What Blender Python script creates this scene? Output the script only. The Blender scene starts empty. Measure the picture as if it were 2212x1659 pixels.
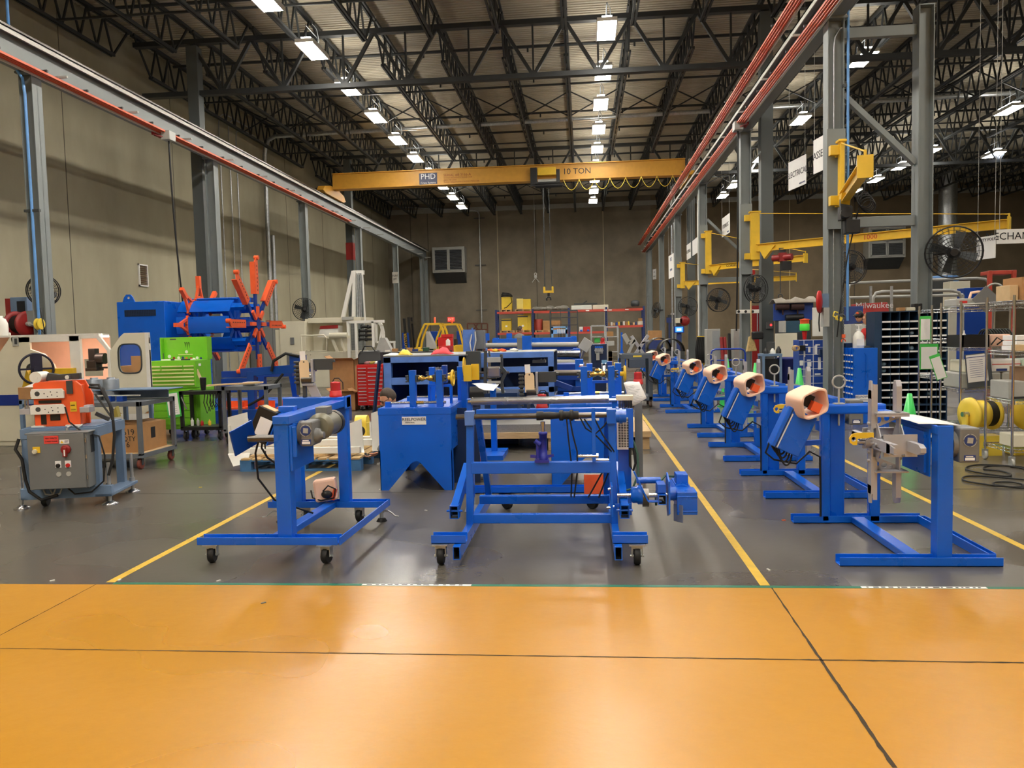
import bpy,math,random
from mathutils import Vector as Vec,Matrix
random.seed(7)
SC = bpy.context.scene
COL = SC.collection
PI = math.pi
FPX,YAW,PITCH,ROLL,CZ = 1695.9,0.09108,0.06273,-0.02398,1.6
W_,H_ = 2212,1659
FW = Vec((-math.sin(YAW)*math.cos(PITCH),math.cos(YAW)*math.cos(PITCH),-math.sin(PITCH)))
_r = Vec((math.cos(YAW),math.sin(YAW),0)); _u = _r.cross(FW)
RT = _r*math.cos(ROLL)+_u*math.sin(ROLL); UP = -_r*math.sin(ROLL)+_u*math.cos(ROLL)
cam = bpy.data.cameras.new('camera'); cam.sensor_width = 36.0; cam.lens = 36.0*FPX/W_; cam.clip_end = 200
camo = bpy.data.objects.new('camera',cam); COL.objects.link(camo)
M3 = Matrix((RT,UP,-FW)).transposed()
camo.matrix_world = Matrix.Translation((0,0,CZ)) @ M3.to_4x4()
SC.camera = camo
vs = SC.view_settings
vs.view_transform = 'Standard'; vs.look = 'None'; vs.gamma = 1.0; vs.use_curve_mapping = False; vs.exposure = -0.1
def ray(x,y): return FW + RT*((x-W_/2)/FPX) - UP*((y-H_/2)/FPX)
def P(x,y,Y):
 d = ray(x,y); t = Y/d.y; return Vec((d.x*t,Y,CZ+d.z*t))
def PX(x,y,X):
 d = ray(x,y); t = X/d.x; return Vec((X,d.y*t,CZ+d.z*t))
def G(x,y,Z=0.0):
 d = ray(x,y); t = (Z-CZ)/d.z; return Vec((d.x*t,d.y*t,Z))
def lin(c):
 c = c/255.0
 return c/12.92 if c <= 0.04045 else ((c+0.055)/1.055)**2.4
MATS = {}
def mat(name,rgb,rough=0.5,metal=0.0,var=0.06,scale=6.0,emit=0.0,bump=0.0,alpha=1.0,trans=0.0,coat=0.0,stretch=None):
 if name in MATS: return MATS[name]
 m = bpy.data.materials.new(name); m.use_nodes = True
 nt = m.node_tree; b = nt.nodes['Principled BSDF']
 c = [lin(v) for v in rgb]+[1]
 b.inputs['Roughness'].default_value = rough; b.inputs['Metallic'].default_value = metal
 b.inputs['Base Color'].default_value = c
 if var > 0:
  tc = nt.nodes.new('ShaderNodeTexCoord'); nz = nt.nodes.new('ShaderNodeTexNoise')
  nz.inputs['Scale'].default_value = scale; nz.inputs['Detail'].default_value = 5
  src = tc.outputs['Object']
  if stretch:
   mp = nt.nodes.new('ShaderNodeMapping'); mp.inputs['Scale'].default_value = stretch
   nt.links.new(src,mp.inputs[0]); src = mp.outputs[0]
  nt.links.new(src,nz.inputs['Vector'])
  rp = nt.nodes.new('ShaderNodeValToRGB'); e = rp.color_ramp.elements
  e[0].position = 0.3; e[1].position = 0.7
  e[0].color = [v*(1-var*1.5) for v in c[:3]]+[1]; e[1].color = [min(1,v*(1+var)) for v in c[:3]]+[1]
  nt.links.new(nz.outputs['Fac'],rp.inputs[0]); nt.links.new(rp.outputs[0],b.inputs['Base Color'])
  rr = nt.nodes.new('ShaderNodeMapRange'); rr.inputs['To Min'].default_value = max(0.02,rough-0.06); rr.inputs['To Max'].default_value = min(1,rough+0.08)
  nt.links.new(nz.outputs['Fac'],rr.inputs['Value']); nt.links.new(rr.outputs[0],b.inputs['Roughness'])
  if bump > 0:
   bp = nt.nodes.new('ShaderNodeBump'); bp.inputs['Strength'].default_value = bump; bp.inputs['Distance'].default_value = 0.02
   nt.links.new(nz.outputs['Fac'],bp.inputs['Height']); nt.links.new(bp.outputs[0],b.inputs['Normal'])
 if emit > 0:
  b.inputs['Emission Color'].default_value = c; b.inputs['Emission Strength'].default_value = emit
 if alpha < 1: b.inputs['Alpha'].default_value = alpha
 if trans > 0: b.inputs['Transmission Weight'].default_value = trans
 if coat > 0: b.inputs['Coat Weight'].default_value = coat; b.inputs['Coat Roughness'].default_value = 0.08
 MATS[name] = m
 return m
BLUE = mat('blue_enamel',(6,94,206),0.28,0,0.05,3)
BLUE2 = mat('dark_blue_enamel',(10,62,152),0.32,0,0.06,3)
NAVY = mat('navy_enamel',(14,40,78),0.35,0,0.08,4)
LBLUE = mat('worn_light_blue_paint',(88,128,205),0.35,0,0.12,5)
GBLUE = mat('grey_blue_paint',(104,128,158),0.45,0,0.1,5)
ORANGE = mat('orange_paint',(238,96,48),0.4,0,0.05)
ORANGE2 = mat('orange_conductor_plastic',(214,92,56),0.45,0,0.05)
RED = mat('red_paint',(196,32,30),0.35,0,0.05)
DRED = mat('dark_red_paint',(140,30,28),0.4,0,0.08)
YEL = mat('yellow_paint',(226,184,44),0.4,0,0.05)
YEL2 = mat('safety_yellow_paint',(236,206,72),0.4,0,0.05)
CRANEY = mat('crane_ochre_paint',(206,152,52),0.45,0,0.05)
WHITE = mat('white_paint',(226,224,216),0.4,0,0.03)
CREAM = mat('cream_machine_enamel',(214,208,186),0.4,0,0.04,2)
PAPER = mat('white_paper',(236,234,232),0.7,0,0.02)
MANILA = mat('manila_card',(226,200,160),0.7,0,0.03)
BLACK = mat('black_plastic',(22,22,24),0.4,0,0.1)
RUBBER = mat('black_rubber',(18,18,18),0.6,0,0.1)
DGREY = mat('dark_grey_steel',(62,66,68),0.45,0.1,0.08)
GREY = mat('grey_machine_paint',(112,114,114),0.4,0,0.05)
LGREY = mat('light_grey_paint',(168,168,162),0.45,0,0.05)
COLGREY = mat('grey_column_paint',(124,130,130),0.5,0,0.05,2)
ROOFST = mat('dark_roof_steel',(46,49,50),0.55,0.0,0.1,3)
STEEL = mat('bright_steel',(170,172,176),0.25,0.9,0.05,8)
DSTEEL = mat('dark_bar_steel',(98,94,90),0.3,0.9,0.1,8)
CHROME = mat('chrome_wire',(208,210,214),0.14,1.0,0.02)
ZINC = mat('galvanised_steel',(190,194,196),0.35,0.8,0.12,14)
ALU = mat('satin_grey_aluminium',(176,176,182),0.4,0.35,0.05)
BRASS = mat('brass',(196,160,84),0.25,0.95,0.05)
CARD = mat('cardboard',(172,128,82),0.8,0,0.07,8)
CARD2 = mat('pale_cardboard',(206,176,132),0.8,0,0.06,8)
WOOD = mat('pallet_pine',(196,164,116),0.75,0,0.14,5,stretch=(1,12,12))
WOODB = mat('blue_pallet_wood',(64,112,158),0.75,0,0.15,7)
GREEN = mat('lime_green_enamel',(118,196,44),0.35,0,0.04)
GREEN2 = mat('green_plastic',(72,190,84),0.4,0,0.05)
FOAM = mat('peach_foam_wrap',(246,204,178),0.75,0,0.04)
PEACHW = mat('lit_cream_interior',(240,208,190),0.6,0,0.04)
GLASSR = mat('red_beacon_lens',(224,64,66),0.15,0,0.02,trans=0.35)
SKIN = mat('skin',(206,148,116),0.55,0,0.05)
HAIRD = mat('dark_brown_hair',(70,58,48),0.6,0,0.2,60)
HAIRB = mat('light_brown_hair',(150,104,66),0.6,0,0.2,60)
CLOTHG = mat('grey_shirt_cloth',(118,118,118),0.85,0,0.08,20)
CLOTHR = mat('red_shirt_cloth',(206,52,50),0.85,0,0.06,20)
BLUEP = mat('blue_air_pipe',(96,150,212),0.35,0,0.05)
INK = mat('black_ink',(24,24,28),0.6,0,0)
REDINK = mat('red_ink',(196,44,40),0.6,0,0)
BRINK = mat('brown_ink',(150,76,20),0.6,0,0)
WINK = mat('white_ink',(236,236,236),0.6,0,0)
BLINK = mat('blue_ink',(40,60,120),0.6,0,0)
SIGNW = mat('white_sign_board',(232,230,226),0.6,0,0.02)
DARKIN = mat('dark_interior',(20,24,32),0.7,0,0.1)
def floor_mat(name,c0,c1,rough,bump,spots):
 m = bpy.data.materials.new(name); m.use_nodes = True; nt = m.node_tree; b = nt.nodes['Principled BSDF']; L = nt.links.new
 tc = nt.nodes.new('ShaderNodeTexCoord')
 n1 = nt.nodes.new('ShaderNodeTexNoise'); n1.inputs['Scale'].default_value = 0.55; n1.inputs['Detail'].default_value = 2; n1.inputs['Roughness'].default_value = 0.5
 n2 = nt.nodes.new('ShaderNodeTexNoise'); n2.inputs['Scale'].default_value = 9; n2.inputs['Detail'].default_value = 2
 n3 = nt.nodes.new('ShaderNodeTexNoise'); n3.inputs['Scale'].default_value = 14; n3.inputs['Detail'].default_value = 3
 for n in (n1,n2,n3): L(tc.outputs['Object'],n.inputs['Vector'])
 r1 = nt.nodes.new('ShaderNodeValToRGB'); e = r1.color_ramp.elements
 e[0].position,e[1].position = 0.3,0.72
 e[0].color = [lin(v) for v in c0]+[1]; e[1].color = [lin(v) for v in c1]+[1]
 L(n1.outputs['Fac'],r1.inputs[0])
 mx = nt.nodes.new('ShaderNodeMix'); mx.data_type = 'RGBA'; mx.blend_type = 'MULTIPLY'; mx.inputs['Factor'].default_value = spots
 r2 = nt.nodes.new('ShaderNodeValToRGB'); e = r2.color_ramp.elements
 e[0].position,e[1].position = 0.2,0.6; e[0].color = (0.75,0.73,0.7,1); e[1].color = (1,1,1,1)
 L(n2.outputs['Fac'],r2.inputs[0]); L(r1.outputs[0],mx.inputs['A']); L(r2.outputs[0],mx.inputs['B']); L(mx.outputs['Result'],b.inputs['Base Color'])
 mr = nt.nodes.new('ShaderNodeMapRange'); mr.inputs['From Min'].default_value = 0.3; mr.inputs['From Max'].default_value = 0.7
 mr.inputs['To Min'].default_value = rough-0.06; mr.inputs['To Max'].default_value = rough+0.1
 L(n1.outputs['Fac'],mr.inputs['Value']); L(mr.outputs[0],b.inputs['Roughness'])
 bp = nt.nodes.new('ShaderNodeBump'); bp.inputs['Strength'].default_value = bump; bp.inputs['Distance'].default_value = 0.01
 L(n3.outputs['Fac'],bp.inputs['Height']); L(bp.outputs[0],b.inputs['Normal'])
 MATS[name] = m; return m
class MB:
 def __init__(s): s.v = []; s.f = []; s.m = []; s.sm = []
 def add(s,vs_,fs_,m=0,smooth=False):
  o = len(s.v); s.v.extend([tuple(v) for v in vs_])
  for f in fs_: s.f.append([o+i for i in f]); s.m.append(m); s.sm.append(smooth)
  return s
 def box(s,a,b,m=0):
  x0,x1 = sorted((a[0],b[0])); y0,y1 = sorted((a[1],b[1])); z0,z1 = sorted((a[2],b[2]))
  return s.add([(x0,y0,z0),(x1,y0,z0),(x1,y1,z0),(x0,y1,z0),(x0,y0,z1),(x1,y0,z1),(x1,y1,z1),(x0,y1,z1)],
                     [(0,3,2,1),(4,5,6,7),(0,1,5,4),(1,2,6,5),(2,3,7,6),(3,0,4,7)],m)
 def cb(s,c,d,m=0,rot=None):
  hx,hy,hz = d[0]/2,d[1]/2,d[2]/2; c = Vec(c)
  pts = [Vec((x,y,z)) for z in (-hz,hz) for (x,y) in ((-hx,-hy),(hx,-hy),(hx,hy),(-hx,hy))]
  if rot is not None: pts = [rot @ p for p in pts]
  return s.add([p+c for p in pts],[(0,3,2,1),(4,5,6,7),(0,1,5,4),(1,2,6,5),(2,3,7,6),(3,0,4,7)],m)
 def pb(s,x0,y0,x1,y1,Y,dep,m=0):
  xm,ym = (x0+x1)/2,(y0+y1)/2
  l,r,t,b = P(x0,ym,Y),P(x1,ym,Y),P(xm,y0,Y),P(xm,y1,Y)
  return s.box((l.x,Y,max(b.z,0.0)),(r.x,Y+dep,t.z),m)
 def frame(s,p,q,up=(0,0,1)):
  p,q = Vec(p),Vec(q); d = (q-p).normalized(); up = Vec(up)
  if abs(d.dot(up)) > 0.98: up = Vec((0,1,0))
  sd = d.cross(up).normalized(); return p,q,d,sd,sd.cross(d)
 def bar(s,p,q,w,h,m=0,up=(0,0,1)):
  p,q,d,sd,u = s.frame(p,q,up)
  vs_ = [e+sd*(a*w/2)+u*(b*h/2) for e in (p,q) for (a,b) in ((-1,-1),(1,-1),(1,1),(-1,1))]
  return s.add(vs_,[(0,1,2,3),(7,6,5,4),(0,4,5,1),(1,5,6,2),(2,6,7,3),(3,7,4,0)],m)
 def htube(s,p,q,w,h,t,m=0,mi=None,up=(0,0,1)):
  p,q,d,sd,u = s.frame(p,q,up)
  O = ((-1,-1),(1,-1),(1,1),(-1,1))
  vs_ = [e+sd*(a*w/2)+u*(b*h/2) for e in (p,q) for (a,b) in O]+[e+sd*(a*(w/2-t))+u*(b*(h/2-t)) for e in (p,q) for (a,b) in O]
  fs_ = []; fi = []
  for i in range(4):
   j = (i+1)%4
   fs_.append((i,i+4,j+4,j)); fi.append((8+i,8+j,12+j,12+i)); fs_.append((i,j,8+j,8+i)); fs_.append((4+i,12+i,12+j,4+j))
  s.add(vs_,fs_,m); o = len(s.v)-16
  for f in fi: s.f.append([o+k for k in f]); s.m.append(m if mi is None else mi); s.sm.append(False)
  return s
 def ibeam(s,p,q,w,h,t=0.015,m=0,up=(0,0,1)):
  p,q,d,sd,u = s.frame(p,q,up)
  s.bar(p+u*(h/2-t/2),q+u*(h/2-t/2),w,t,m,u); s.bar(p-u*(h/2-t/2),q-u*(h/2-t/2),w,t,m,u)
  return s.bar(p,q,t,h-2*t,m,u)
 def chan(s,p,q,w,h,t=0.008,m=0,up=(0,0,1)):
  p,q,d,sd,u = s.frame(p,q,up)
  s.bar(p-u*(h/2-t/2),q-u*(h/2-t/2),w,t,m,u)
  for k in (-1,1): s.bar(p+sd*(k*(w/2-t/2)),q+sd*(k*(w/2-t/2)),t,h,m,u)
  return s
 def tube(s,p,q,r,n=12,r2=None,m=0,caps=True):
  p,q,d,sd,u = s.frame(p,q); r2 = r if r2 is None else r2
  vs_ = [p+(sd*math.cos(2*PI*i/n)+u*math.sin(2*PI*i/n))*r for i in range(n)]+[q+(sd*math.cos(2*PI*i/n)+u*math.sin(2*PI*i/n))*r2 for i in range(n)]
  s.add(vs_,[(i,i+n,(i+1)%n+n,(i+1)%n) for i in range(n)],m,True)
  if caps: s.add(vs_,[tuple(range(n)),tuple(range(2*n-1,n-1,-1))],m)
  return s
 def path(s,pts,r,n=6,m=0):
  pts = [Vec(p) for p in pts]; L = len(pts); prev = None; rings = []
  for i,p in enumerate(pts):
   d = (pts[min(i+1,L-1)]-pts[max(i-1,0)])
   d = d.normalized() if d.length > 1e-9 else Vec((0,0,1))
   if prev is None:
    a = Vec((0,0,1)) if abs(d.z) < 0.9 else Vec((1,0,0)); sd = d.cross(a).normalized()
   else: sd = (prev-d*prev.dot(d)).normalized()
   prev = sd; u = sd.cross(d)
   rings.append([p+(sd*math.cos(2*PI*k/n)+u*math.sin(2*PI*k/n))*r for k in range(n)])
  vs_ = [v for R in rings for v in R]
  fs_ = [(i*n+k,(i+1)*n+k,(i+1)*n+(k+1)%n,i*n+(k+1)%n) for i in range(L-1) for k in range(n)]
  s.add(vs_,fs_,m,True); s.add(vs_,[tuple(range(n)),tuple(range(L*n-1,L*n-n-1,-1))],m)
  return s
 def ring(s,c,ax,R,r,n=28,k=8,m=0,a0=0.0,a1=None):
  c = Vec(c); _,_,d,sd,u = s.frame(c,c+Vec(ax)); full = a1 is None; a1 = 2*PI if full else a1
  vs_ = []
  N = n if full else n+1
  for i in range(N):
   a = a0+(a1-a0)*i/n; rad = sd*math.cos(a)+u*math.sin(a)
   for j in range(k):
    b = 2*PI*j/k; vs_.append(c+rad*(R+r*math.cos(b))+d*(r*math.sin(b)))
  return s.add(vs_,[(i*k+j,i*k+(j+1)%k,((i+1)%N)*k+(j+1)%k,((i+1)%N)*k+j) for i in range(n) for j in range(k)],m,True)
 def lathe(s,c,ax,prof,n=24,m=0,up=None,smooth=True):
  c = Vec(c); _,_,d,sd,u = s.frame(c,c+Vec(ax)); vs_ = []
  for (r,h) in prof:
   for i in range(n):
    a = 2*PI*i/n; vs_.append(c+d*h+(sd*math.cos(a)+u*math.sin(a))*r)
  L = len(prof)
  s.add(vs_,[(j*n+i,(j+1)*n+i,(j+1)*n+(i+1)%n,j*n+(i+1)%n) for j in range(L-1) for i in range(n)],m,smooth)
  return s.add(vs_,[tuple(range(n)),tuple(range(L*n-1,L*n-n-1,-1))],m)
 def prism(s,poly,ext,m=0):
  poly = [Vec(p) for p in poly]; ext = Vec(ext); n = len(poly)
  vs_ = poly+[p+ext for p in poly]
  return s.add(vs_,[tuple(range(n-1,-1,-1)),tuple(range(n,2*n))]+[(i,(i+1)%n,(i+1)%n+n,i+n) for i in range(n)],m)
 def slab(s,outer,hole,ext,m=0):
  n = len(outer); ext = Vec(ext); o = [Vec(p) for p in outer]; h = [Vec(p) for p in hole]
  vs_ = o+h+[p+ext for p in o]+[p+ext for p in h]
  fs_ = []
  for i in range(n):
   j = (i+1)%n
   fs_ += [(i,j,n+j,n+i),(2*n+i,3*n+i,3*n+j,2*n+j),(i,2*n+i,2*n+j,j),(n+i,n+j,3*n+j,3*n+i)]
  return s.add(vs_,fs_,m)
 def ball(s,c,r,m=0,sc=(1,1,1),n=16,k=10,rot=None):
  c = Vec(c); vs_ = []
  for j in range(k+1):
   t = PI*j/k
   for i in range(n):
    a = 2*PI*i/n; p = Vec((math.sin(t)*math.cos(a)*r*sc[0],math.sin(t)*math.sin(a)*r*sc[1],math.cos(t)*r*sc[2]))
    if rot is not None: p = rot @ p
    vs_.append(c+p)
  return s.add(vs_,[(j*n+i,(j+1)*n+i,(j+1)*n+(i+1)%n,j*n+(i+1)%n) for j in range(k) for i in range(n)],m,True)
 def sheet(s,rows,m=0,smooth=True,t=0.0):
  R,C = len(rows),len(rows[0]); vs_ = [p for r in rows for p in r]
  s.add(vs_,[(i*C+j,i*C+j+1,(i+1)*C+j+1,(i+1)*C+j) for i in range(R-1) for j in range(C-1)],m,smooth)
  return s
 def text(s,txt,c,right,up,size,m=0,align='CENTER',ext=0.0015):
  cu = bpy.data.curves.new('txt','FONT'); cu.body = txt; cu.size = size; cu.align_x = align; cu.align_y = 'CENTER'; cu.extrude = ext; cu.resolution_u = 2
  o = bpy.data.objects.new('txt',cu); COL.objects.link(o)
  dg = bpy.context.evaluated_depsgraph_get(); me = o.evaluated_get(dg).to_mesh()
  R = Vec(right).normalized(); U = Vec(up).normalized(); N = R.cross(U); c = Vec(c)
  s.add([c+R*v.co.x+U*v.co.y+N*v.co.z for v in me.vertices],[tuple(p.vertices) for p in me.polygons],m)
  o.evaluated_get(dg).to_mesh_clear(); bpy.data.objects.remove(o); bpy.data.curves.remove(cu)
  return s
 def move(s,T,i0=0):
  s.v = s.v[:i0]+[tuple(T @ Vec(v)) for v in s.v[i0:]]; return s
def mO(name,mb,mats,parent=None,bev=0.0,solid=0.0):
 if not isinstance(mats,(list,tuple)): mats = [mats]
 off = Vec(parent.location) if (parent is not None and parent.parent is None) else (Vec(parent.parent.location) if parent is not None else Vec((0,0,0)))
 if parent is None and mb.v:
  xs = [v[0] for v in mb.v]; ys = [v[1] for v in mb.v]; zs = [v[2] for v in mb.v]
  off = Vec(((min(xs)+max(xs))/2,(min(ys)+max(ys))/2,min(zs)))
 me = bpy.data.meshes.new(name)
 me.from_pydata([(v[0]-off.x,v[1]-off.y,v[2]-off.z) for v in mb.v],[],mb.f); me.validate()
 for m in mats: me.materials.append(m)
 if len(me.polygons) == len(mb.m):
  me.polygons.foreach_set('material_index',mb.m); me.polygons.foreach_set('use_smooth',mb.sm)
 me.update()
 o = bpy.data.objects.new(name,me); COL.objects.link(o)
 if parent is not None: o.parent = parent
 else: o.location = off
 if bev > 0:
  b = o.modifiers.new('bevel','BEVEL'); b.width = bev; b.segments = 2; b.limit_method = 'ANGLE'; b.angle_limit = 0.9
 if solid > 0:
  b = o.modifiers.new('solid','SOLIDIFY'); b.thickness = solid
 return o
def tag(o,label,cat,group=None):
 o['label'] = label; o['category'] = cat
 if group: o['group'] = group
 return o
def thing(name,label,cat,loc=(0,0,0),group=None):
 o = bpy.data.objects.new(name,None); COL.objects.link(o); o.location = loc; o.empty_display_size = 0.1
 return tag(o,label,cat,group)
def one(name,label,cat,mb,mats,group=None,bev=0.0,solid=0.0):
 return tag(mO(name,mb,mats,None,bev,solid),label,cat,group)
def struct(name,mb,mats,parent=None,bev=0.0):
 o = mO(name,mb,mats,parent,bev)
 if parent is None: o['kind'] = 'structure'
 return o
def copy_tree(root,delta,label=None,name=None,rz=0.0,skip=()):
 r = root.copy(); COL.objects.link(r); r.location = Vec(root.location)+Vec(delta); r.rotation_euler = (0,0,rz)
 if label: r['label'] = label
 for ch in list(root.children):
  if ch.name.split('.')[0] in skip: continue
  c = ch.copy(); COL.objects.link(c); c.parent = r
  for g in ch.children:
   d = g.copy(); COL.objects.link(d); d.parent = c
 return r
RX = lambda a: Matrix.Rotation(a,3,'X')
RY = lambda a: Matrix.Rotation(a,3,'Y')
RZ = lambda a: Matrix.Rotation(a,3,'Z')
XA,YA,ZA = Vec((1,0,0)),Vec((0,1,0)),Vec((0,0,1))
# ================================================================== THE SETTING
YB,XWL,XWR,ZD,YN,YE = 53.0,-13.1,30.0,10.55,-9.0,4.885
FGREY = floor_mat('polished_concrete',(82,78,71),(94,89,81),0.27,0.05,0.22)
FYEL = floor_mat('yellow_floor_epoxy',(180,127,30),(186,132,34),0.3,0.14,0.12)
def wallmat(name,c0,c1,sc,rough=0.85):
 m = bpy.data.materials.new(name); m.use_nodes = True; nt = m.node_tree; b = nt.nodes['Principled BSDF']; L = nt.links.new
 tc = nt.nodes.new('ShaderNodeTexCoord'); mp = nt.nodes.new('ShaderNodeMapping'); mp.inputs['Scale'].default_value = sc
 n = nt.nodes.new('ShaderNodeTexNoise'); n.inputs['Scale'].default_value = 0.6; n.inputs['Detail'].default_value = 9; n.inputs['Roughness'].default_value = 0.6
 L(tc.outputs['Object'],mp.inputs[0]); L(mp.outputs[0],n.inputs['Vector'])
 r = nt.nodes.new('ShaderNodeValToRGB'); e = r.color_ramp.elements; e[0].position,e[1].position = 0.3,0.7
 e[0].color = [lin(v) for v in c0]+[1]; e[1].color = [lin(v) for v in c1]+[1]
 L(n.outputs['Fac'],r.inputs[0]); L(r.outputs[0],b.inputs['Base Color']); b.inputs['Roughness'].default_value = rough
 return m
WPAINT = wallmat('painted_tilt_wall',(150,143,120),(170,163,138),(1,1,0.4))
WCONC = wallmat('bare_concrete_wall',(116,107,92),(146,136,118),(1,1,1))
WCON2 = wallmat('brown_concrete_wall',(112,98,76),(136,120,96),(1,1,1))
b = MB().box((XWL,YE,-0.2),(XWR,YB,0)); struct('floor',b,FGREY)
b = MB().box((XWL,YN,-0.2),(XWR,YE,0)); struct('floor',b,FYEL)
b = MB().box((XWL-0.25,YN,0),(XWL,YB,11)); struct('wall_left',b,WPAINT)
b = MB().box((XWL-0.25,YB,0),(4.6,YB+0.25,11)); struct('wall_back',b,WCONC)
b = MB().box((4.6,YB,0),(XWR,YB+0.25,11)); struct('wall_back',b,WCON2)
b = MB().box((XWR,YN,0),(XWR+0.25,YB+0.25,11)); struct('wall_right',b,WPAINT)
b = MB().box((XWL-0.25,YN-0.25,0),(XWR+0.25,YN,11)); struct('wall_front',b,WPAINT)
DECK = mat('painted_steel_deck',(176,168,148),0.6,0,0.08,1.2)
b = MB(); y = YN; rows = []
while y < YB:
 for (dy,dz) in ((0,0),(0.075,0),(0.095,0.05),(0.135,0.05)): rows.append((y+dy,ZD+dz))
 y += 0.155
b.add([(x,yy,zz) for (yy,zz) in rows for x in (XWL,XWR)],[(2*i,2*i+1,2*i+3,2*i+2) for i in range(len(rows)-1)])
b.box((XWL-0.25,YN,ZD+0.2),(XWR+0.25,YB,ZD+0.3)); struct('ceiling',b,DECK)
SEAM = mat('dark_wall_seam',(96,90,78),0.9,0,0)
for i,yy in enumerate((12.2,15.4,19.3,24.7,29.6,34.5,39.4,44.3,49.0)):
 b = MB().box((XWL,yy,0),(XWL+0.006,yy+0.025,10.5)); struct('trim_%d' % (i+1),b,SEAM)
PIPEW = mat('pale_caulk_seam',(196,184,150),0.7,0,0.03)
for i,(px,m_) in enumerate(((888,SEAM),(925,SEAM),(1075,PIPEW),(1303,PIPEW),(1158,SEAM),(1705,PIPEW),(1845,SEAM))):
 p = P(px,560,YB); b = MB().box((p.x,YB-0.02,0),(p.x+0.05,YB,10.3)); struct('trim_%d' % (i+20),b,m_)
b = MB().box((XWL,YB-0.12,9.9),(XWR,YB,10.2)); struct('trim_30',b,LGREY)
def wcol(b,x,y,z0,z1,w=0.3,d=0.3,t=0.02,m=0):
 b.box((x-w/2,y-d/2,z0),(x-w/2+t,y+d/2,z1),m); b.box((x+w/2-t,y-d/2,z0),(x+w/2,y+d/2,z1),m); b.box((x-w/2,y-t/2,z0),(x+w/2,y+t/2,z1),m)
DCOL = mat('dark_grey_column_paint',(86,92,92),0.5,0,0.05,2)
for (x,y) in ((-10.85,21.95),(-10.85,36.6),(-10.85,7.2),(4.98,21.95),(4.98,36.6),(20.3,21.95),(20.3,36.6)):
 b = MB().box((x-0.16,y-0.16,0.02),(x+0.16,y+0.16,9.95)); b.box((x-0.25,y-0.25,0),(x+0.25,y+0.25,0.025))
 struct('building_column',b,DCOL,bev=0.01)
b = MB().box((-11.02,36.42,5.3),(-10.68,36.78,6.1)); struct('column_band',b,DRED)
JX = [-0.33+1.765*k for k in range(-7,18)]
def girder(y):
 b = MB(); zb,zt = 8.65,10.08
 b.bar((XWL+0.5,y,zt),(XWR-0.4,y,zt),0.2,0.13); b.bar((-12.4,y,zb),(XWR-0.4,y,zb),0.2,0.13)
 for x in JX:
  if x < XWL+0.6 or x > XWR-1.4: continue
  xm = x+1.765/2
  b.bar((x,y,zt),(xm,y,zb),0.09,0.1,0,YA); b.bar((xm,y,zb),(x+1.765,y,zt),0.09,0.1,0,YA); b.bar((xm,y,zb),(xm,y,zt),0.05,0.05)
 struct('roof_girder',b,ROOFST)
for y in (7.3,21.95,36.6): girder(y)
def joist(y0,y1):
 b = MB(); zb,zt = 9.5,10.42
 for sx in (-0.045,0.045):
  b.bar((sx,y0,zt),(sx,y1,zt),0.05,0.08); b.bar((sx,y0+0.9,zb),(sx,y1-0.9,zb),0.05,0.07)
 n = 18; st = (y1-y0-1.8)/n
 b.bar((0,y0+0.1,zt),(0,y0+0.9,zb),0.045,0.05,0,XA); b.bar((0,y1-0.1,zt),(0,y1-0.9,zb),0.045,0.05,0,XA)
 for i in range(n):
  a = y0+0.9+i*st
  b.bar((0,a,zb),(0,a+st/2,zt),0.045,0.045,0,XA); b.bar((0,a+st/2,zt),(0,a+st,zb),0.045,0.045,0,XA)
 return b
for (y0,y1) in ((7.35,21.9),(22.0,36.55),(36.65,YB-0.1)):
 o = None
 for x in JX:
  if x < XWL+0.3 or x > XWR-0.3: continue
  if o is None:
   o = struct('roof_joist',joist(y0,y1),ROOFST); base = o.location.copy(); o.location.x += x
  else:
   c = o.copy(); c.location.x = base.x+x; COL.objects.link(c)
for y in (9.5,12.2,15.0,17.6,19.9,24.3,27.2,31.5,34.2,39.2,42.5,46,49.5):
 b = MB().tube((XWL+0.4,y,10.28),(XWR-0.4,y,10.28),0.045,8)
 x = XWL+2
 while x < XWR-1: b.tube((x,y,10.28),(x,y,10.12),0.03,6); x += 3.2
 struct('sprinkler_pipe',b,ROOFST)
for y in (11.0,14.2,18.6,25.6,33.0,41.0):
 b = MB()
 b.bar((XWL+0.3,y,9.52),(XWR-0.4,y,9.52),0.05,0.05)
 struct('joist_bridging',b,ROOFST)
for y in (29.3,44.5):
 b = MB()
 for x in JX:
  if x < XWL+0.4 or x > XWR-2: continue
  b.bar((x,y,9.5),(x+1.765,y,10.4),0.04,0.04,0,YA); b.bar((x,y,10.4),(x+1.765,y,9.5),0.04,0.04,0,YA)
 struct('joist_bridging',b,ROOFST)
LAMP = bpy.data.materials.new('lamp_diffuser'); LAMP.use_nodes = True
_nt = LAMP.node_tree; _b = _nt.nodes['Principled BSDF']
_b.inputs['Base Color'].default_value = (0.9,0.9,0.85,1); _b.inputs['Emission Color'].default_value = (1.0,0.945,0.85,1); _b.inputs['Emission Strength'].default_value = 105.0
LAMPUP = LAMP.copy(); LAMPUP.name = 'lamp_uplight'; LAMPUP.node_tree.nodes['Principled BSDF'].inputs['Emission Strength'].default_value = 40.0
LCOOL = LAMP.copy(); LCOOL.name = 'cool_lamp_diffuser'; LCOOL.node_tree.nodes['Principled BSDF'].inputs['Emission Color'].default_value = (0.85,0.88,1.0,1)
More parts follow.
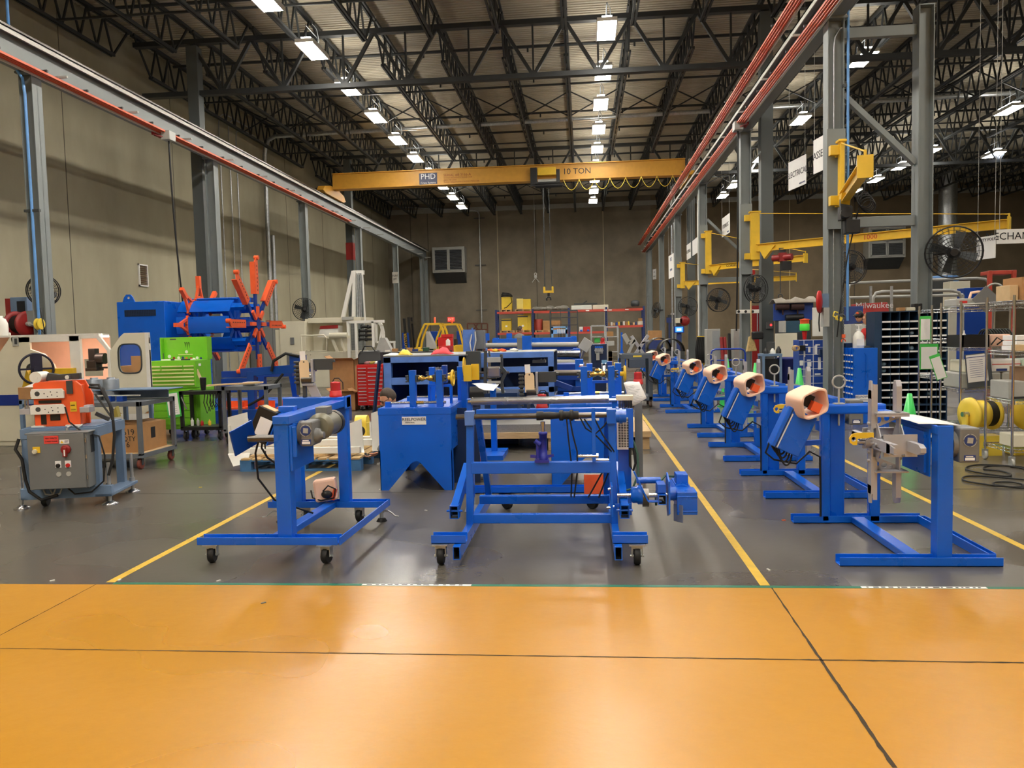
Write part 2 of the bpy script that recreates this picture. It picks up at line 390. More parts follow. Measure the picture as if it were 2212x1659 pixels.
def lamp_parts(x,y,label,cool=False):
 t = thing('high_bay_light',label,'ceiling light',(x,y,8.98),'high bay lights under the roof')
 b = MB(); b.box((x-0.24,y-0.62,9.02),(x+0.24,y+0.62,9.11)); b.cb((x,y,9.14),(0.2,0.9,0.06))
 b.box((x-0.25,y-0.63,8.99),(x-0.225,y+0.63,9.04)); b.box((x+0.225,y-0.63,8.99),(x+0.25,y+0.63,9.04))
 mO('housing',b,WHITE,t)
 b = MB(); b.box((x-0.22,y-0.6,9.0),(x+0.22,y+0.6,9.02)); mO('diffuser',b,LCOOL if cool else LAMP,t)
 b = MB(); b.box((x-0.12,y-0.5,9.175),(x+0.12,y+0.5,9.19)); mO('uplight_slot',b,LAMPUP,t)
 b = MB()
 for dy in (-0.45,0.45): b.tube((x,y+dy,9.15),(x,y+dy,9.5),0.008,6)
 b.bar((x,y-0.46,9.5),(x,y+0.46,9.5),0.02,0.02)
 b.path([(x,y+0.3,9.16),(x+0.12,y+0.2,9.35),(x+0.1,y+0.1,9.6),(x+0.02,y,9.7)],0.012); mO('hanger',b,DGREY,t)
 return t
ROWS = ((-6.8,'nearest the painted wall',17.05),(0.72,'over the middle of the crane bay',16.85),(7.9,'beyond the crane columns',16.9),(15.0,'out in the far bay',16.9))
proto = None
NTH = ('nearest the camera','second nearest','third nearest','fourth nearest','fifth nearest','sixth nearest','seventh nearest','eighth nearest','ninth nearest')
for (x,where,y0) in ROWS:
 k = 0
 for i in range(-8,10):
  y = y0+3.15*i
  lab = 'high bay light %s, %s in its row' % (where,NTH[min(max(i,0),8)])
  if x > 7 and i % 2 == 1 and i < 6: continue
  if i < 0: lab = 'high bay light %s, overhead behind the view' % where
  if proto is None: proto = lamp_parts(x,y,lab)
  else: copy_tree(proto,(x-proto.location.x,y-proto.location.y,0),lab)
lamp_parts(18.2,37.0,'bluish white high bay light far over the right bay',True)
for k in range(5):
 copy_tree(proto,(22.6-proto.location.x,14+6.3*k-proto.location.y,0),'high bay light beyond the view, outer row of the far bay')
w = bpy.data.worlds.new('hall'); SC.world = w; w.use_nodes = True
w.node_tree.nodes['Background'].inputs[0].default_value = (0.75,0.78,0.8,1); w.node_tree.nodes['Background'].inputs[1].default_value = 0.3
LINEY = mat('yellow_floor_line',(214,176,62),0.35,0,0.12,9)
for i,(x,y1) in enumerate(((-3.2,9.9),(1.105,21.0),(3.1,20.0))):
 b = MB().box((x-0.03,YE+0.045,0),(x+0.03,y1,0.0015))
 one('floor_line',('yellow floor line running back past the caster stand on its far side','yellow floor line between the middle machines and the row of stands','yellow floor line running behind the row of blue stands')[i],'floor line',b,LINEY)
TAPE = mat('green_floor_tape',(30,110,84),0.4,0,0.08)
b = MB().box((-3.16,YE,0),(8,YE+0.04,0.0012)); one('floor_tape','thin green tape along the edge of the yellow floor','tape',b,TAPE)
for i,(a,c) in enumerate((((782,1263.5),(1018,1264.5)),((1860,1268.5),(2132,1270.5)))):
 p,q = G(*a),G(*c); b = MB().box((p.x,YE+0.004,0.0012),(q.x,YE+0.034,0.002))
 r = random.Random(i)
 x = p.x+0.03
 while x < q.x-0.05:
  w_ = r.uniform(0.01,0.04); b.box((x,YE+0.012,0.002),(x+w_,YE+0.026,0.0025),1); x += w_+r.uniform(0.008,0.03)
 one('floor_label',('white label strip stuck on the green tape before the middle caster frame','white label strip stuck on the green tape before the nearest stand')[i],'label',b,[PAPER,INK])
CRACK = mat('dark_floor_joint',(52,38,18),0.8,0,0)
def joint(name,label,p,q,w0,w1,seed):
 r = random.Random(seed); p,q = Vec(p),Vec(q); d = (q-p); n = int(d.length/0.05)+2; sd = Vec((-d.y,d.x,0)).normalized(); L,R = [],[]
 for i in range(n+1):
  c = p+d*(i/n); w = w0+(w1-w0)*i/n; L.append(c+sd*(w/2*r.uniform(0.6,1.5))); R.append(c-sd*(w/2*r.uniform(0.6,1.5)))
 b = MB().sheet([L,R],0,False)
 for i,v in enumerate(b.v): b.v[i] = (v[0],v[1],0.0012)
 one(name,label,'floor joint',b,CRACK)
joint('floor_joint','dark joint running across the yellow floor',G(0,1400.8),G(2212,1432),0.006,0.012,1)
joint('floor_joint','dark joint slanting from the yellow line down the yellow floor',(1.135,YE,0),G(1932,1659),0.008,0.016,2)
joint('floor_joint','thin dark joint at the far side of the yellow floor, by the feeder machine',(-3.27,YE,0),G(-40,1394),0.006,0.006,3)
GJ = mat('grey_floor_joint',(40,38,34),0.8,0,0)
for i,(p,q) in enumerate((((-13,7.9,0),(8,7.9,0)),((-3.3,10,0),(-3.3,40,0)),((-13,12.6,0),(20,12.6,0)))):
 b = MB().bar((p[0],p[1],0.0007),(q[0],q[1],0.0007),0.006,0.0008); struct('floor_seam',b,GJ)
r = random.Random(3)
b = MB()
LIT = ((113,1255),(258,1253),(472,1255),(820,1058),(1660,1231),(1693,1124),(433,1053),(920,1103),(569,1303))
for i,(x,y) in enumerate(LIT):
 p = G(x,y); b = MB(); b.cb(p+Vec((0,0,0.003)),(0.03,0.012,0.005),0,RZ(r.uniform(0,3)))
 one('floor_scrap',('small white scrap on the grey floor left of the caster stand','small white scrap beside the green tape start','small white scrap at the floor edge below the caster stand','tiny scrap on the floor beside the caster stand','white scrap between the middle line and the nearest stand','orange scrap by the base of the nearest stand','yellow scrap of tape on the grey floor near the feeder machine','tiny scrap before the blue tank','small grey clip lying on the yellow floor')[i],'scrap',b,[WHITE,WHITE,WHITE,WHITE,WHITE,ORANGE,YEL2,WHITE,GREY][i])
# ================================================================== CRANES
XL,XR = -10.35,4.3
YC = [14.0+7.3*k for k in range(6)]
BAY = ('nearest','second','third','fourth','fifth','sixth')
def crane_column(x,y,label,group):
 t = thing('crane_column',label,'column',(x,y,0),group)
 b = MB(); wcol(b,x,y,0.03,6.72,0.27,0.27,0.018); mO('shaft',b,COLGREY,t,bev=0.004)
 b = MB().box((x-0.22,y-0.2,0),(x+0.22,y+0.2,0.03)); mO('base_plate',b,COLGREY,t)
 b = MB().box((x-0.18,y-0.17,6.72),(x+0.18,y+0.17,6.76)); mO('cap_plate',b,COLGREY,t)
 return t
lc = []
for k in range(6):
 n = BAY[k]
 crane_column(XL,YC[k]+0.35,'grey steel column under the crane rail by the painted wall, %s from the camera' % n,'crane rail columns by the painted wall')
 crane_column(XR,YC[k],'grey steel column under the crane rail beside the stands, %s from the camera' % n,'crane rail columns beside the stands')
def brace_frame(x,y,ztop,label,px=None):
 t = thing('brace_column',label,'column',(x,y,0))
 b = MB(); wcol(b,x,y,0.03,ztop,0.25,0.27,0.018); b.box((x-0.13,y-0.14,ztop),(x+0.13,y+0.14,ztop+0.02)); mO('shaft',b,COLGREY,t,bev=0.004)
 b = MB().box((x-0.2,y-0.2,0),(x+0.2,y+0.2,0.03)); mO('base_plate',b,COLGREY,t)
 for (za) in (6.42,3.28):
  if za < ztop:
   b = MB().box((XR+0.135,y-0.06,za),(x-0.125,y+0.06,za+0.17)); mO('cross_beam',b,COLGREY,t,bev=0.006)
 b = MB().bar((XR+0.15,y,5.5),(x-0.12,y,4.32),0.09,0.13,0,YA); mO('diagonal_brace',b,COLGREY,t,bev=0.006)
brace_frame(5.75,14.0,6.86,'grey steel leg tied by beams to the nearest crane column beside the stands')
brace_frame(5.75,28.6,5.4,'grey steel leg tied to the third crane column beside the stands')
for (x,sx,lab) in ((XL,-1,'slim raking brace tower at the far end of the crane rail by the painted wall'),(XR,-1,'slim raking brace at the far end of the crane rail beside the stands')):
 t = thing('brace_tower',lab,'brace',(x,51.6,0))
 b = MB(); b.bar((x,52.2,0),(x,52.2,6.7),0.2,0.2); mO('post',b,COLGREY,t)
 b = MB(); b.bar((x,50.75,0.1),(x,52.1,6.4),0.1,0.1,0,XA); mO('raker',b,COLGREY,t)
 b = MB(); b.bar((x,50.9,2.2),(x,52.2,2.2),0.08,0.08); b.bar((x,51.1,2.2),(x,52.2,0.4),0.08,0.08); b.bar((x,51.4,3.9),(x,52.2,3.9),0.08,0.08); mO('cross_tie',b,COLGREY,t)
RAILW = mat('pale_grey_runway_paint',(186,184,174),0.45,0,0.05,3)
def runway(x,y0,y1,label,side):
 t = thing('crane_runway',label,'crane rail',(x,(y0+y1)/2,6.76))
 b = MB(); b.ibeam((x,y0,7.04),(x,y1,7.04),0.26,0.56,0.03); mO('runway_beam',b,COLGREY,t)
 b = MB(); b.box((x-0.16,y0,7.32),(x+0.16,y1,7.35)); b.box((x+side*0.14,y0,7.24),(x+side*0.16,y1,7.35)); mO('cap_channel',b,RAILW,t)
 b = MB(); b.box((x-0.035,y0,7.35),(x+0.035,y1,7.46)); mO('rail',b,DSTEEL,t)
 b = MB(); yy = y0+0.3
 while yy < y1: b.box((x-0.1,yy,7.35),(x+0.1,yy+0.06,7.38)); yy += 0.6
 mO('rail_clip',b,DGREY,t); t.children[-1]['kind'] = 'stuff'
 return t
tl = runway(XL,4.0,52.3,'long grey crane rail beam along the painted wall',1)
tr = runway(XR,4.0,52.3,'long grey crane rail beam above the row of blue stands',-1)
def conductors(t,x,z,y0,y1,dx,n=4,ends=True,dirx=1):
 for i in range(n):
  b = MB().box((x+dirx*i*dx-0.013,y0,z-0.02),(x+dirx*i*dx+0.013,y1,z+0.02)); mO('conductor_bar',b,ORANGE2,t)
 b = MB(); b.box((x-dirx*0.05,y0,z-0.05),(x-dirx*0.025,y1,z-0.02)); mO('guard_strip',b,WHITE,t)
 b = MB(); yy = y0+0.5
 while yy < y1: b.box((min(x,x+dirx*(n-1)*dx)-0.05,yy,z+0.02),(max(x,x+dirx*(n-1)*dx)+0.05,yy+0.04,z+0.06)); yy += 1.22
 mO('hanger_bracket',b,DGREY,t); t.children[-1]['kind'] = 'stuff'
conductors(tl,XL+0.2,6.72,4.0,34.0,0.055)
conductors(tr,XR-0.2,6.74,4.0,52.0,0.055,4,True,-1)
conductors(tr,XR-0.46,7.22,4.0,52.0,0.055,4,True,-1)
for (t,x,s) in ((tl,XL,1),(tr,XR,-1)):
 b = MB(); yy = 5.0
 while yy < 52: b.bar((x+s*0.12,yy,6.8),(x+s*0.48,yy,6.8),0.04,0.04); yy += 2.44
 mO('bracket_arm',b,LGREY,t); t.children[-1]['kind'] = 'stuff'
def collector(x,y,z,s,label,drop,sway):
 t = thing('current_collector',label,'collector',(x,y,z))
 b = MB().box((x-0.09,y-0.16,z-0.1),(x+0.13,y+0.14,z+0.12)); mO('junction_box',b,LGREY,t,bev=0.01)
 b = MB()
 for i in range(4): b.box((x-s*0.2-0.02,y-0.35+i*0.1,z-0.02),(x-s*0.2+0.02,y-0.28+i*0.1,z+0.2)); b.bar((x-s*0.2,y-0.31+i*0.1,z),(x,y-0.1,z-0.04),0.025,0.025)
 mO('contact_shoe',b,DRED,t)
 pts = [(x+0.02,y,z-0.1)]; n = 14
 for i in range(1,n+1):
  f = i/n; pts.append((x+0.02+sway[0]*f*f,y+sway[1]*f*f,z-0.1-drop*f))
 b = MB().path(pts,0.022,8); mO('drop_cable',b,RUBBER,t)
 return t
c = PX(362,285,XL+0.35); collector(c.x,c.y,6.62,1,'junction box and black drop cable on the crane rail by the painted wall',4.0,(0.0,0.3))
c = PX(1592,272,XR-0.35); collector(c.x,c.y,6.66,-1,'junction box and black drop cable on the crane rail above the stands',5.0,(0.05,0.6))
yb = 32.5
t = thing('bridge_crane','ochre ten ton bridge crane spanning the hall with a hoist trolley','crane',((XL+XR)/2,yb,7.46))
b = MB(); x0,x1 = XL+0.1,XR-0.1
b.box((x0,yb-0.16,7.84),(x1,yb+0.16,8.42)); b.box((x0,yb-0.22,8.42),(x1,yb+0.22,8.46)); b.box((x0,yb-0.24,7.8),(x1,yb+0.24,7.84)); mO('girder',b,CRANEY,t,bev=0.004)
for x in (XL,XR):
 b = MB(); b.prism([(x-0.14,yb-1.5,7.56),(x-0.14,yb-1.2,7.48),(x-0.14,yb+1.2,7.48),(x-0.14,yb+1.5,7.56),(x-0.14,yb+1.3,7.75),(x-0.14,yb+0.5,7.9),(x-0.14,yb-0.5,7.9),(x-0.14,yb-1.3,7.75)],(0.28,0,0))
 mO('end_truck',b,CRANEY,t,bev=0.01)
 for dy in (-1.05,1.05):
  b = MB().tube((x-0.06,yb+dy,7.56),(x+0.06,yb+dy,7.56),0.11,16); mO('wheel',b,DSTEEL,t)
ta,tb = P(1147,390,yb).x,P(1210,390,yb).x
b = MB(); b.box((ta,yb-0.42,7.62),(ta+0.27,yb-0.25,8.3)); b.box((tb-0.14,yb-0.42,7.66),(tb,yb-0.25,8.2)); b.box((ta,yb-0.4,7.55),(tb,yb-0.26,7.72)); b.tube((ta+0.2,yb-0.35,7.58),(tb+0.1,yb-0.35,7.58),0.1,14); mO('hoist_trolley',b,BLACK,t,bev=0.01)
b = MB().box((ta+0.3,yb-0.44,7.98),(tb-0.15,yb-0.26,8.28)); mO('hoist_cover',b,YEL,t,bev=0.01)
b = MB(); tx = (ta+tb)/2; b.tube((ta+0.3,yb-0.3,7.76),(tb-0.1,yb-0.3,7.76),0.09,16); mO('rope_drum',b,LGREY,t)
hk = P(1185,632,yb-0.35)
for dx in (-0.16,-0.13,0.14):
 b = MB().tube((hk.x+dx*0.75-0.02,yb-0.35,7.6),(hk.x+dx,yb-0.35,hk.z+0.22),0.011,6); mO('wire_rope',b,DGREY,t)
b = MB(); b.box((hk.x-0.21,yb-0.41,hk.z-0.02),(hk.x-0.13,yb-0.29,hk.z+0.24)); b.box((hk.x+0.13,yb-0.41,hk.z-0.02),(hk.x+0.21,yb-0.29,hk.z+0.24)); b.box((hk.x-0.2,yb-0.39,hk.z-0.02),(hk.x+0.2,yb-0.31,hk.z+0.08)); hb = mO('hook_block',b,YEL,t,bev=0.01)
b = MB(); b.tube((hk.x,yb-0.35,hk.z-0.02),(hk.x,yb-0.35,hk.z-0.14),0.05,10)
b.ring((hk.x,yb-0.35,hk.z-0.26),(0,1,0),0.085,0.032,20,8,0,-0.6,3.9); mO('hook',b,BLACK,hb)
b = MB(); fx = P(1218,400,yb).x; n = 0
pts = []
while fx < XR-0.4:
 for i in range(9):
  f = i/8; pts.append((fx+0.62*f,yb-0.3,7.78-0.42*math.sin(PI*f)**0.8))
 fx += 0.62
b.path(pts,0.014,6); mO('festoon_cable',b,YEL2,t)
b = MB(); b.box((fx,yb-0.4,7.75),(fx+0.25,yb-0.17,8.4)); mO('control_box',b,LGREY,t,bev=0.01)
yf = yb-0.163
a,c = P(906,399,yf),P(944,373,yf)
b = MB().box((a.x,yf-0.004,a.z),(c.x,yf,c.z)); lp = mO('maker_plate',b,mat('navy_plate',(38,44,78),0.5,0,0),t)
lp['label'] = 'navy maker plate with white letters'
b = MB(); mx_ = (a.x+c.x)/2; b.text('PHD',(mx_,yf-0.006,(a.z+c.z)/2+0.08),XA,ZA,0.32); b.text('Crane Systems',(mx_,yf-0.006,a.z+0.06),XA,ZA,0.105); mO('lettering',b,WINK,lp)
b = MB(); q = P(958,379,yf); b.text('SERIAL #8 3166-A',(q.x,yf-0.003,q.z),XA,ZA,0.15,0,'LEFT')
for i,s in enumerate(('WWW.PHDHOISTCRANE.COM','(800) 747-5000','TULSA OKLAHOMA KANSAS MISSOURI')): b.text(s,(q.x,yf-0.003,q.z-0.11-0.085*i),XA,ZA,0.085,0,'LEFT')
mO('lettering',b,BRINK,t)
q = P(1246,370,yf); b = MB().text('10 TON',(q.x,yf-0.003,q.z),XA,ZA,0.33); mO('lettering',b,INK,t)
q = P(1157,602,44.0); t = thing('hanging_sling','thin hanging sling with spreader near the end wall, beside the crane hook','sling',(q.x,44.0,q.z))
b = MB().tube((q.x,44,q.z+0.3),(q.x,44,9.5),0.01,6); mO('rope',b,DGREY,t)
b = MB().ring((q.x,44,q.z+0.25),(0,1,0),0.07,0.015,14,6); b.box((q.x-0.07,43.96,q.z+0.05),(q.x+0.07,44.04,q.z+0.18)); b.bar((q.x,44,q.z+0.05),(q.x-0.2,44,q.z-0.2),0.03,0.03); b.bar((q.x,44,q.z+0.05),(q.x+0.2,44,q.z-0.2),0.03,0.03); mO('spreader',b,LGREY,t)
def jib(ycol,pm,hz,end,zb,label,txt=None,hoist=None,near=False):
 ym = ycol-0.32
 a,c = P(pm[0],pm[3],ym),P(pm[1],pm[2],ym)
 t = thing('jib_crane',label,'jib crane',((a.x+c.x)/2,ym,a.z))
 b = MB().box((XR-0.15,ycol-0.15,a.z-0.35),(XR+0.15,ycol-0.137,c.z+0.25)); mO('mounting_plate',b,COLGREY,t)
 xm = (a.x+c.x)/2; w_ = c.x-a.x
 b = MB().box((xm-w_/2,ym-0.07,a.z),(xm+w_/2,ym+0.07,c.z)); b.box((xm-w_/2-0.03,ym-0.09,c.z-0.02),(xm+w_/2+0.03,ym+0.09,c.z+0.02)); mO('mast',b,YEL,t,bev=0.008)
 for z in (a.z+0.08,c.z-0.16):
  b = MB(); b.box((xm-0.05,ym+0.06,z-0.07),(xm+0.05,ycol-0.137,z+0.07)); b.box((xm-w_/2-0.14,ym-0.02,z-0.06),(xm-w_/2,ym+0.1,z+0.1)); mO('hinge',b,YEL,t,bev=0.006)
 p = Vec((xm+w_*0.2,ym-0.05,zb)); e = Vec(end); e.z = zb
 b = MB().ibeam(p,e,0.12,0.2,0.016); mO('boom',b,YEL,t)
 d = (e-p).normalized()
 b = MB().bar(e-d*0.02,e+d*0.02,0.2,0.3); mO('end_plate',b,YEL,t)
 b = MB().tube((xm,ym,c.z-0.03),e+Vec((0,0,0.2)),0.012,6); b.tube(e+Vec((0,0,0.1)),e+Vec((0,0,0.22)),0.02,8); mO('tie_rod',b,YEL,t)
 sd = d.cross(ZA).normalized()
 b = MB(); b.prism([p+d*0.05+Vec((0,0,0.02))-sd*0.07,p+d*0.5+Vec((0,0,0.02))-sd*0.07,p+d*0.22+Vec((0,0,-0.3))-sd*0.07],sd*0.14); mO('knee_plate',b,YEL,t)
 if txt:
  for (s,f,ink,sz) in txt:
   q = p+(e-p)*f+sd*0.012+Vec((0,0,0)); b = MB().text(s,q,d if d.x > 0 else -d,ZA,sz); mO('lettering',b,ink,t)
 if hoist:
  f,mm,drop = hoist; q = p+(e-p)*f-Vec((0,0,0.3))
  b = MB().tube(q+d*-0.25,q+d*0.25,0.085,14); b.box(q+Vec((-0.09,-0.09,-0.1)),q+Vec((0.09,0.09,0.12)))
  h = mO('chain_hoist',b,mm,t,bev=0.008); h['label'] = 'electric chain hoist under the boom'
  b = MB().box(q+Vec((-0.02,-0.12,-0.32)),q+Vec((0.2,0.1,-0.1))); mO('chain_bag',b,BLACK,h,bev=0.01)
  b = MB().tube(q+Vec((-0.05,0,-0.1)),q+Vec((-0.05,0,-drop)),0.012,6); b.ring(q+Vec((-0.05,0,-drop-0.07)),YA,0.05,0.014,14,6,0,-0.5,3.8); mO('load_chain',b,DGREY,h)
  b = MB().box(q+Vec((-0.08,-0.03,0.1)),q+Vec((0.08,0.03,0.24))); mO('trolley',b,DGREY,h)
 return t
e = G(1869,330,3.9); jib(YC[0],(1812,1822,305,446),0,(e.x,e.y,3.9),3.72,'yellow jib crane on the nearest column, its boom pointing to the camera',None,(0.12,BLACK,1.6))
e = G(2180,476,3.75); jib(YC[1],(1621,1640,458,562),0,(e.x,e.y,3.75),3.68,'long yellow jib crane marked 1000 on the second column',[('1000',0.5,REDINK,0.16),('24',0.76,INK,0.1)],(0.12,DRED,0.9))
e = P(1740,562,25.5); jib(YC[2],(1524,1536,500,592),0,(e.x,e.y,3.6),P(1540,580,YC[2]).z,'yellow jib crane with a red hoist on the third column',[('GORBEL',0.25,INK,0.12)],(0.42,RED,0.9))
e = P(1720,603,34.0); jib(YC[3],(1470,1479,567,623),0,(e.x,e.y,3.6),P(1480,613,YC[3]).z,'pale yellow jib crane on the fourth column, farthest back')
a,c = P(1880,327,17.5),P(1915,327,17.5)
q = P(1866,430,13.2); b = MB()
for i in range(5): b.ring((q.x+0.02*i,13.2,q.z-0.03*i),(0.15*i-0.3,1,0.1*i-0.2),0.13-0.008*i,0.009,22,5)
b.path([(q.x-0.02,13.2,q.z+0.12),(q.x-0.1,13.25,q.z-0.3),(q.x-0.22,13.3,q.z-0.9),(q.x-0.3,13.35,q.z-1.6),(q.x-0.35,13.4,q.z-2.2)],0.011)
b.path([(q.x,13.2,q.z+0.12),(q.x+0.05,13.2,q.z+0.5),(q.x-0.02,13.3,q.z+0.6)],0.008)
one('cable_coil','coiled black cable hanging at the nearest yellow jib crane','cable',b,RUBBER)
def pipe(name,label,pts,r,m,cat='pipe',clips=None):
 t = thing(name,label,cat,pts[0])
 b = MB().path(pts,r,10); mO('pipe_run',b,m,t)
 if clips:
  for (p,w_) in clips:
   b = MB().box(Vec(p)-Vec((w_/2,0.03,0.025)),Vec(p)+Vec((w_/2,0.03,0.025))); mO('clip',b,DGREY,t)
 return t
xl = XL-0.14
pipe('air_pipe','blue compressed air pipe on the nearest column by the painted wall',[(XL+0.05,14.12,1.2),(XL+0.05,14.12,6.3),(XL+0.02,14.12,6.6),(XL-0.25,14.2,6.95),(XL-0.25,14.2,9.3)],0.028,BLUEP,'pipe',[((XL+0.05,14.13,4.15),0.3)])
pipe('air_pipe','blue compressed air pipe on the nearest crane column beside the stands',[(XR+0.19,13.86,1.7),(XR+0.19,13.86,7.6)],0.022,BLUEP,'pipe',[((XR+0.16,13.88,5.62),0.1)])
pipe('conduit','thin silver conduit on the nearest crane column beside the stands',[(XR-0.02,13.93,0.4),(XR-0.02,13.93,6.3),(XR,13.93,6.45),(XR+0.08,13.93,6.58),(XR+0.14,13.93,6.6)],0.012,ZINC)
b = MB()
for i,(px,py,zt) in enumerate(((471,238,9.9),(492,248,9.9),(508,270,9.7))):
 q = PX(px,py,XWL+0.08)
 pipe('conduit',('first of three thin conduits rising up the painted wall behind the coiler','middle of three thin conduits rising up the painted wall','last of three thin conduits, next to the thick bent pipe')[i],[(XWL+0.08,q.y,0),(XWL+0.08,q.y,zt-0.4),(XWL+0.1,q.y+0.03,zt-0.15),(XWL+0.2,q.y+0.2,zt),(XWL+0.3,q.y+1.5,zt)],0.022,ZINC)
pipe('conduit','thick silver pipe rising up the painted wall then crossing under the roof',[(XWL+0.2,31.8,0.0),(XWL+0.2,31.8,9.2),(XWL+0.25,31.8,9.5),(XWL+0.42,31.7,9.78),(XWL+0.75,31.6,9.9),(0,31.2,9.9),(XWR-0.5,30.0,9.9)],0.085,ZINC)
pipe('conduit','second thick silver pipe standing beside the bent pipe on the painted wall',[(XWL+0.2,32.3,0.0),(XWL+0.2,32.3,6.0)],0.085,ZINC)
q = P(1041,720,YB-0.15); u = P(1035,455,YB-0.15); s_ = P(872,448,YB-0.15)
pipe('conduit','silver conduit climbing the end wall beside the evaporative cooler',[(q.x,q.y,0),(u.x,u.y,u.z-0.25),(u.x-0.1,u.y,u.z-0.05),(u.x-0.35,u.y,u.z+0.04),(s_.x,u.y,s_.z)],0.05,ZINC,'pipe',[((u.x,u.y,P(1038,472,YB).z),0.75),((u.x,u.y,P(1039,573,YB).z),0.75),((u.x,u.y,P(1041,670,YB).z),0.75)])
for i,px in enumerate((1451,1457,1497,1508)):
 q = P(px,560,44.0); pipe('conduit',('slim grey pipe behind the far jib crane, first of four','slim grey pipe behind the far jib crane, second of four','slim pale pipe behind the far jib crane, third of four','slim pale pipe behind the far jib crane, fourth of four')[i],[(q.x,44.0,0),(q.x,44.0,9.8)],0.05,ZINC if i < 2 else WHITE)
q0,q1 = P(2046,590,49.5),P(2046,372,49.5)
t = thing('spiral_duct','shiny round spiral duct standing in front of the far brown wall','duct',(q0.x,49.5,0))
b = MB().lathe((q0.x,49.5,0.0),ZA,[(0.5+0.012*((i % 4) == 0),0.12*i) for i in range(int(q1.z/0.12)+1)],28); mO('duct',b,ZINC,t)
b = MB().path([(q0.x,49.5,q1.z-0.05),(q0.x,49.5,q1.z+0.5),(q0.x+0.3,49.7,q1.z+0.9)],0.48,20); mO('elbow',b,ZINC,t)
def cooler(x0,x1,z0,z1,label,cols=2,rows_=1):
 y = 52.0; t = thing('evaporative_cooler',label,'cooler',((x0+x1)/2,52.5,z0))
 b = MB().box((x0,y,z0+0.35),(x1,53.0,z1)); mO('housing',b,LGREY,t,bev=0.02)
 b = MB().prism([(x0+0.05,y+0.05,z0+0.35),(x0+0.05,53.0,z0+0.35),(x0+0.05,53.0,z0-0.3),(x0+0.05,52.95,z0-0.3)],(x1-x0-0.1,0,0)); mO('drip_hood',b,DGREY,t)
 w_ = (x1-x0-0.2)/cols; h_ = (z1-z0-0.35-0.2)/rows_
 for i in range(cols):
  for j in range(rows_):
   xa = x0+0.1+i*w_; za = z0+0.45+j*h_; f = MB(); y2 = y-0.02
   f.bar((xa+0.05,y2,za),(xa+0.05,y2,za+h_-0.05),0.08,0.06); f.bar((xa+w_-0.05,y2,za),(xa+w_-0.05,y2,za+h_-0.05),0.08,0.06); f.bar((xa,y2,za+0.03),(xa+w_,y2,za+0.03),0.06,0.08); f.bar((xa,y2,za+h_-0.05),(xa+w_,y2,za+h_-0.05),0.06,0.08)
   fr = mO('louver_frame',f,LGREY,t)
   f = MB().box((xa+0.08,y-0.006,za+0.06),(xa+w_-0.08,y-0.003,za+h_-0.08)); mO('opening',f,DARKIN,fr)
   f = MB(); n = 14
   for k in range(n): f.cb((xa+w_/2,y-0.02,za+0.1+(h_-0.22)*k/(n-1)),(w_-0.16,0.05,0.012),0,RX(0.6))
   mO('louver_slat',f,ZINC,fr)
 return t
a,c = P(935,606,52.0),P(1003,532,52.0)
cooler(a.x,c.x,a.z+0.15,c.z,'grey louvred evaporative cooler on the end wall beyond the bridge crane')
a,c = P(1876,575,52.0),P(1957,487,52.0)
cooler(a.x,c.x,a.z+0.15,c.z,'grey louvred evaporative cooler on the far brown wall behind the columns',2,2)
q = PX(308,595,XWL); t = thing('wall_vent','small slatted vent low on the painted wall above the blue enclosure','vent',(XWL,q.y,q.z-0.3))
b = MB();
for (dy,dz,wy,wz) in ((-0.22,0,0.04,0.66),(0.22,0,0.04,0.66),(0,-0.31,0.48,0.04),(0,0.31,0.48,0.04)): b.cb((XWL+0.02,q.y+dy,q.z+dz),(0.05,wy,wz))
mO('frame',b,SIGNW,t)
b = MB()
for k in range(10): b.cb((XWL+0.02,q.y,q.z-0.27+0.06*k),(0.03,0.42,0.02),0,RY(0.5))
mO('slat',b,mat('brown_vent',(110,84,62),0.6,0,0.05),t)
def sign(name,label,xl_,yt,yb_,YL,xr_,YR,lines,size,cat='sign',hang=True,ink=INK,small=None):
 a,bt = P(xl_,yt,YL),P(xl_,yb_,YL); c = P(xr_,yt,YR); xm = c.x
 L0,R0 = Vec((a.x,YL,a.z)),Vec((xm,YR,a.z)); hh = a.z-bt.z
 t = thing(name,label,cat,(L0+R0)/2-Vec((0,0,hh)))
 d = (R0-L0).normalized(); nrm = Vec((d.y,-d.x,0)); nrm = nrm if nrm.y < 0 else -nrm
 b = MB().prism([L0,R0,R0-Vec((0,0,hh)),L0-Vec((0,0,hh))],-nrm*0.012); mO('board',b,SIGNW,t)
 b = MB(); w_ = (R0-L0).length
 for (s,f,k) in lines: b.text(s,(L0+R0)/2-Vec((0,0,hh*f))+nrm*0.004,d,ZA,size*k)
 mO('lettering',b,ink,t)
 if small:
  b = MB().text(small,(L0+R0)/2-Vec((0,0,hh*0.9))+d*(w_*0.3)+nrm*0.004,d,ZA,size*0.28); mO('lettering',b,BLINK,t)
 if hang:
  for (k,e) in enumerate((L0+d*0.05,R0-d*0.05)):
   b = MB().tube(e,(e.x,e.y,9.5),0.005,5); mO('hanging_wire',b,LGREY,t)
 return t
sign('hanging_sign','white hanging sign reading ELECTRICAL beyond the nearest column',1703,352,413,20.3,1741,19.35,[('ELECTRICAL',0.5,1)],0.2,small='REELPOWER')
sign('hanging_sign','white hanging sign reading ASSEMBLY, half hidden by the nearest column',1757,304,377,17.0,1803,16.05,[('ASSEMBLY',0.5,1)],0.21,small='REELPOWER')
sign('hanging_sign','white hanging sign reading HYDRAULIC between the second and third columns',1559,473,513,28.6,1576,27.2,[('HYDRAULIC',0.5,1)],0.2,small='REELPOWER')
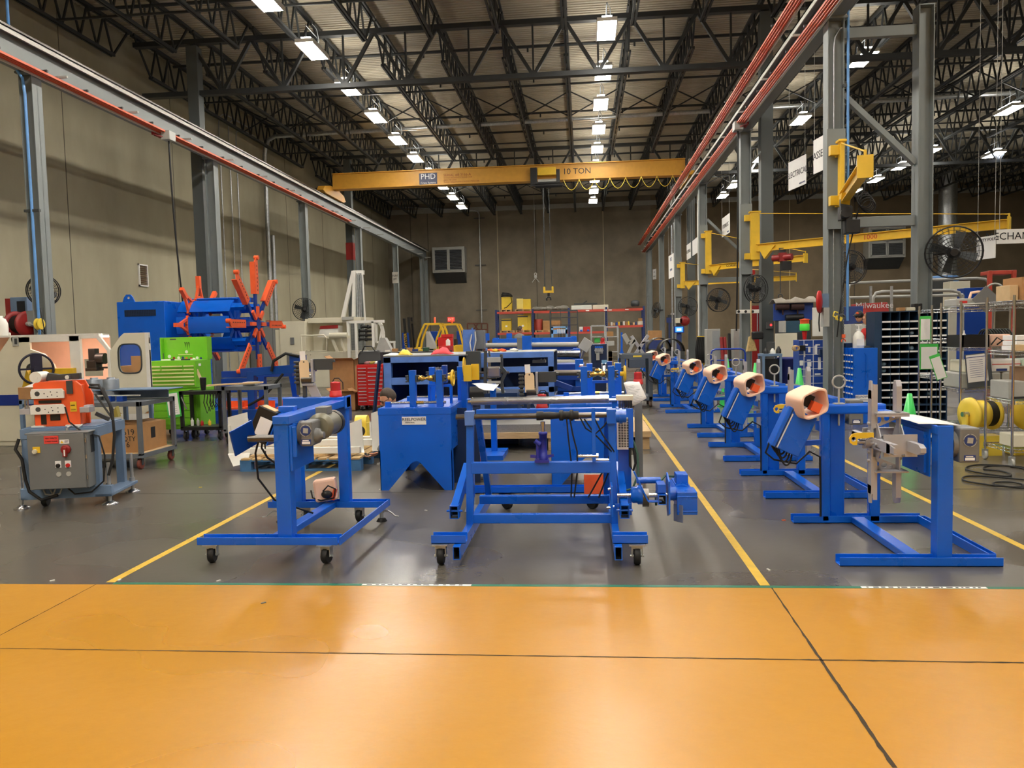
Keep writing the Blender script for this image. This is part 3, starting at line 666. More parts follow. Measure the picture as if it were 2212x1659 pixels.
sign('hanging_sign','small white ELECTRICAL sign far down the column row, left of its twin',1483,530,562,36.0,1492,34.8,[('ELECTRICAL',0.5,1)],0.2)
sign('hanging_sign','small white ASSEMBLY sign far down the column row, above the third jib crane',1496,521,553,34.5,1507,33.0,[('ASSEMBLY',0.5,1)],0.2)
sign('hanging_banner','long white banner with blue emblem far down the column row',1444,554,603,38.0,1455,36.4,[('OKC',0.2,1),('THUNDER',0.65,0.6)],0.24,'banner',ink=BLINK)
sign('hanging_sign','white MECHANICAL sign at the far right, above the wire racks',2153,496,527,15.5,2250,15.5,[('MECHANICAL',0.5,1)],0.19)
t = sign('policy_sign','white QUALITY POLICY poster with lines of small text beside the big fan',2110,514,562,14.7,2150,14.3,[('QUALITY POLICY',0.16,1)],0.075,hang=False)
pb_ = [o for o in t.children if o.name.startswith('board')][0]
b = MB(); a,c = P(2114,525,14.66),P(2146,520,14.3)
for k in range(9):
 b.box((a.x,a.y-0.02,a.z-0.028*k),(a.x+(0.26 if k < 8 else 0.15),a.y-0.015,a.z-0.028*k+0.009))
mO('printed_line',b,INK,pb_)
b = MB()
p1 = P(2112,514,14.7); p2 = P(2149,514,14.3)
for e in (p1,p2): b.tube(e,(e.x,e.y,9.5),0.004,5); mO('hanging_wire',b,LGREY,t); b = MB()
q0,q1 = P(847,587,43.2),P(860,612,43.0)
t = sign('column_sign','small white two line sign on a crane column near the end wall',847,588,612,43.1,860,42.9,[('FORK',0.35,1),('LIFT',0.65,1)],0.16,hang=False)
t = sign('column_sign','small narrow white sign on the far end brace beside the stands',1410,582,604,50.4,1417,50.0,[('EXIT',0.3,0.5),('DOOR',0.7,0.5)],0.2,hang=False)
def fan(c,R,ax,label,post=None,arm=None):
 c = Vec(c); ax = Vec(ax).normalized(); t = thing('industrial_fan',label,'fan',c-Vec((0,0,R)))
 _,_,d,sd,u = MB().frame(c,c+ax)
 b = MB()
 for k in (-0.085,0.085):
  for f in (1.0,0.86,0.72,0.58,0.44,0.3): b.ring(c+d*(k*(1.0 if f < 1 else 0.5)),d,R*f,0.004 if f < 1 else 0.012,32,5)
  for i in range(28):
   a = 2*PI*i/28; rd_ = sd*math.cos(a)+u*math.sin(a); b.path([c+d*(k*0.5)+rd_*R,c+d*k+rd_*R*0.85,c+d*k+rd_*R*0.15],0.0032,4)
 mO('wire_guard',b,BLACK,t)
 b = MB().lathe(c-d*0.16,d,[(0.03,-0.02),(R*0.24,0.0),(R*0.24,0.2),(R*0.14,0.3)],18); mO('motor',b,BLACK,t)
 for i in range(4):
  a = 2*PI*i/4+0.4; r1 = sd*math.cos(a)+u*math.sin(a); r2 = -sd*math.sin(a)+u*math.cos(a)
  b = MB().prism([c+r1*R*0.15-r2*R*0.08-d*0.02,c+r1*R*0.8-r2*R*0.26-d*0.04,c+r1*R*0.84+r2*R*0.1+d*0.04,c+r1*R*0.2+r2*R*0.12+d*0.03],d*0.006); mO('blade',b,DGREY,t)
 if arm is not None:
  b = MB().bar(c-d*0.15 if ax.y < -0.5 else c,arm,0.05,0.05); mO('mounting_arm',b,BLACK,t)
 if post is not None:
  b = MB(); b.tube((post[0],post[1],0.03),(post[0],post[1],c.z),0.03,10); b.tube((post[0],post[1],0),(post[0],post[1],0.03),0.3,18); b.bar((post[0],post[1],c.z),c,0.04,0.04); mO('stand',b,BLACK,t)
 return t
q = P(2060,545,13.7); fan(q,0.42,(-0.35,-1,-0.1),'large black wire guard fan near the QUALITY POLICY poster',None,(5.88,14.0,q.z))
q = P(1838,577,20.0); fan(q,0.40,(0.25,-1,0),'black wire guard fan half hidden by the nearest crane column',(q.x,q.y+0.25),None)
q = P(1552,648,28.2); fan(q,0.41,(0.2,-1,0),'grey wire guard fan beside the third crane column',None,(XR+0.1,28.6,q.z))
q = P(1486,662,35.5); fan(q,0.42,(0.0,-1,0),'round wire guard fan beside the fourth crane column',None,(XR+0.1,35.9,q.z))
q = P(1633,624,21.0); fan(q,0.36,(0.55,-1,0),'black fan tucked behind the second crane column',None,(XR+0.1,21.3,q.z))
q = P(1417,670,43.0); fan(q,0.42,(-1,-0.35,0.2),'wire guard fan seen edge on beside the fifth crane column',None,(XR+0.05,43.2,q.z))
q = P(94,628,14.75); fan(q,0.3,(0.9,-0.6,0),'dark fan behind the nearest column by the painted wall',None,(XL+0.1,14.4,q.z))
q = P(657,668,28.8); fan(q,0.42,(0.5,-1,0),'black fan behind the white tower machine, by the painted wall',None,(XL+0.1,28.95,q.z))
# ================================================================== THE BLUE STANDS IN THE ROW
def plate2d(b,outer,holes,o,right,up,th,m=0):
 cu = bpy.data.curves.new('pl','CURVE'); cu.dimensions = '2D'; cu.fill_mode = 'BOTH'; cu.extrude = th/2
 polys = [outer]+[[(cx+r*math.cos(2*PI*i/16),cy+r*math.sin(2*PI*i/16)) for i in range(16)] for (cx,cy,r) in holes]
 for pl in polys:
  s = cu.splines.new('POLY'); s.points.add(len(pl)-1); s.use_cyclic_u = True
  for i,p in enumerate(pl): s.points[i].co = (p[0],p[1],0,1)
 ob = bpy.data.objects.new('pl',cu); COL.objects.link(ob)
 dg = bpy.context.evaluated_depsgraph_get(); me = ob.evaluated_get(dg).to_mesh()
 R,U = Vec(right).normalized(),Vec(up).normalized(); N = R.cross(U); o = Vec(o)
 b.add([o+R*v.co.x+U*v.co.y+N*v.co.z for v in me.vertices],[tuple(p.vertices) for p in me.polygons],m)
 ob.evaluated_get(dg).to_mesh_clear(); bpy.data.objects.remove(ob); bpy.data.curves.remove(cu); return b
def sleeve(b,c,ax,w,h,L,t,m=0,e=3.2,n=28,roll=0.0,seed=0):
 c = Vec(c); ax = Vec(ax).normalized(); sd = ax.cross(ZA).normalized(); u = sd.cross(ax); r = random.Random(seed); R = []
 for k,(s_,off) in enumerate(((1,-L/2),(1,L/2),(1-2*t/w,L/2),(1-2*t/w,-L/2))):
  for i in range(n):
   a = 2*PI*i/n+roll; ca,sa = math.cos(a-roll),math.sin(a-roll)
   x = math.copysign(abs(ca)**(2/e),ca)*w/2*s_; y = math.copysign(abs(sa)**(2/e),sa)*h/2*s_
   x,y = x*math.cos(roll)-y*math.sin(roll),x*math.sin(roll)+y*math.cos(roll)
   R.append(c+sd*x+u*y+ax*(off+0.012*math.sin(3*a+seed)))
 fs_ = []
 for k in range(4):
  for i in range(n):
   j = (i+1) % n; fs_.append((k*n+i,k*n+j,((k+1) % 4)*n+j,((k+1) % 4)*n+i))
 return b.add(R,fs_,m,True)
def gearbox(t,lo,hi,name='gearbox',m=None,face=-1):
 lo,hi = Vec(lo),Vec(hi)
 b = MB().box(lo,hi); b.tube(((lo.x),(lo.y+hi.y)/2,(lo.z+hi.z)/2),(lo.x-0.03,(lo.y+hi.y)/2,(lo.z+hi.z)/2),0.09,20)
 g = mO(name,b,m or GREY,t,bev=0.012); w_ = hi.x-lo.x; cx = (lo.x+hi.x)/2
 b = MB().lathe((cx,lo.y-0.003,lo.z+(hi.z-lo.z)*0.64),(0,1,0),[(0.036,0),(0.036,0.003)],24); mO('badge',b,BLINK,g)
 b = MB(); z0 = lo.z+(hi.z-lo.z)*0.64
 for a0 in (0.25,0.75,1.25,1.75): b.ring((cx,lo.y-0.004,z0),(0,1,0),0.041,0.0025,8,4,0,(a0-0.2)*PI,(a0+0.2)*PI)
 b.cb((cx,lo.y-0.005,z0),(0.036,0.003,0.036),0,RY(0.1)); mO('badge_mark',b,LGREY,g)
 b = MB().box((cx-0.036,lo.y-0.003,lo.z+0.014),(cx+0.036,lo.y,lo.z+0.052)); mO('name_plate',b,BLINK,g)
 b = MB().box((cx-0.03,lo.y-0.0045,lo.z+0.018),(cx+0.03,lo.y-0.003,lo.z+0.036)); b.box((cx-0.026,lo.y-0.0045,lo.z+0.04),(cx+0.02,lo.y-0.003,lo.z+0.047)); mO('plate_print',b,WINK,g)
 return g
def make_stand():
 X0,X1,Ya,Yb = 1.685,2.725,5.335,6.53
 t = thing('payoff_stand','x','machine stand',(2.2,5.9,0),'blue payoff stands in the row along the yellow line')
 for (y,xa,xb) in ((Ya+0.05,X0,X1),(Yb+0.05,X0+0.01,X1)):
  b = MB().chan((xa,y,0.031),(xb,y,0.031),0.1,0.06,0.008); mO('base_channel',b,BLUE,t,bev=0.002)
 b = MB().bar((X1-0.05,Ya+0.1,0.033),(X1-0.05,Yb+0.0,0.033),0.012,0.062); b.bar((X1-0.004,Ya+0.1,0.033),(X1-0.004,Yb,0.033),0.008,0.062); mO('side_rail',b,BLUE,t)
 b = MB().bar((2.2,Ya+0.1,0.03),(2.2,Yb,0.03),0.1,0.05); mO('centre_tie',b,BLUE,t,bev=0.006)
 b = MB().box((2.315,5.36,0.01),(2.415,5.46,0.935)); mO('post',b,BLUE,t,bev=0.006)
 b = MB().box((1.915,6.53,0.01),(1.985,6.6,0.93)); mO('post',b,BLUE,t,bev=0.014)
 b = MB().box((2.295,6.53,0.01),(2.38,6.6,0.9)); mO('post',b,BLUE,t,bev=0.01)
 b = MB().box((2.0,6.6,0.01),(2.12,6.68,0.9)); mO('post',b,BLUE,t,bev=0.01)
 b = MB().box((1.9,6.52,0.895),(2.42,6.62,0.975)); mO('cross_beam',b,BLUE,t,bev=0.014)
 b = MB().box((2.31,5.37,0.875),(2.41,6.52,0.935)); mO('top_beam',b,BLUE,t,bev=0.006)
 b = MB().box((2.285,5.5,0.6),(2.31,5.85,0.88)); b.box((2.3,5.46,0.58),(2.312,5.9,0.9)); mO('gearbox_plate',b,BLUE,t)
 b = MB().box((2.285,6.18,0.74),(2.31,6.53,0.93)); mO('gusset',b,BLUE,t)
 b = MB().ring((2.06,6.56,1.155),(0,1,0),0.05,0.008,28,8); mO('guide_ring',b,LGREY,t); g = t.children[-1]
 b = MB().tube((2.06,6.56,0.8),(2.06,6.56,1.1),0.0085,10); b.box((2.02,6.53,0.975),(2.1,6.59,0.983)); mO('ring_stem',b,LGREY,g)
 c = Vec((1.64,6.3,0.785)); R = RY(0.44)
 b = MB().cb(c+Vec((0,0.075,0)),(0.235,0.15,0.34),0,R); bx = mO('control_box',b,BLUE,t,bev=0.008)
 b = MB().cb(c+R @ Vec((-0.083,-0.003,0.0)),(0.006,0.006,0.335),0,R); mO('door_seam',b,NAVY,bx)
 b = MB().cb(c+R @ Vec((-0.07,-0.004,-0.02)),(0.009,0.006,0.29),0,R); mO('edge_strip',b,WHITE,bx)
 b = MB().bar((1.69,6.5,0.665),(1.93,6.56,0.665),0.035,0.04); mO('box_arm',b,BLUE,t)
 fc = c+R @ Vec((0.0,0,0.2))+Vec((0.02,0.03,0.05))
 b = MB(); sleeve(b,fc,(0.42,-1,-0.08),0.25,0.2,0.2,0.02,0,5.0,28,-0.35,1); fw = mO('foam_wrap',b,FOAM,t,bev=0.004)
 b = MB().cb(fc+Vec((0.05,-0.04,-0.035)),(0.07,0.09,0.075),0,R); mO('orange_switch',b,ORANGE,fw)
 b = MB().cb(fc+Vec((-0.01,0.03,0.02)),(0.12,0.05,0.1),0,R); mO('switch_block',b,BLACK,fw)
 bt = c+R @ Vec((0.0,0.08,-0.17))
 for k in range(4):
  p = bt+R @ Vec((-0.1+0.02*k,0,0.01)); q = bt+R @ Vec((0.02+0.02*k,0,0.0)); dd = 0.05+0.022*k
  b = MB().path([p.lerp(q,i/9)-Vec((0,0.004*k,dd*math.sin(PI*i/9)**0.7)) for i in range(10)],0.0075,6); mO('cable',b,RUBBER,bx)
 b = MB().path([bt+Vec((-0.1,0,0.06)),bt+Vec((-0.13,0,-0.02)),bt+Vec((-0.06,0.02,-0.08)),bt+Vec((0.12,0.05,-0.12)),bt+Vec((0.24,0.1,-0.03)),(1.9,6.52,0.55),(1.905,6.52,0.3),(1.905,6.52,0.06)],0.008,6); mO('cable',b,RUBBER,bx)
 gearbox(t,(2.455,5.37,0.685),(2.585,5.56,0.918))
 b = MB().tube((1.9,5.62,0.8),(2.46,5.62,0.8),0.022,14); mO('shaft',b,STEEL,t)
 cy_,cz_ = 5.6,0.8
 b = MB().tube((1.93,cy_,cz_),(2.02,cy_,cz_),0.038,18); b.tube((1.86,cy_,cz_),(1.93,cy_,cz_),0.014,10)
 plate2d(b,[(-0.11,0.05),(-0.05,0.13),(0.05,0.13),(0.11,0.05),(0.11,-0.05),(0.05,-0.13),(-0.05,-0.13),(-0.11,-0.05)],[(0.07,0,0.01),(-0.07,0,0.01)],(2.0,cy_,cz_),YA,ZA,0.008)
 plate2d(b,[(-0.1,0.04),(-0.04,0.12),(0.04,0.12),(0.1,0.04),(0.1,-0.04),(0.04,-0.12),(-0.04,-0.12),(-0.1,-0.04)],[],(2.16,cy_,cz_),YA,ZA,0.008)
 hd = mO('coiler_head',b,ALU,t)
 for k in range(4):
  a = k*PI/2+0.0; b = MB()
  w_ = 0.035
  b.box((1.965,-w_,0.04),(1.978,w_,0.36)); b.prism([(1.965,-w_,0.3),(1.965,w_,0.3),(1.965,w_*0.5,0.425),(1.965,-w_*0.5,0.425)],(0.012,0,0)); b.box((1.978,-w_,0.1),(2.005,-w_+0.006,0.4)); b.box((1.978,w_-0.006,0.1),(2.005,w_,0.4))
  b.box((2.15,-0.03,0.06),(2.162,0.03,0.22)); b.prism([(2.165,-0.034,0.21),(2.165,0.034,0.21),(2.165,0.034,0.385),(2.165,0.015,0.425),(2.165,-0.015,0.425),(2.165,-0.034,0.385)],(-0.035,0,0))
  b.box((1.985,-0.075,0.195),(2.2,0.075,0.205)); b.box((1.985,-0.075,0.18),(2.2,-0.069,0.2))
  plate2d(b,[(1.965,0.105),(1.975,0.09),(2.15,0.165),(2.15,0.195),(1.965,0.195)],[(2.01,0.155,0.026),(2.07,0.166,0.019),(2.115,0.176,0.01)],(0,-0.02,0),XA,ZA,0.006)
  for (zz) in (0.07,0.13): b.lathe((1.95,0.0,zz),XA,[(0.011,0),(0.011,0.016)],10)
  b.move(Matrix.Translation((0,cy_,cz_)) @ Matrix.Rotation(a,4,'X')); mO('coiler_arm',b,ALU,hd)
 b = MB(); o = Vec((1.95,cy_-0.06,cz_+0.05)); plate2d(b,[(0.02,0.022),(-0.09,0.022),(-0.125,0.012),(-0.142,-0.015),(-0.138,-0.045),(-0.115,-0.062),(-0.09,-0.062),(-0.088,-0.018),(0.02,-0.012)],[(-0.112,-0.022,0.017)],o,XA,ZA,0.012); l_ = mO('latch',b,YEL,hd,bev=0.002)
 b = MB().lathe(o+Vec((0.0,-0.012,0.005)),YA,[(0.011,0),(0.011,0.012)],6); mO('latch_bolt',b,STEEL,l_)
 b = MB().tube((1.86,5.48,0.83),(1.9,5.5,0.83),0.009,8); b.tube((1.9,5.5,0.83),(1.98,5.55,0.84),0.006,8); b.tube((2.02,5.42,0.74),(2.1,5.4,0.735),0.006,8); b.lathe((2.1,5.4,0.735),XA,[(0.012,0),(0.012,0.02)],8); mO('clamp_screw',b,STEEL,hd)
 return t
st = make_stand()
st['label'] = 'nearest blue payoff stand of the row, with paper on its top beam'
SL = ('second nearest blue payoff stand of the row along the yellow line','third nearest blue payoff stand of the row, green cone behind it','fourth nearest blue payoff stand of the row along the yellow line','fifth blue payoff stand of the row, in front of the blue hand trolley','farthest blue payoff stand of the row, beside the grey podium cart')
SDY = (2.15,4.3,6.5,10.1,12.8)
for dy,lb in zip(SDY,SL): copy_tree(st,(-0.0 if dy < 10 else -0.1,dy,0),lb)
a = [P(1972,908,5.95),P(2032,907,5.95)]
zt = 0.94
b = MB(); rows = []
for i in range(5):
 f = i/4; y = 5.43+0.62*f; rows.append([(2.22+0.0*f,y,zt+0.002+0.004*math.sin(5*f)),(2.34,y,zt+0.001),(2.49-0.05*f,y,zt-0.012*(1-f)+0.004*math.sin(4*f))])
b.sheet(rows); pp = one('drawing_sheet','white drawing sheet lying on the top beam of the nearest stand','paper',b,PAPER,solid=0.001)
b = MB().box((2.3,5.98,zt+0.006),(2.36,6.02,zt+0.014)); b.tube((2.31,6.0,zt+0.015),(2.35,6.0,zt+0.015),0.008,8); one('binder_clip','small metal clip on the drawing sheet of the nearest stand','clip',b,BRASS)
def caster(parent,x,y,ztop,r=0.062,m=None,w_=0.045,rz=0.0,name='caster'):
 b = MB(); R = RZ(rz); c = Vec((x,y,r))
 def lb(p,d): b.cb(c+R @ Vec(p),d,0,R)
 lb((0,0,ztop-r-0.004),(0.11,0.1,0.008)); lb((w_/2+0.012,0.0,(ztop-r)/2-0.004),(0.006,0.045,ztop-r)); lb((-w_/2-0.012,0.0,(ztop-r)/2-0.004),(0.006,0.045,ztop-r)); lb((0,0,ztop-r-0.02),(w_+0.03,0.05,0.024))
 a = R @ XA; b.tube(c-a*(w_/2+0.025),c+a*(w_/2+0.025),0.009,8)
 ca = mO(name,b,ZINC,parent)
 b = MB().lathe(c-a*(w_/2),a,[(r*0.86,0),(r,w_*0.2),(r,w_*0.8),(r*0.86,w_)],24); mO('wheel',b,m or RUBBER,ca)
 return ca
def jack(parent,x,y,ztop,hs=1):
 b = MB().box((x-0.05,y-0.05,ztop-0.008),(x+0.05,y+0.05,ztop)); b.tube((x,y,0.03),(x,y,ztop),0.017,10); b.box((x-0.03,y-0.02,ztop-0.06),(x+0.03,y+0.02,ztop-0.02))
 j = mO('floor_lock',b,ZINC,parent)
 b = MB().tube((x,y,0.0),(x,y,0.028),0.048,16,0.03); mO('foot_pad',b,RUBBER,j)
 b = MB().path([(x,y-0.02,ztop-0.045),(x+hs*0.07,y-0.03,ztop-0.04),(x+hs*0.1,y-0.03,ztop-0.06),(x+hs*0.125,y-0.03,ztop-0.085),(x+hs*0.16,y-0.03,ztop-0.09)],0.006,6); mO('foot_lever',b,ZINC,j)
def beacon(c,label,group=None):
 t = thing('warning_beacon',label,'beacon',c); c = Vec(c)
 b = MB().lathe(c,ZA,[(0.054,0),(0.056,0.02),(0.05,0.025),(0.052,0.05),(0.044,0.054)],24); mO('base',b,RED,t)
 b = MB().lathe(c+Vec((0,0,0.054)),ZA,[(0.042+0.002*(i % 2),0.006*i) for i in range(13)]+[(0.02,0.078)],24); mO('lens',b,GLASSR,t)
 b = MB().path([c+Vec((-0.03,0.01,0.125)),c+Vec((-0.01,0.01,0.16)),c+Vec((0.03,0.01,0.16)),c+Vec((0.06,0.02,0.12)),c+Vec((0.06,0.02,0.06))],0.005,6); mO('lead',b,RUBBER,t)
 return t
def counter_head(t,o,m_arm=DGREY):
 o = Vec(o)
 b = MB(); b.box(o+Vec((-0.03,-0.015,0)),o+Vec((0.0,0.02,0.36))); b.box(o+Vec((-0.09,0.0,0.02)),o+Vec((-0.06,0.02,0.3)))
 for k in range(6): b.box(o+Vec((-0.1,-0.02,0.12+0.035*k)),o+Vec((-0.05,-0.005,0.14+0.035*k)))
 h = mO('counter_head',b,DGREY,t,bev=0.004)
 b = MB().box(o+Vec((0.055,-0.03,0.13)),o+Vec((0.075,0.03,0.33))); b.box(o+Vec((-0.03,-0.03,0.1)),o+Vec((0.075,0.03,0.12))); b.prism([o+Vec((0.0,-0.02,0.12)),o+Vec((0.09,-0.02,0.11)),o+Vec((0.14,-0.02,0.0)),o+Vec((0.05,-0.02,0.0))],(0,0.01,0)); mO('side_bracket',b,ALU,h,bev=0.003)
 b = MB().tube(o+Vec((-0.03,0,0.155)),o+Vec((0.06,0,0.155)),0.045,18); mO('roller',b,DSTEEL,h)
 b = MB().box(o+Vec((0.075,-0.005,0.235)),o+Vec((0.24,0.01,0.33))); b.box(o+Vec((0.24,-0.01,0.3)),o+Vec((0.262,0.02,0.322))); arm = mO('sensor_arm',b,DGREY,h,bev=0.003)
 b = MB()
 for dx,dz in ((0.13,0.315),(0.19,0.315),(0.13,0.25),(0.19,0.25)): b.lathe(o+Vec((dx,-0.011,dz)),YA,[(0.006,0),(0.006,0.006)],8)
 mO('screw',b,STEEL,arm)
 yy = o.y-0.04
 b = MB(); b.prism([(o.x-0.04,yy,o.z+0.15),(o.x+0.045,yy,o.z+0.15),(o.x+0.045,yy,o.z+0.3),(o.x+0.03,yy,o.z+0.325),(o.x-0.028,yy,o.z+0.325),(o.x-0.042,yy,o.z+0.3)],(0,0.0015,0)); tg = mO('manila_tag',b,MANILA,t)
 b = MB().lathe((o.x+0.001,yy-0.001,o.z+0.308),YA,[(0.007,0),(0.007,0.002)],10); mO('eyelet',b,DGREY,tg)
 b = MB().cb((o.x-0.015,yy+0.02,o.z+0.36),(0.05,0.0015,0.08),0,RY(-0.05)); mO('white_tag',b,PAPER,t)
# ================================================================== THE CASTER STAND (leftmost blue frame)
t = thing('caster_stand','blue payoff stand on casters with grey gearmotor, beside the far yellow line','machine stand',(-2.25,5.95,0))
zb = 0.165
for (y,xa,xb) in ((5.41,-2.8,-1.76),(6.62,-2.77,-1.71)):
 b = MB().chan((xa,y,zb),(xb,y,zb),0.11,0.055,0.008); mO('base_channel',b,BLUE,t,bev=0.002)
b = MB().bar((-1.745,5.36,zb),(-1.71,6.67,zb),0.01,0.055); mO('side_rail',b,BLUE,t)
b = MB().bar((-2.24,5.46,zb),(-2.2,6.57,zb),0.09,0.05); mO('centre_tie',b,BLUE,t,bev=0.006)
b = MB().box((-2.215,5.4,0.15),(-2.105,5.5,1.02)); mO('post',b,BLUE,t,bev=0.006)
b = MB().box((-2.55,6.58,0.15),(-2.46,6.67,1.0)); mO('post',b,BLUE,t,bev=0.006)
b = MB().box((-2.13,6.58,0.15),(-2.04,6.67,1.02)); mO('post',b,BLUE,t,bev=0.006)
b = MB().box((-2.6,6.57,1.005),(-2.03,6.68,1.1)); b.box((-2.04,6.52,1.0),(-2.03,6.7,1.11)); mO('cross_beam',b,BLUE,t,bev=0.005)
b = MB().prism([(-2.215,5.39,1.0),(-2.095,5.39,1.0),(-2.035,6.57,1.02),(-2.155,6.57,1.02)],(0,0,0.06)); mO('top_beam',b,BLUE,t,bev=0.005)
b = MB().box((-2.105,5.41,0.66),(-2.085,5.86,0.99)); b.prism([(-2.085,5.42,0.76),(-2.085,5.44,0.76),(-2.085,5.44,0.98),(-2.085,5.42,0.98)],(0.03,0,0)); mO('motor_plate',b,BLUE,t,bev=0.004)
g = gearbox(t,(-2.045,5.47,0.83),(-1.955,5.67,1.01))
b = MB().lathe((-1.955,5.56,0.9),XA,[(0.055,0),(0.05,0.03),(0.03,0.035),(0.025,0.06)],20); mO('output_boss',b,GREY,g)
MOTG = mat('olive_grey_motor',(124,122,106),0.35,0.2,0.05)
b = MB().lathe((-1.965,5.66,0.95),YA,[(0.07,0),(0.1,0.02),(0.1,0.05),(0.085,0.06),(0.088,0.29),(0.08,0.3)],24); mo = mO('motor',b,MOTG,t)
b = MB().lathe((-1.965,5.94,0.95),YA,[(0.092,0),(0.096,0.05),(0.08,0.09)],24); mO('fan_cover',b,BLACK,mo)
b = MB().box((-2.02,5.74,1.03),(-1.93,5.87,1.09)); mO('terminal_box',b,GREY,mo,bev=0.006)
b = MB().tube((-2.42,5.45,0.895),(-2.2,5.45,0.895),0.026,18); mO('shaft',b,DSTEEL,t)
b = MB().cb((-2.46,5.45,0.9),(0.014,0.2,0.2),0,RX(0.4) @ RZ(-0.5)); mO('shaft_plate',b,BLUE2,t,bev=0.004)
R = RY(0.42); c = Vec((-2.4,5.7,0.97))
b = MB().cb(c,(0.15,0.12,0.26),0,R); bx = mO('control_box',b,BLACK,t,bev=0.006)
b = MB().cb(c+R @ Vec((0.02,-0.062,-0.01)),(0.1,0.002,0.14),0,R); mO('paper_label',b,PAPER,bx)
b = MB().cb(c+R @ Vec((0.0,0,0.132)),(0.11,0.09,0.003),0,R); mO('top_label',b,CARD2,bx)
b = MB().cb(c+R @ Vec((0.09,0.02,0.0)),(0.012,0.16,0.26),0,R); b.bar(c+R @ Vec((0.09,0.06,0.08)),(-2.1,5.8,1.03),0.05,0.05); b.box((-2.3,5.72,1.0),(-2.18,5.8,1.1)); mO('box_bracket',b,BLUE,t,bev=0.004)
cb_ = c+R @ Vec((0,0,-0.13))
b = MB().path([cb_,cb_+Vec((-0.03,0,-0.1)),cb_+Vec((-0.03,0.03,-0.3)),cb_+Vec((0.02,0.2,-0.5)),(-2.25,6.0,0.25),(-2.2,6.1,0.2)],0.008,6); mO('cable',b,RUBBER,t)
b = MB().path([cb_+Vec((0.03,0,0)),cb_+Vec((0.02,0,-0.06)),cb_+Vec((0.05,0.03,-0.14)),cb_+Vec((0.12,0.06,-0.2)),(-2.24,5.8,0.6)],0.008,6); b.tube((-2.3,5.45,0.82),(-2.3,5.45,0.89),0.006,8); mO('cable',b,RUBBER,t)
for (x,y,r_) in ((-2.71,5.4,0.1),(-1.85,5.38,-0.2),(-2.45,6.63,0.3),(-1.97,6.63,-0.1)): caster(t,x,y,0.138,0.058,rz=r_)
jack(t,-2.68,6.64,0.138,-1); jack(t,-1.78,6.65,0.138,1)
counter_head(t,(-2.4,6.62,1.1))
beacon((-2.14,6.62,1.1),'red beacon on the top of the caster stand')
q = Vec((-2.24,6.56,0.2)); t2 = thing('foam_bundle','foam wrapped plug bundle resting on the base of the caster stand','bundle',q)
b = MB(); b.cb(q+Vec((0,0.0,0.1)),(0.19,0.13,0.19),0,RY(-0.12) @ RZ(0.2)); mO('foam_wrap',b,FOAM,t2,bev=0.02)
b = MB().ball(q+Vec((0.03,-0.07,0.07)),0.05,0,(1,0.5,0.7)); mO('plug',b,BLACK,t2)
b = MB().path([q+Vec((0.0,-0.08,0.1)),q+Vec((0.05,-0.09,0.15)),q+Vec((0.11,-0.08,0.12)),q+Vec((0.09,-0.07,0.04)),q+Vec((-0.02,-0.08,0.02)),q+Vec((-0.1,-0.06,0.04)),q+Vec((-0.12,-0.04,0.1))],0.007,6); mO('cable',b,RUBBER,t2)
b = MB().cb(q+Vec((0.09,-0.06,0.07)),(0.03,0.02,0.1),0,RY(0.3)); mO('orange_card',b,ORANGE,t2)
# ================================================================== THE MIDDLE CASTER FRAME
t = thing('roller_bench','low blue tube frame on casters with a blue gearmotor at its side','machine frame',(-0.35,6.1,0)); F2 = t
YU = 5.95
xl_,xr_ = -0.895,0.215
for x in (xl_,xr_):
 b = MB().htube((x,5.28,0.102),(x,7.15,0.102),0.052,0.094,0.007,0,1); mO('base_tube',b,[BLUE,DARKIN],t,bev=0.002)
for (x,s) in ((xl_,1),(xr_,1)):
 xt = x+0.02 if x < 0 else x-0.01
 b = MB().bar((x,YU,0.14),(xt,YU+0.02,P(1016,912,YU).z),0.055,0.055,0,YA); mO('upright',b,BLUE,t,bev=0.004)
 b = MB().bar((x+0.03*s*(1 if x < 0 else -1),6.95,0.14),(x+0.03*(1 if x < 0 else -1),6.35,0.93),0.05,0.05,0,XA); mO('rear_upright',b,BLUE,t,bev=0.004)
for (ya,yb_,Y,dep,nm) in ((1111,1131,YU-0.02,0.055,'cross_tube'),(1071,1089,6.35,0.055,'cross_tube'),(998,1023,YU-0.02,0.055,'cross_tube'),(883,905,6.3,0.05,'cross_tube')):
 zt_,zb_ = P(1180,ya,Y).z,P(1180,yb_,Y).z
 b = MB().box((xl_+0.02,Y,zb_),(xr_-0.02,Y+dep,zt_)); mO(nm,b,BLUE,t,bev=0.006)
b = MB().chan((-1.1,7.1,0.185),(0.4,7.1,0.185),0.1,0.06,0.008); mO('rear_channel',b,BLUE,t)
for (x0_,x1_) in ((-1.085,-0.84),(0.18,0.42)):
 b = MB().chan((x0_,5.4,0.18),(x1_,5.4,0.18),0.1,0.06,0.008); mO('caster_bracket',b,BLUE,t,bev=0.002)
for (x,y) in ((-1.02,5.37),(0.345,5.37),(-0.72,7.1),(0.06,7.1)): caster(t,x,y,0.148,0.062,rz=0.0 if y < 6 else 0.9)
q = G(1010,1122); b = MB().cb((-1.03,7.1,0.1),(0.03,0.05,0.1)); b.cb((-1.03,7.0,0.03),(0.12,0.14,0.008),0,RX(0.25)); b.cb((-1.03,7.05,0.012),(0.07,0.07,0.024)); mO('floor_lock',b,ZINC,t)
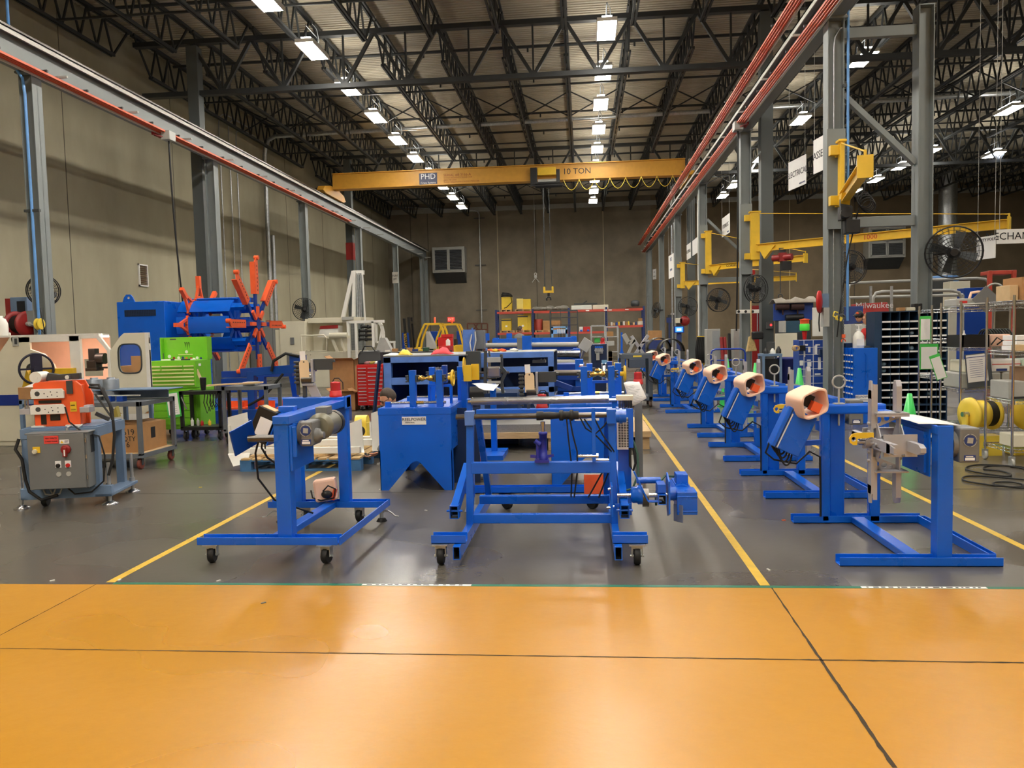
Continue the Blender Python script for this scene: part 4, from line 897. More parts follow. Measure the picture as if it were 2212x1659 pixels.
for (x,s) in ((-0.965,-1),(0.275,1)):
 pa = Vec((x,6.35,0.52)); pb2 = Vec((x-0.02 if s < 0 else x+0.01,5.78,0.285))
 b = MB().htube(pb2,pa,0.055,0.085,0.006,0,1); mO('swing_arm',b,[BLUE,DARKIN],t,bev=0.002)
 b = MB().htube(pb2+Vec((0,-0.03,-0.005)),pb2+Vec((0,0.06,-0.005)),0.068,0.1,0.006,0,1); b.tube(pb2+Vec((-0.06,0.0,0.0)),pb2+Vec((0.06,0.0,0)),0.009,8); mO('arm_end',b,[BLUE,DARKIN],t)
za = P(1180,898,YU).z
b = MB().tube((P(985,899,YU).x,YU,za),(xr_+0.02,YU,za),0.021,16); br = mO('steel_bar',b,DSTEEL,t)
for x in (xl_+0.02,xr_-0.01):
 b = MB().box((x-0.036,YU-0.036,za-0.065),(x+0.036,YU+0.036,za+0.045)); mO('bar_collar',b,LBLUE if x < 0 else BLUE,t,bev=0.004)
b = MB(); x = P(1159,897,YU).x; xe = P(1250,897,YU).x; seg = (xe-x)/10
prof = [(0.034,0),(0.034,0.05),(0.028,0.055),(0.03,0.1),(0.026,0.14),(0.024,0.17),(0.04,0.175),(0.04,0.2),(0.031,0.205),(0.031,0.25),(0.042,0.255),(0.042,0.275),(0.033,0.28),(0.033,xe-x)]
b.lathe((x,YU,za),XA,prof,20); mO('rubber_sleeve',b,RUBBER,br)
for i,(px,sw) in enumerate(((1224,0.02),(1231,0.05),(1262,0.2),(1285,0.14))):
 p = P(px,905,YU-0.03); b = MB().path([p,p+Vec((sw*0.4,0,-0.12)),p+Vec((sw,0.02,-0.25)),p+Vec((sw*0.6+0.02,0.06,-0.4)),p+Vec((0.02,0.1,-0.62))],0.0065,6); mO('cable',b,RUBBER,t)
b = MB().path([P(1252,900,YU),P(1265,925,YU),P(1285,938,YU),P(1305,920,YU),P(1313,908,YU)],0.0065,6); mO('cable',b,RUBBER,t)
zm = P(1180,998,YU).z; q = Vec((P(1171,990,YU).x,YU+0.01,zm)); jk = thing('bottle_jack','dark blue bottle jack standing on the middle tube of the roller frame','jack',q)
JB = mat('royal_blue_jack',(34,44,150),0.3,0,0.05)
b = MB().box(q+Vec((-0.055,-0.05,0)),q+Vec((0.055,0.05,0.02))); b.lathe(q+Vec((0.01,0,0.02)),ZA,[(0.036,0),(0.036,0.03),(0.03,0.035),(0.03,0.19),(0.034,0.19),(0.034,0.21),(0.018,0.213)],20); mO('body',b,JB,jk)
b = MB().tube(q+Vec((0.01,0,0.21)),q+Vec((0.01,0,0.29)),0.014,14); b.tube(q+Vec((0.01,0,0.28)),q+Vec((0.01,0,0.31)),0.018,14); mO('ram',b,STEEL,jk)
b = MB().tube(q+Vec((-0.01,-0.05,0.14)),q+Vec((-0.05,-0.05,0.17)),0.018,12); b.tube(q+Vec((-0.03,-0.04,0.03)),q+Vec((-0.03,-0.04,0.15)),0.013,10); b.bar(q+Vec((-0.09,0,0.045)),q+Vec((-0.03,0,0.04)),0.02,0.02); b.bar(q+Vec((0.03,0,0.04)),q+Vec((0.09,0,0.05)),0.02,0.02); mO('pump',b,JB,jk)
xv = P(1281,900,YU).x
b = MB().box((xv-0.012,YU-0.06,zm+0.005),(xv+0.016,YU-0.04,za+0.06)); mO('lever_bar',b,BLUE,t,bev=0.003)
b = MB().tube((xv-0.12,YU-0.05,zm+0.05),(xv+0.03,YU-0.05,zm+0.05),0.013,12); b.lathe((xv+0.02,YU-0.05,zm+0.05),XA,[(0.02,0),(0.02,0.015)],8); mO('chrome_pin',b,CHROME,t)
b = MB().tube((xv-0.01,YU,zm+0.012),(xr_-0.03,YU,zm+0.012),0.012,10); mO('chrome_pin',b,CHROME,t)
a,c = P(1262,1067,6.2),P(1303,1027,6.2); b = MB().cb(((a.x+c.x)/2,6.22,(a.z+c.z)/2),(c.x-a.x,0.006,(c.z-a.z)*1.05),0,RX(-0.2)); mO('orange_guard',b,ORANGE,t,bev=0.002)
a,c = P(1333,968,6.1),P(1362,896,6.1)
b = MB().box((a.x,6.1,a.z),(c.x+0.02,6.26,c.z+0.05)); eb = mO('resistor_box',b,BLUE,t,bev=0.004)
b = MB(); b.box((a.x+0.0,6.09,a.z-0.01),(c.x-0.02,6.1,c.z-0.02)); mO('vent_cover',b,WHITE,eb)
b = MB()
for i in range(4):
 for j in range(18): b.box((a.x+0.012+0.021*i,6.087,a.z+0.01+0.0125*j),(a.x+0.028+0.021*i,6.0905,a.z+0.017+0.0125*j))
mO('vent_slot',b,DARKIN,eb)
zc = c.z+0.05
b = MB()
for i in range(9): b.box((a.x+0.02+0.012*i,6.1,zc),(a.x+0.026+0.012*i,6.2,zc+0.06))
mO('heat_sink',b,BLACK,eb)
b = MB().box((a.x-0.0,6.1,zc+0.06),(a.x+0.13,6.2,zc+0.1)); cp = mO('drive_cap',b,CREAM,eb,bev=0.004)
b = MB().box((a.x+0.03,6.098,zc+0.07),(a.x+0.1,6.1,zc+0.085)); mO('red_label',b,REDINK,cp)
b = MB().tube((xr_+0.02,YU,za-0.01),(xr_+0.1,YU,za-0.01),0.05,18); b.lathe((xr_+0.05,YU,za-0.01),XA,[(0.058,0),(0.058,0.02)],18); mO('end_brake',b,BLUE,t)
b = MB().path([(c.x+0.02,6.15,a.z+0.05),(c.x+0.05,6.1,a.z-0.05),(c.x+0.05,6.05,a.z-0.2),(c.x-0.0,6.0,a.z-0.3),(c.x-0.06,5.98,a.z-0.31)],0.009,8); mO('green_hose',b,mat('dark_green_hose',(36,74,58),0.5,0,0.05),t)
b = MB().path([(a.x+0.1,6.12,a.z),(a.x+0.1,6.1,a.z-0.14),(a.x+0.12,6.1,a.z-0.18),(a.x+0.14,6.1,a.z-0.12),(a.x+0.13,6.12,a.z)],0.01,8); mO('black_hose',b,RUBBER,t)
b = MB().box((P(1333,1000,6.2).x+0.01,6.2,0.15),(P(1333,1000,6.2).x+0.11,6.28,a.z+0.05)); mO('side_post',b,BLUE,t,bev=0.004)
zs = P(1345,1070,5.85).z; Yd = 5.85
b = MB().tube((xr_+0.02,Yd,zs),(0.62,Yd,zs),0.017,14); dr = mO('drive_shaft',b,STEEL,t)
b = MB().box((xr_-0.03,Yd-0.1,zs-0.14),(xr_-0.015,Yd+0.06,zs+0.09)); b.prism([(xr_+0.0,Yd-0.02,zs-0.06),(xr_+0.13,Yd-0.02,zs-0.06),(xr_+0.065,Yd-0.02,zs-0.13)],(0,0.02,0)); mO('bearing_plate',b,BLUE,dr,bev=0.003)
b = MB()
for (dx,dz) in ((-0.05,0.06),(-0.03,-0.07),(-0.06,-0.08)): b.lathe((xr_+dx,Yd-0.06,zs+dz),XA,[(0.011,0),(0.011,0.025)],8)
mO('bolt',b,CHROME,dr)
x = P(1363,1070,Yd).x
b = MB().lathe((x,Yd+0.02,zs),XA,[(0.045,0),(0.062,0.012),(0.062,0.045),(0.072,0.05),(0.072,0.085)],24); mO('flange_bearing',b,BLUE,dr)
b = MB().lathe((x+0.085,Yd+0.02,zs-0.02),XA,[(0.07,0),(0.07,0.045)],24); mO('coupling',b,DSTEEL,dr)
b = MB().bar((x+0.02,Yd-0.05,zs+0.19),(x+0.12,Yd-0.05,zs-0.03),0.012,0.035,0,YA); b.bar((x+0.12,Yd-0.05,zs-0.035),(x+0.22,Yd-0.05,zs-0.035),0.012,0.04,0,YA); mO('crank_lever',b,BLUE,dr,bev=0.003)
b = MB().tube((x+0.05,Yd+0.12,zs+0.09),(x+0.23,Yd+0.12,zs+0.09),0.025,14); mO('torque_bar',b,BLUE,dr)
x2 = P(1428,1070,Yd).x
b = MB().htube((x2,Yd-0.1,zs-0.015),(x2,Yd+0.1,zs-0.015),0.06,0.075,0.006,0,1); b.box((x2-0.03,Yd-0.06,zs+0.03),(x2+0.03,Yd+0.1,zs+0.09)); mO('mount_tube',b,[BLUE,DARKIN],dr)
b = MB().prism([(x2+0.045,Yd-0.1,zs-0.12),(x2+0.045,Yd+0.02,zs-0.16),(x2+0.045,Yd+0.14,zs+0.02),(x2+0.045,Yd+0.06,zs+0.16),(x2+0.045,Yd-0.1,zs+0.12)],(0.012,0,0)); mO('mount_plate',b,BLUE,dr)
xg,xh = P(1461,1085,Yd).x,P(1505,1085,Yd).x
b = MB().box((xg,Yd-0.04,P(1480,1110,Yd).z),(xh,Yd+0.16,P(1480,1061,Yd).z)); b.tube((x2+0.06,Yd+0.05,zs),(xg,Yd+0.05,zs),0.05,18)
for (dz) in (0.02,0.13): b.box((xg-0.002,Yd-0.045,P(1480,1110,Yd).z+dz),(xh+0.002,Yd-0.035,P(1480,1110,Yd).z+dz+0.012))
b.lathe(((xg+xh)/2,Yd-0.046,(P(1480,1110,Yd).z+P(1480,1061,Yd).z)/2),YA,[(0.045,0),(0.045,0.01)],20); gm = mO('gear_motor',b,BLUE,t,bev=0.008)
zg = P(1480,1061,Yd).z
b = MB().lathe(((xg+xh)/2-0.015,Yd+0.16,zg-0.06),YA,[(0.075,0),(0.08,0.02),(0.08,0.3),(0.06,0.33)],20)
for i in range(12):
 a_ = 2*PI*i/12; b.bar(((xg+xh)/2-0.015+0.084*math.cos(a_),Yd+0.18,zg-0.06+0.084*math.sin(a_)),((xg+xh)/2-0.015+0.084*math.cos(a_),Yd+0.44,zg-0.06+0.084*math.sin(a_)),0.008,0.012)
mO('motor',b,BLUE,gm)
b = MB().box(((xg+xh)/2-0.05,Yd+0.2,zg+0.0),((xg+xh)/2+0.04,Yd+0.34,zg+0.09)); mO('terminal_box',b,BLUE,gm,bev=0.006)
b = MB().cb((xg+0.01,Yd-0.03,zs-0.13),(0.004,0.09,0.13),0,RZ(0.7)); mO('shield_plate',b,ZINC,gm)
p0 = Vec(((xg+xh)/2-0.06,Yd+0.27,zg+0.06)); b = MB().path([p0,p0+Vec((-0.07,-0.02,0.01)),p0+Vec((-0.13,-0.06,-0.05)),p0+Vec((-0.15,-0.1,-0.13)),p0+Vec((-0.15,-0.12,-0.2))],0.009,8); mO('green_hose',b,MATS['dark_green_hose'],gm)
a,c = P(1018,867,6.9),P(1333,862,6.9)
rz_ = a.z
b = MB().tube((a.x,6.9,rz_),(c.x-0.07,6.9,rz_),0.034,20); rl = mO('polished_roller',b,STEEL,t)
b = MB().tube((c.x-0.07,6.9,rz_-0.01),(c.x+0.0,6.9,rz_-0.01),0.016,12); b.tube((a.x-0.03,6.9,rz_),(a.x,6.9,rz_),0.016,12); mO('roller_journal',b,CHROME,rl)
for x in (a.x-0.02,c.x-0.02):
 b = MB().bar((x,6.93,0.15),(x,6.93,rz_+0.02),0.05,0.05,0,YA); mO('roller_post',b,BLUE,t,bev=0.004)
counter_head(t,(P(1145,860,7.05).x,7.05,0.93))
b = MB().box((-0.95,7.0,0.86),(0.3,7.1,0.93)); mO('rear_beam',b,BLUE,t,bev=0.005)
beacon((P(1170,858,7.05).x+0.0,7.05,0.93),'red beacon behind the polished roller of the low blue frame')
# ================================================================== THE TWO NOTCHED MEASURING BENCHES
def bench(label):
 xa,xb,Y0,Y1,zt_ = -2.14,-1.375,8.0,9.25,0.865
 t = thing('measuring_bench',label,'machine',((xa+xb)/2,(Y0+Y1)/2,0),'notched blue measuring benches')
 f = [(xa,0),(xa+0.085,0),(xa+0.335,0.285),(xa+0.355,0.3),(xa+0.385,0.31),(xa+0.415,0.3),(xa+0.435,0.285),(xb-0.085,0),(xb,0),(xb,zt_),(xa,zt_)]
 for y in (Y0,Y1-0.012):
  b = MB().prism([(x,y,z) for (x,z) in f],(0,0.012,0)); mO('end_panel',b,BLUE,t)
 b = MB(); b.box((xa,Y0+0.012,0.42),(xa+0.008,Y1-0.012,zt_)); b.box((xa,Y0,0),(xa+0.008,Y0+0.1,0.42)); b.box((xa,Y1-0.1,0),(xa+0.008,Y1,0.42)); mO('side_panel',b,BLUE,t)
 b = MB(); b.box((xb-0.008,Y0+0.012,0.42),(xb,Y1-0.012,zt_)); b.box((xb-0.008,Y0,0),(xb,Y0+0.1,0.42)); b.box((xb-0.008,Y1-0.1,0),(xb,Y1,0.42)); mO('side_panel',b,BLUE,t)
 b = MB().box((xa-0.004,Y0-0.004,zt_-0.07),(xb+0.004,Y1+0.004,zt_)); b.box((xa+0.02,Y0+0.02,zt_-0.02),(xb-0.02,Y1-0.02,zt_+0.004)); mO('top_tray',b,BLUE,t,bev=0.003)
 b = MB().box((xa+0.25,Y0-0.004,0.69),(xa+0.505,Y0,0.775)); lp = mO('name_plate',b,SIGNW,t); lp['label'] = 'white name plate reading REELPOWER'
 b = MB().text('REELPOWER',(xa+0.378,Y0-0.0055,0.745),XA,ZA,0.045); b.text('INDUSTRIAL',(xa+0.335,Y0-0.0055,0.712),XA,ZA,0.018); mO('lettering',b,INK,lp)
 def carriage(y,xs,wheel,nm):
  b = MB().tube((xs[0]-0.3,y,zt_+0.045),(xs[1]+0.06,y,zt_+0.045),0.015,14); b.tube((xs[0]-0.04,y,zt_+0.045),(xs[0]+0.11,y,zt_+0.045),0.019,14,None,1); sh = mO('slide_shaft',b,[STEEL,BRASS],t)
  b = MB().box((xs[0]-0.3,y-0.03,zt_),(xs[0]-0.24,y+0.03,zt_+0.06)); mO('shaft_block',b,BLUE,sh,bev=0.004)
  for i,x in enumerate(xs):
   b = MB().box((x-0.034,y-0.034,zt_+0.004),(x+0.034,y+0.034,zt_+0.38)); b.box((x-0.036,y-0.036,zt_+0.38),(x+0.036,y+0.036,zt_+0.386)); ps = mO('carriage_post',b,BLUE,t,bev=0.004)
   s = 1 if i == 0 else -1; z = zt_+0.3
   b = MB().tube((x-0.075,y,z),(x+0.075,y,z),0.012,10); b.box((x-0.055,y-0.04,z-0.035),(x-0.036,y+0.04,z+0.035)); b.box((x+0.036,y-0.04,z-0.035),(x+0.055,y+0.04,z+0.035))
   for (dy,dz) in ((-0.03,-0.03),(0.03,0.03),(-0.03,0.03),(0.03,-0.03)): b.lathe((x-0.07,y+dy,z+dz),XA,[(0.008,0),(0.008,0.015)],6); b.lathe((x+0.055,y+dy,z+dz),XA,[(0.008,0),(0.008,0.015)],6)
   mO('pillow_bearing',b,DGREY,ps)
   b = MB().lathe((x+s*0.065,y,z),(s,0,0),[(0.03,0),(0.03,0.025),(0.034,0.03),(0.002,0.105)],20); mO('cone',b,BRASS,ps)
  if wheel:
   x = xs[1]+0.14; z = zt_+0.3
   b = MB().ring((x,y,z),XA,0.075,0.013,28,8); b.lathe((x-0.05,y,z),XA,[(0.024,0),(0.024,0.05),(0.014,0.055)],14)
   for k in range(3): a_ = 2*PI*k/3+0.4; b.bar((x,y,z),(x,y+0.075*math.cos(a_),z+0.075*math.sin(a_)),0.014,0.02)
   mO('hand_wheel',b,YEL,t)
 carriage(Y0+0.1,(xa+0.355,xa+0.64),True,'front'); carriage(Y0+0.85,(xa+0.42,xb-0.02),False,'rear')
 z = zt_+0.2; b = MB(); y = Y0+0.45
 for x in (xa+0.46,xa+0.7): b.bar((x,y,zt_),(x,y,z),0.03,0.03)
 b.bar((xa+0.445,y,z),(xa+0.715,y,z),0.03,0.03); br_ = mO('bridge',b,BLUE,t)
 b = MB().box((xa+0.55,y-0.08,z+0.02),(xa+0.556,y+0.08,z+0.2)); b.box((xa+0.59,y-0.08,z+0.02),(xa+0.596,y+0.08,z+0.2)); b.lathe((xa+0.56,y,z+0.1),XA,[(0.075,0),(0.075,0.025)],20); mO('counter_wheel',b,ZINC,br_)
 b = MB().box((xa+0.61,y-0.05,z+0.03),(xa+0.66,y+0.05,z+0.22)); mO('encoder',b,BLUE2,br_)
 return t
b1 = bench('notched blue bench with brass cones beside the crouching man')
b2 = copy_tree(b1,(1.79,0.15,0),'notched blue bench with brass cones behind the low blue frame')
# ================================================================== LEFT SIDE OF THE HALL
def TM(o,deg): return Matrix.Translation(Vec(o)) @ Matrix.Rotation(math.radians(deg),4,'Z')
T = TM((-5.5,7.17,0),12); t = thing('machine_table','grey blue steel table with a grey control cabinet, levelling feet below','machine table',(-5.2,7.5,0))
def lp(name,b,m,par=None,bev=0.0): b.move(T); return mO(name,b,m,par or t,bev)
W,D,H = 0.72,0.74,0.8
lp('table_top',MB().box((0,0,H-0.11),(W,D,H-0.012)).box((0.02,0.02,H-0.012),(W-0.02,D-0.02,H)),GBLUE,None,0.004)
for (x,y) in ((0.005,0.005),(W-0.085,0.005),(0.005,D-0.085),(W-0.085,D-0.085)):
 lp('leg',MB().box((x,y,0.1),(x+0.08,y+0.08,H-0.11)),GBLUE,None,0.004)
lp('lower_rail',MB().box((-0.03,0.0,0.09),(W+0.1,0.07,0.2)).box((W-0.06,0.0,0.09),(W+0.1,D,0.12)).box((-0.03,0,0.09),(0.04,D,0.12)),GBLUE,None,0.004)
for (x,y) in ((-0.05,0.06),(W+0.06,0.06),(W+0.06,D-0.05)):
 f = lp('levelling_foot',MB().tube((x,y,0.03),(x,y,0.42),0.017,12).tube((x,y,0.1),(x,y,0.16),0.03,6),ZINC)
 lp('foot_pad',MB().lathe((x,y,0),ZA,[(0.075,0),(0.075,0.012),(0.02,0.035)],20),STEEL,f)
for (x,y) in ((0.16,0.09),(0.56,0.62),(0.16,0.62)):
 c_ = lp('caster',MB().cb((x,y,0.085),(0.1,0.07,0.012)),ZINC)
 lp('wheel',MB().lathe((x-0.025,y,0.062),XA,[(0.05,0),(0.06,0.01),(0.06,0.04),(0.05,0.05)],20),RUBBER,c_)
cab = lp('control_cabinet',MB().box((0.14,-0.16,0.215),(0.68,0.1,0.755)).box((0.12,-0.17,0.75),(0.7,0.1,0.765)),GREY,None,0.006)
lp('cabinet_door',MB().box((0.145,-0.178,0.22),(0.66,-0.162,0.75)),GREY,cab,0.004)
lp('hinge',MB().box((0.665,-0.17,0.3),(0.675,-0.155,0.34)).box((0.665,-0.17,0.5),(0.675,-0.155,0.54)).box((0.665,-0.17,0.66),(0.675,-0.155,0.7)),STEEL,cab)
lb = lp('red_label',MB().box((0.3,-0.182,0.66),(0.43,-0.178,0.735)),mat('red_label',(232,70,62),0.5,0,0),cab)
b = MB(); b.text('460 VOLTS',(0.365,-0.184,0.713),XA,ZA,0.022,0,'CENTER',0.0006); b.text('THREE PHASE',(0.365,-0.184,0.682),XA,ZA,0.019,0,'CENTER',0.0006); lp('label_print',b,INK,cab)
lp('warning_label',MB().box((0.44,-0.182,0.655),(0.525,-0.178,0.695)),PAPER,cab)
b = MB(); b.prism([(0.446,-0.183,0.661),(0.476,-0.183,0.661),(0.461,-0.183,0.688)],(0,0.001,0)); lp('warning_triangle',b,YEL,cab)
b = MB(); b.box((0.485,-0.183,0.68),(0.52,-0.182,0.685)); b.box((0.485,-0.183,0.668),(0.515,-0.182,0.673)); lp('label_print',b,INK,cab)
lp('stop_plate',MB().box((0.195,-0.184,0.575),(0.26,-0.178,0.635)),YEL,cab)
lp('stop_button',MB().tube((0.215,-0.184,0.59),(0.215,-0.2,0.59),0.022,16).lathe((0.215,-0.2,0.59),-YA,[(0.014,0),(0.014,0.006)],12,0),CREAM,cab)
b = MB().lathe((0.495,-0.178,0.6),-YA,[(0.045,0),(0.045,0.02),(0.03,0.025)],24); b.bar((0.495,-0.2,0.62),(0.49,-0.2,0.53),0.035,0.03,0,YA); sw = lp('rotary_switch',b,DRED,cab,0.003)
lp('switch_mark',MB().box((0.486,-0.217,0.54),(0.498,-0.215,0.6)),WINK,cab)
for (x,m_) in ((0.415,BLACK),(0.505,RED)):
 pl = lp('button_plate',MB().box((x-0.027,-0.182,0.425),(x+0.027,-0.178,0.49)),PAPER,cab)
 lp('push_button',MB().lathe((x,-0.182,0.445),-YA,[(0.02,0),(0.02,0.012),(0.015,0.016)],16),m_,cab)
 lp('blank_plug',MB().lathe((x,-0.178,0.36),-YA,[(0.025,0),(0.022,0.006)],20),LGREY,cab)
lp('side_window',MB().box((0.681,-0.08,0.55),(0.684,0.02,0.72)),BLACK,cab)
for x in (0.44,0.54):
 lp('cable_gland',MB().tube((x,0.0,0.765),(x,0.0,0.79),0.018,8).tube((x,0.0,0.79),(x+0.03,0.03,0.81),0.012,8),ZINC,cab)
for (pts,r_) in (([(0.62,0.12,1.18),(0.76,0.1,1.16),(0.85,0.05,0.95),(0.87,0.02,0.7),(0.84,0.02,0.45),(0.8,0.0,0.3)],0.014),([(0.62,0.14,1.2),(0.72,0.1,1.2),(0.83,0.05,1.0),(0.86,0.02,0.85)],0.012),
                  ([(0.0,-0.02,0.7),(-0.03,-0.04,0.6),(0.03,-0.05,0.5),(0.05,-0.05,0.3),(0.08,-0.05,0.18),(0.2,-0.08,0.1),(0.35,-0.08,0.14)],0.016),([(0.2,-0.04,0.21),(0.23,-0.06,0.15),(0.3,-0.06,0.14),(0.32,-0.04,0.21)],0.009),([(0.26,-0.04,0.21),(0.3,-0.06,0.14),(0.36,-0.06,0.15),(0.38,-0.04,0.21)],0.009),
                  ([(0.42,-0.04,0.21),(0.5,-0.06,0.14),(0.65,-0.04,0.15),(0.76,-0.02,0.25),(0.78,-0.01,0.5),(0.74,-0.02,0.7),(0.6,-0.03,0.74),(0.47,-0.02,0.85),(0.44,-0.02,1.0)],0.008)):
 lp('cable',MB().path(pts,r_,8),RUBBER if r_ > 0.01 or r_ < 0.0085 else LGREY)
t = thing('strip_feeder','orange strip feeder with silver bars standing on the grey blue table','feeder',T @ Vec((0.35,0.3,H)))
lp('housing',MB().prism([(0.1,0.1,H),(0.1,0.1,1.22),(0.13,0.1,1.245),(0.5,0.1,1.245),(0.55,0.1,1.2),(0.57,0.1,1.1),(0.57,0.1,0.93),(0.53,0.1,0.93),(0.53,0.1,H)],(0,0.03,0)).prism([(0.1,0.32,H),(0.1,0.32,1.22),(0.13,0.32,1.245),(0.5,0.32,1.245),(0.57,0.32,1.1),(0.57,0.32,0.93),(0.53,0.32,0.93),(0.53,0.32,H)],(0,0.03,0)).box((0.36,0.13,H),(0.5,0.32,1.2)),ORANGE,None,0.004)
lp('roll_gap',MB().box((0.16,0.095,H+0.02),(0.21,0.11,0.92)).box((0.25,0.09,H+0.06),(0.34,0.1,0.92)).box((0.15,0.09,1.03),(0.36,0.1,1.06)),BLACK)
for z in (0.925,1.08):
 br_ = lp('side_bar',MB().prism([(0.08 if z < 1 else 0.095,0.06,z),(0.4,0.06,z),(0.4,0.06,z+0.07),(0.38,0.06,z+0.095),(0.1,0.06,z+0.095),(0.08 if z < 1 else 0.095,0.06,z+0.08)],(0,0.03,0)),WHITE,None,0.003)
 lp('bore',MB().lathe((0.155,0.058,z+0.05),YA,[(0.024,0),(0.024,0.004)],18),DGREY,br_)
 b = MB()
 for (dx,dz) in ((0.22,0.05),(0.25,0.02),(0.28,0.065),(0.29,0.035),(0.34,0.06),(0.34,0.02)): b.lathe((dx,0.058,z+dz),YA,[(0.006,0),(0.006,0.004)],8)
 lp('bolt_hole',b,DGREY,br_)
lp('top_roller',MB().lathe((0.13,0.1,1.29),YA,[(0.056,0),(0.056,0.2)],24).lathe((0.13,0.095,1.29),YA,[(0.02,0),(0.02,0.01)],12),WHITE)
lp('roller_arm',MB().prism([(0.18,0.2,1.25),(0.2,0.2,1.33),(0.3,0.2,1.31),(0.5,0.2,1.32),(0.5,0.2,1.26)],(0,0.06,0)),DGREY,None,0.004)
lp('sensor_block',MB().box((0.42,0.08,1.12),(0.475,0.1,1.25)).cb((0.44,0.085,1.285),(0.035,0.03,0.03)),DGREY)
lp('sensor_eye',MB().lathe((0.437,0.068,1.285),YA,[(0.02,0),(0.02,0.01)],14),WHITE)
wl = lp('warning_label',MB().box((0.44,0.095,0.94),(0.5,0.1,1.04)),YEL)
lp('label_print',MB().box((0.447,0.093,1.0),(0.485,0.096,1.008)).box((0.447,0.093,0.965),(0.49,0.096,0.968)).box((0.447,0.093,0.955),(0.49,0.096,0.958)),INK,wl)
for (x0_,x1_) in ((-0.02,0.075),(0.54,0.63)): lp('end_block',MB().box((x0_,0.06,0.93),(x1_,0.2,0.985)).box((x0_+0.02,0.1,0.985),(x1_-0.01,0.2,1.0)),ALU,None,0.003)
lp('guide_post',MB().tube((0.03,0.08,0.985),(0.03,0.08,1.07),0.009,8).tube((0.055,0.08,0.985),(0.055,0.08,1.07),0.009,8).bar((0.03,0.08,1.07),(0.055,0.08,1.07),0.018,0.012),STEEL)
lp('foot',MB().box((0.08,0.06,H),(0.2,0.14,H+0.012)).box((0.4,0.06,H),(0.53,0.14,H+0.012)),WHITE)
lp('outfeed_chute',MB().bar((0.6,0.3,0.9),(0.72,0.32,0.83),0.05,0.04).bar((0.62,0.25,1.1),(0.75,0.3,0.85),0.02,0.02),DGREY)
lp('yellow_chock',MB().prism([(0.68,0.45,0.84),(0.76,0.45,0.84),(0.74,0.45,0.95)],(0,0.08,0)),mat('olive_yellow',(150,138,60),0.5,0,0.1))
def post_cart(label,o,deg,W,D,zs,H,m,wheel=None,wr=0.07):
 global T,t
 T = TM(o,deg); t = thing('shop_cart',label,'cart',T @ Vec((W/2,D/2,0)))
 for (x,y) in ((0,0),(W-0.05,0),(0,D-0.05),(W-0.05,D-0.05)): lp('leg',MB().box((x,y,zs[0]-0.02),(x+0.05,y+0.05,H)),m,None,0.003)
 for z in zs: lp('shelf',MB().box((0.01,0.01,z-0.01),(W-0.01,D-0.01,z)).box((0,0,z-0.05),(W,0.03,z+0.004)).box((0,D-0.03,z-0.05),(W,D,z+0.004)).box((0,0.03,z-0.05),(0.03,D-0.03,z+0.004)).box((W-0.03,0.03,z-0.05),(W,D-0.03,z+0.004)),m)
 for (x,y) in ((0.06,0.06),(W-0.06,0.06),(0.06,D-0.06),(W-0.06,D-0.06)):
  c_ = lp('caster',MB().cb((x,y,zs[0]-0.05),(0.09,0.09,0.012)).box((x-0.03,y-0.02,wr*0.8),(x-0.024,y+0.03,zs[0]-0.05)).box((x+0.024,y-0.02,wr*0.8),(x+0.03,y+0.03,zs[0]-0.05)),DGREY)
  lp('wheel',MB().lathe((x-0.02,y,wr),XA,[(wr*0.85,0),(wr,0.008),(wr,0.032),(wr*0.85,0.04)],20),wheel or RUBBER,c_)
 return t
CGREY = mat('grey_cart_paint',(98,104,110),0.45,0,0.1)
post_cart('grey steel cart carrying a big marked cardboard box, behind the feeder table',(-7.0,9.4,0),0,1.42,0.86,(0.2,0.86),0.87,CGREY,mat('red_brown_wheel',(120,58,44),0.5,0,0.1))
lp('tray',MB().box((0.35,0.7,0.87),(1.42,0.72,1.0)).box((0.35,0.45,0.87),(0.37,0.72,1.0)).box((0.35,0.45,0.985),(1.55,0.86,1.0)),GBLUE,None,0.004)
t = thing('cardboard_box','large open cardboard box marked QTY 6 on the lower cart shelf','box',(-6.2,9.8,0.2))
b = MB().box((-6.5,9.5,0.21),(-5.68,10.18,0.23)); b.box((-6.5,9.5,0.23),(-6.485,10.18,0.56)); b.box((-5.695,9.5,0.23),(-5.68,10.18,0.56)); b.box((-6.485,9.5,0.23),(-5.695,9.515,0.56)); b.box((-6.485,10.165,0.23),(-5.695,10.18,0.56)); mO('carton',b,CARD,t)
b = MB(); b.bar((-6.1,9.5,0.56),(-6.1,9.75,0.58),0.8,0.006); b.bar((-5.69,9.85,0.56),(-5.9,9.85,0.585),0.6,0.006); mO('flap',b,CARD,t)
b = MB(); b.text('20619',(-5.86,9.497,0.47),XA,Vec((-0.1,0,1)),0.11,0,'CENTER',0.0005); b.text('QTY',(-5.8,9.497,0.385),XA,ZA,0.085,0,'CENTER',0.0005); b.text('6',(-5.82,9.497,0.31),XA,ZA,0.1,0,'CENTER',0.0005); b.box((-5.677,9.8,0.36),(-5.6755,9.9,0.5)); mO('marker_writing',b,INK,t)
b = MB().box((-5.95,9.496,0.33),(-5.89,9.4985,0.43)); ml = mO('shipping_label',b,PAPER,t)
b = MB().box((-5.945,9.4945,0.385),(-5.92,9.4965,0.42)); mO('label_print',b,REDINK,ml)
b = MB().box((-6.85,9.44,0.204),(-5.6,10.22,0.208)); one('cardboard_sheet','flat cardboard sheet under the big box on the lower cart shelf','cardboard',b,CARD2)
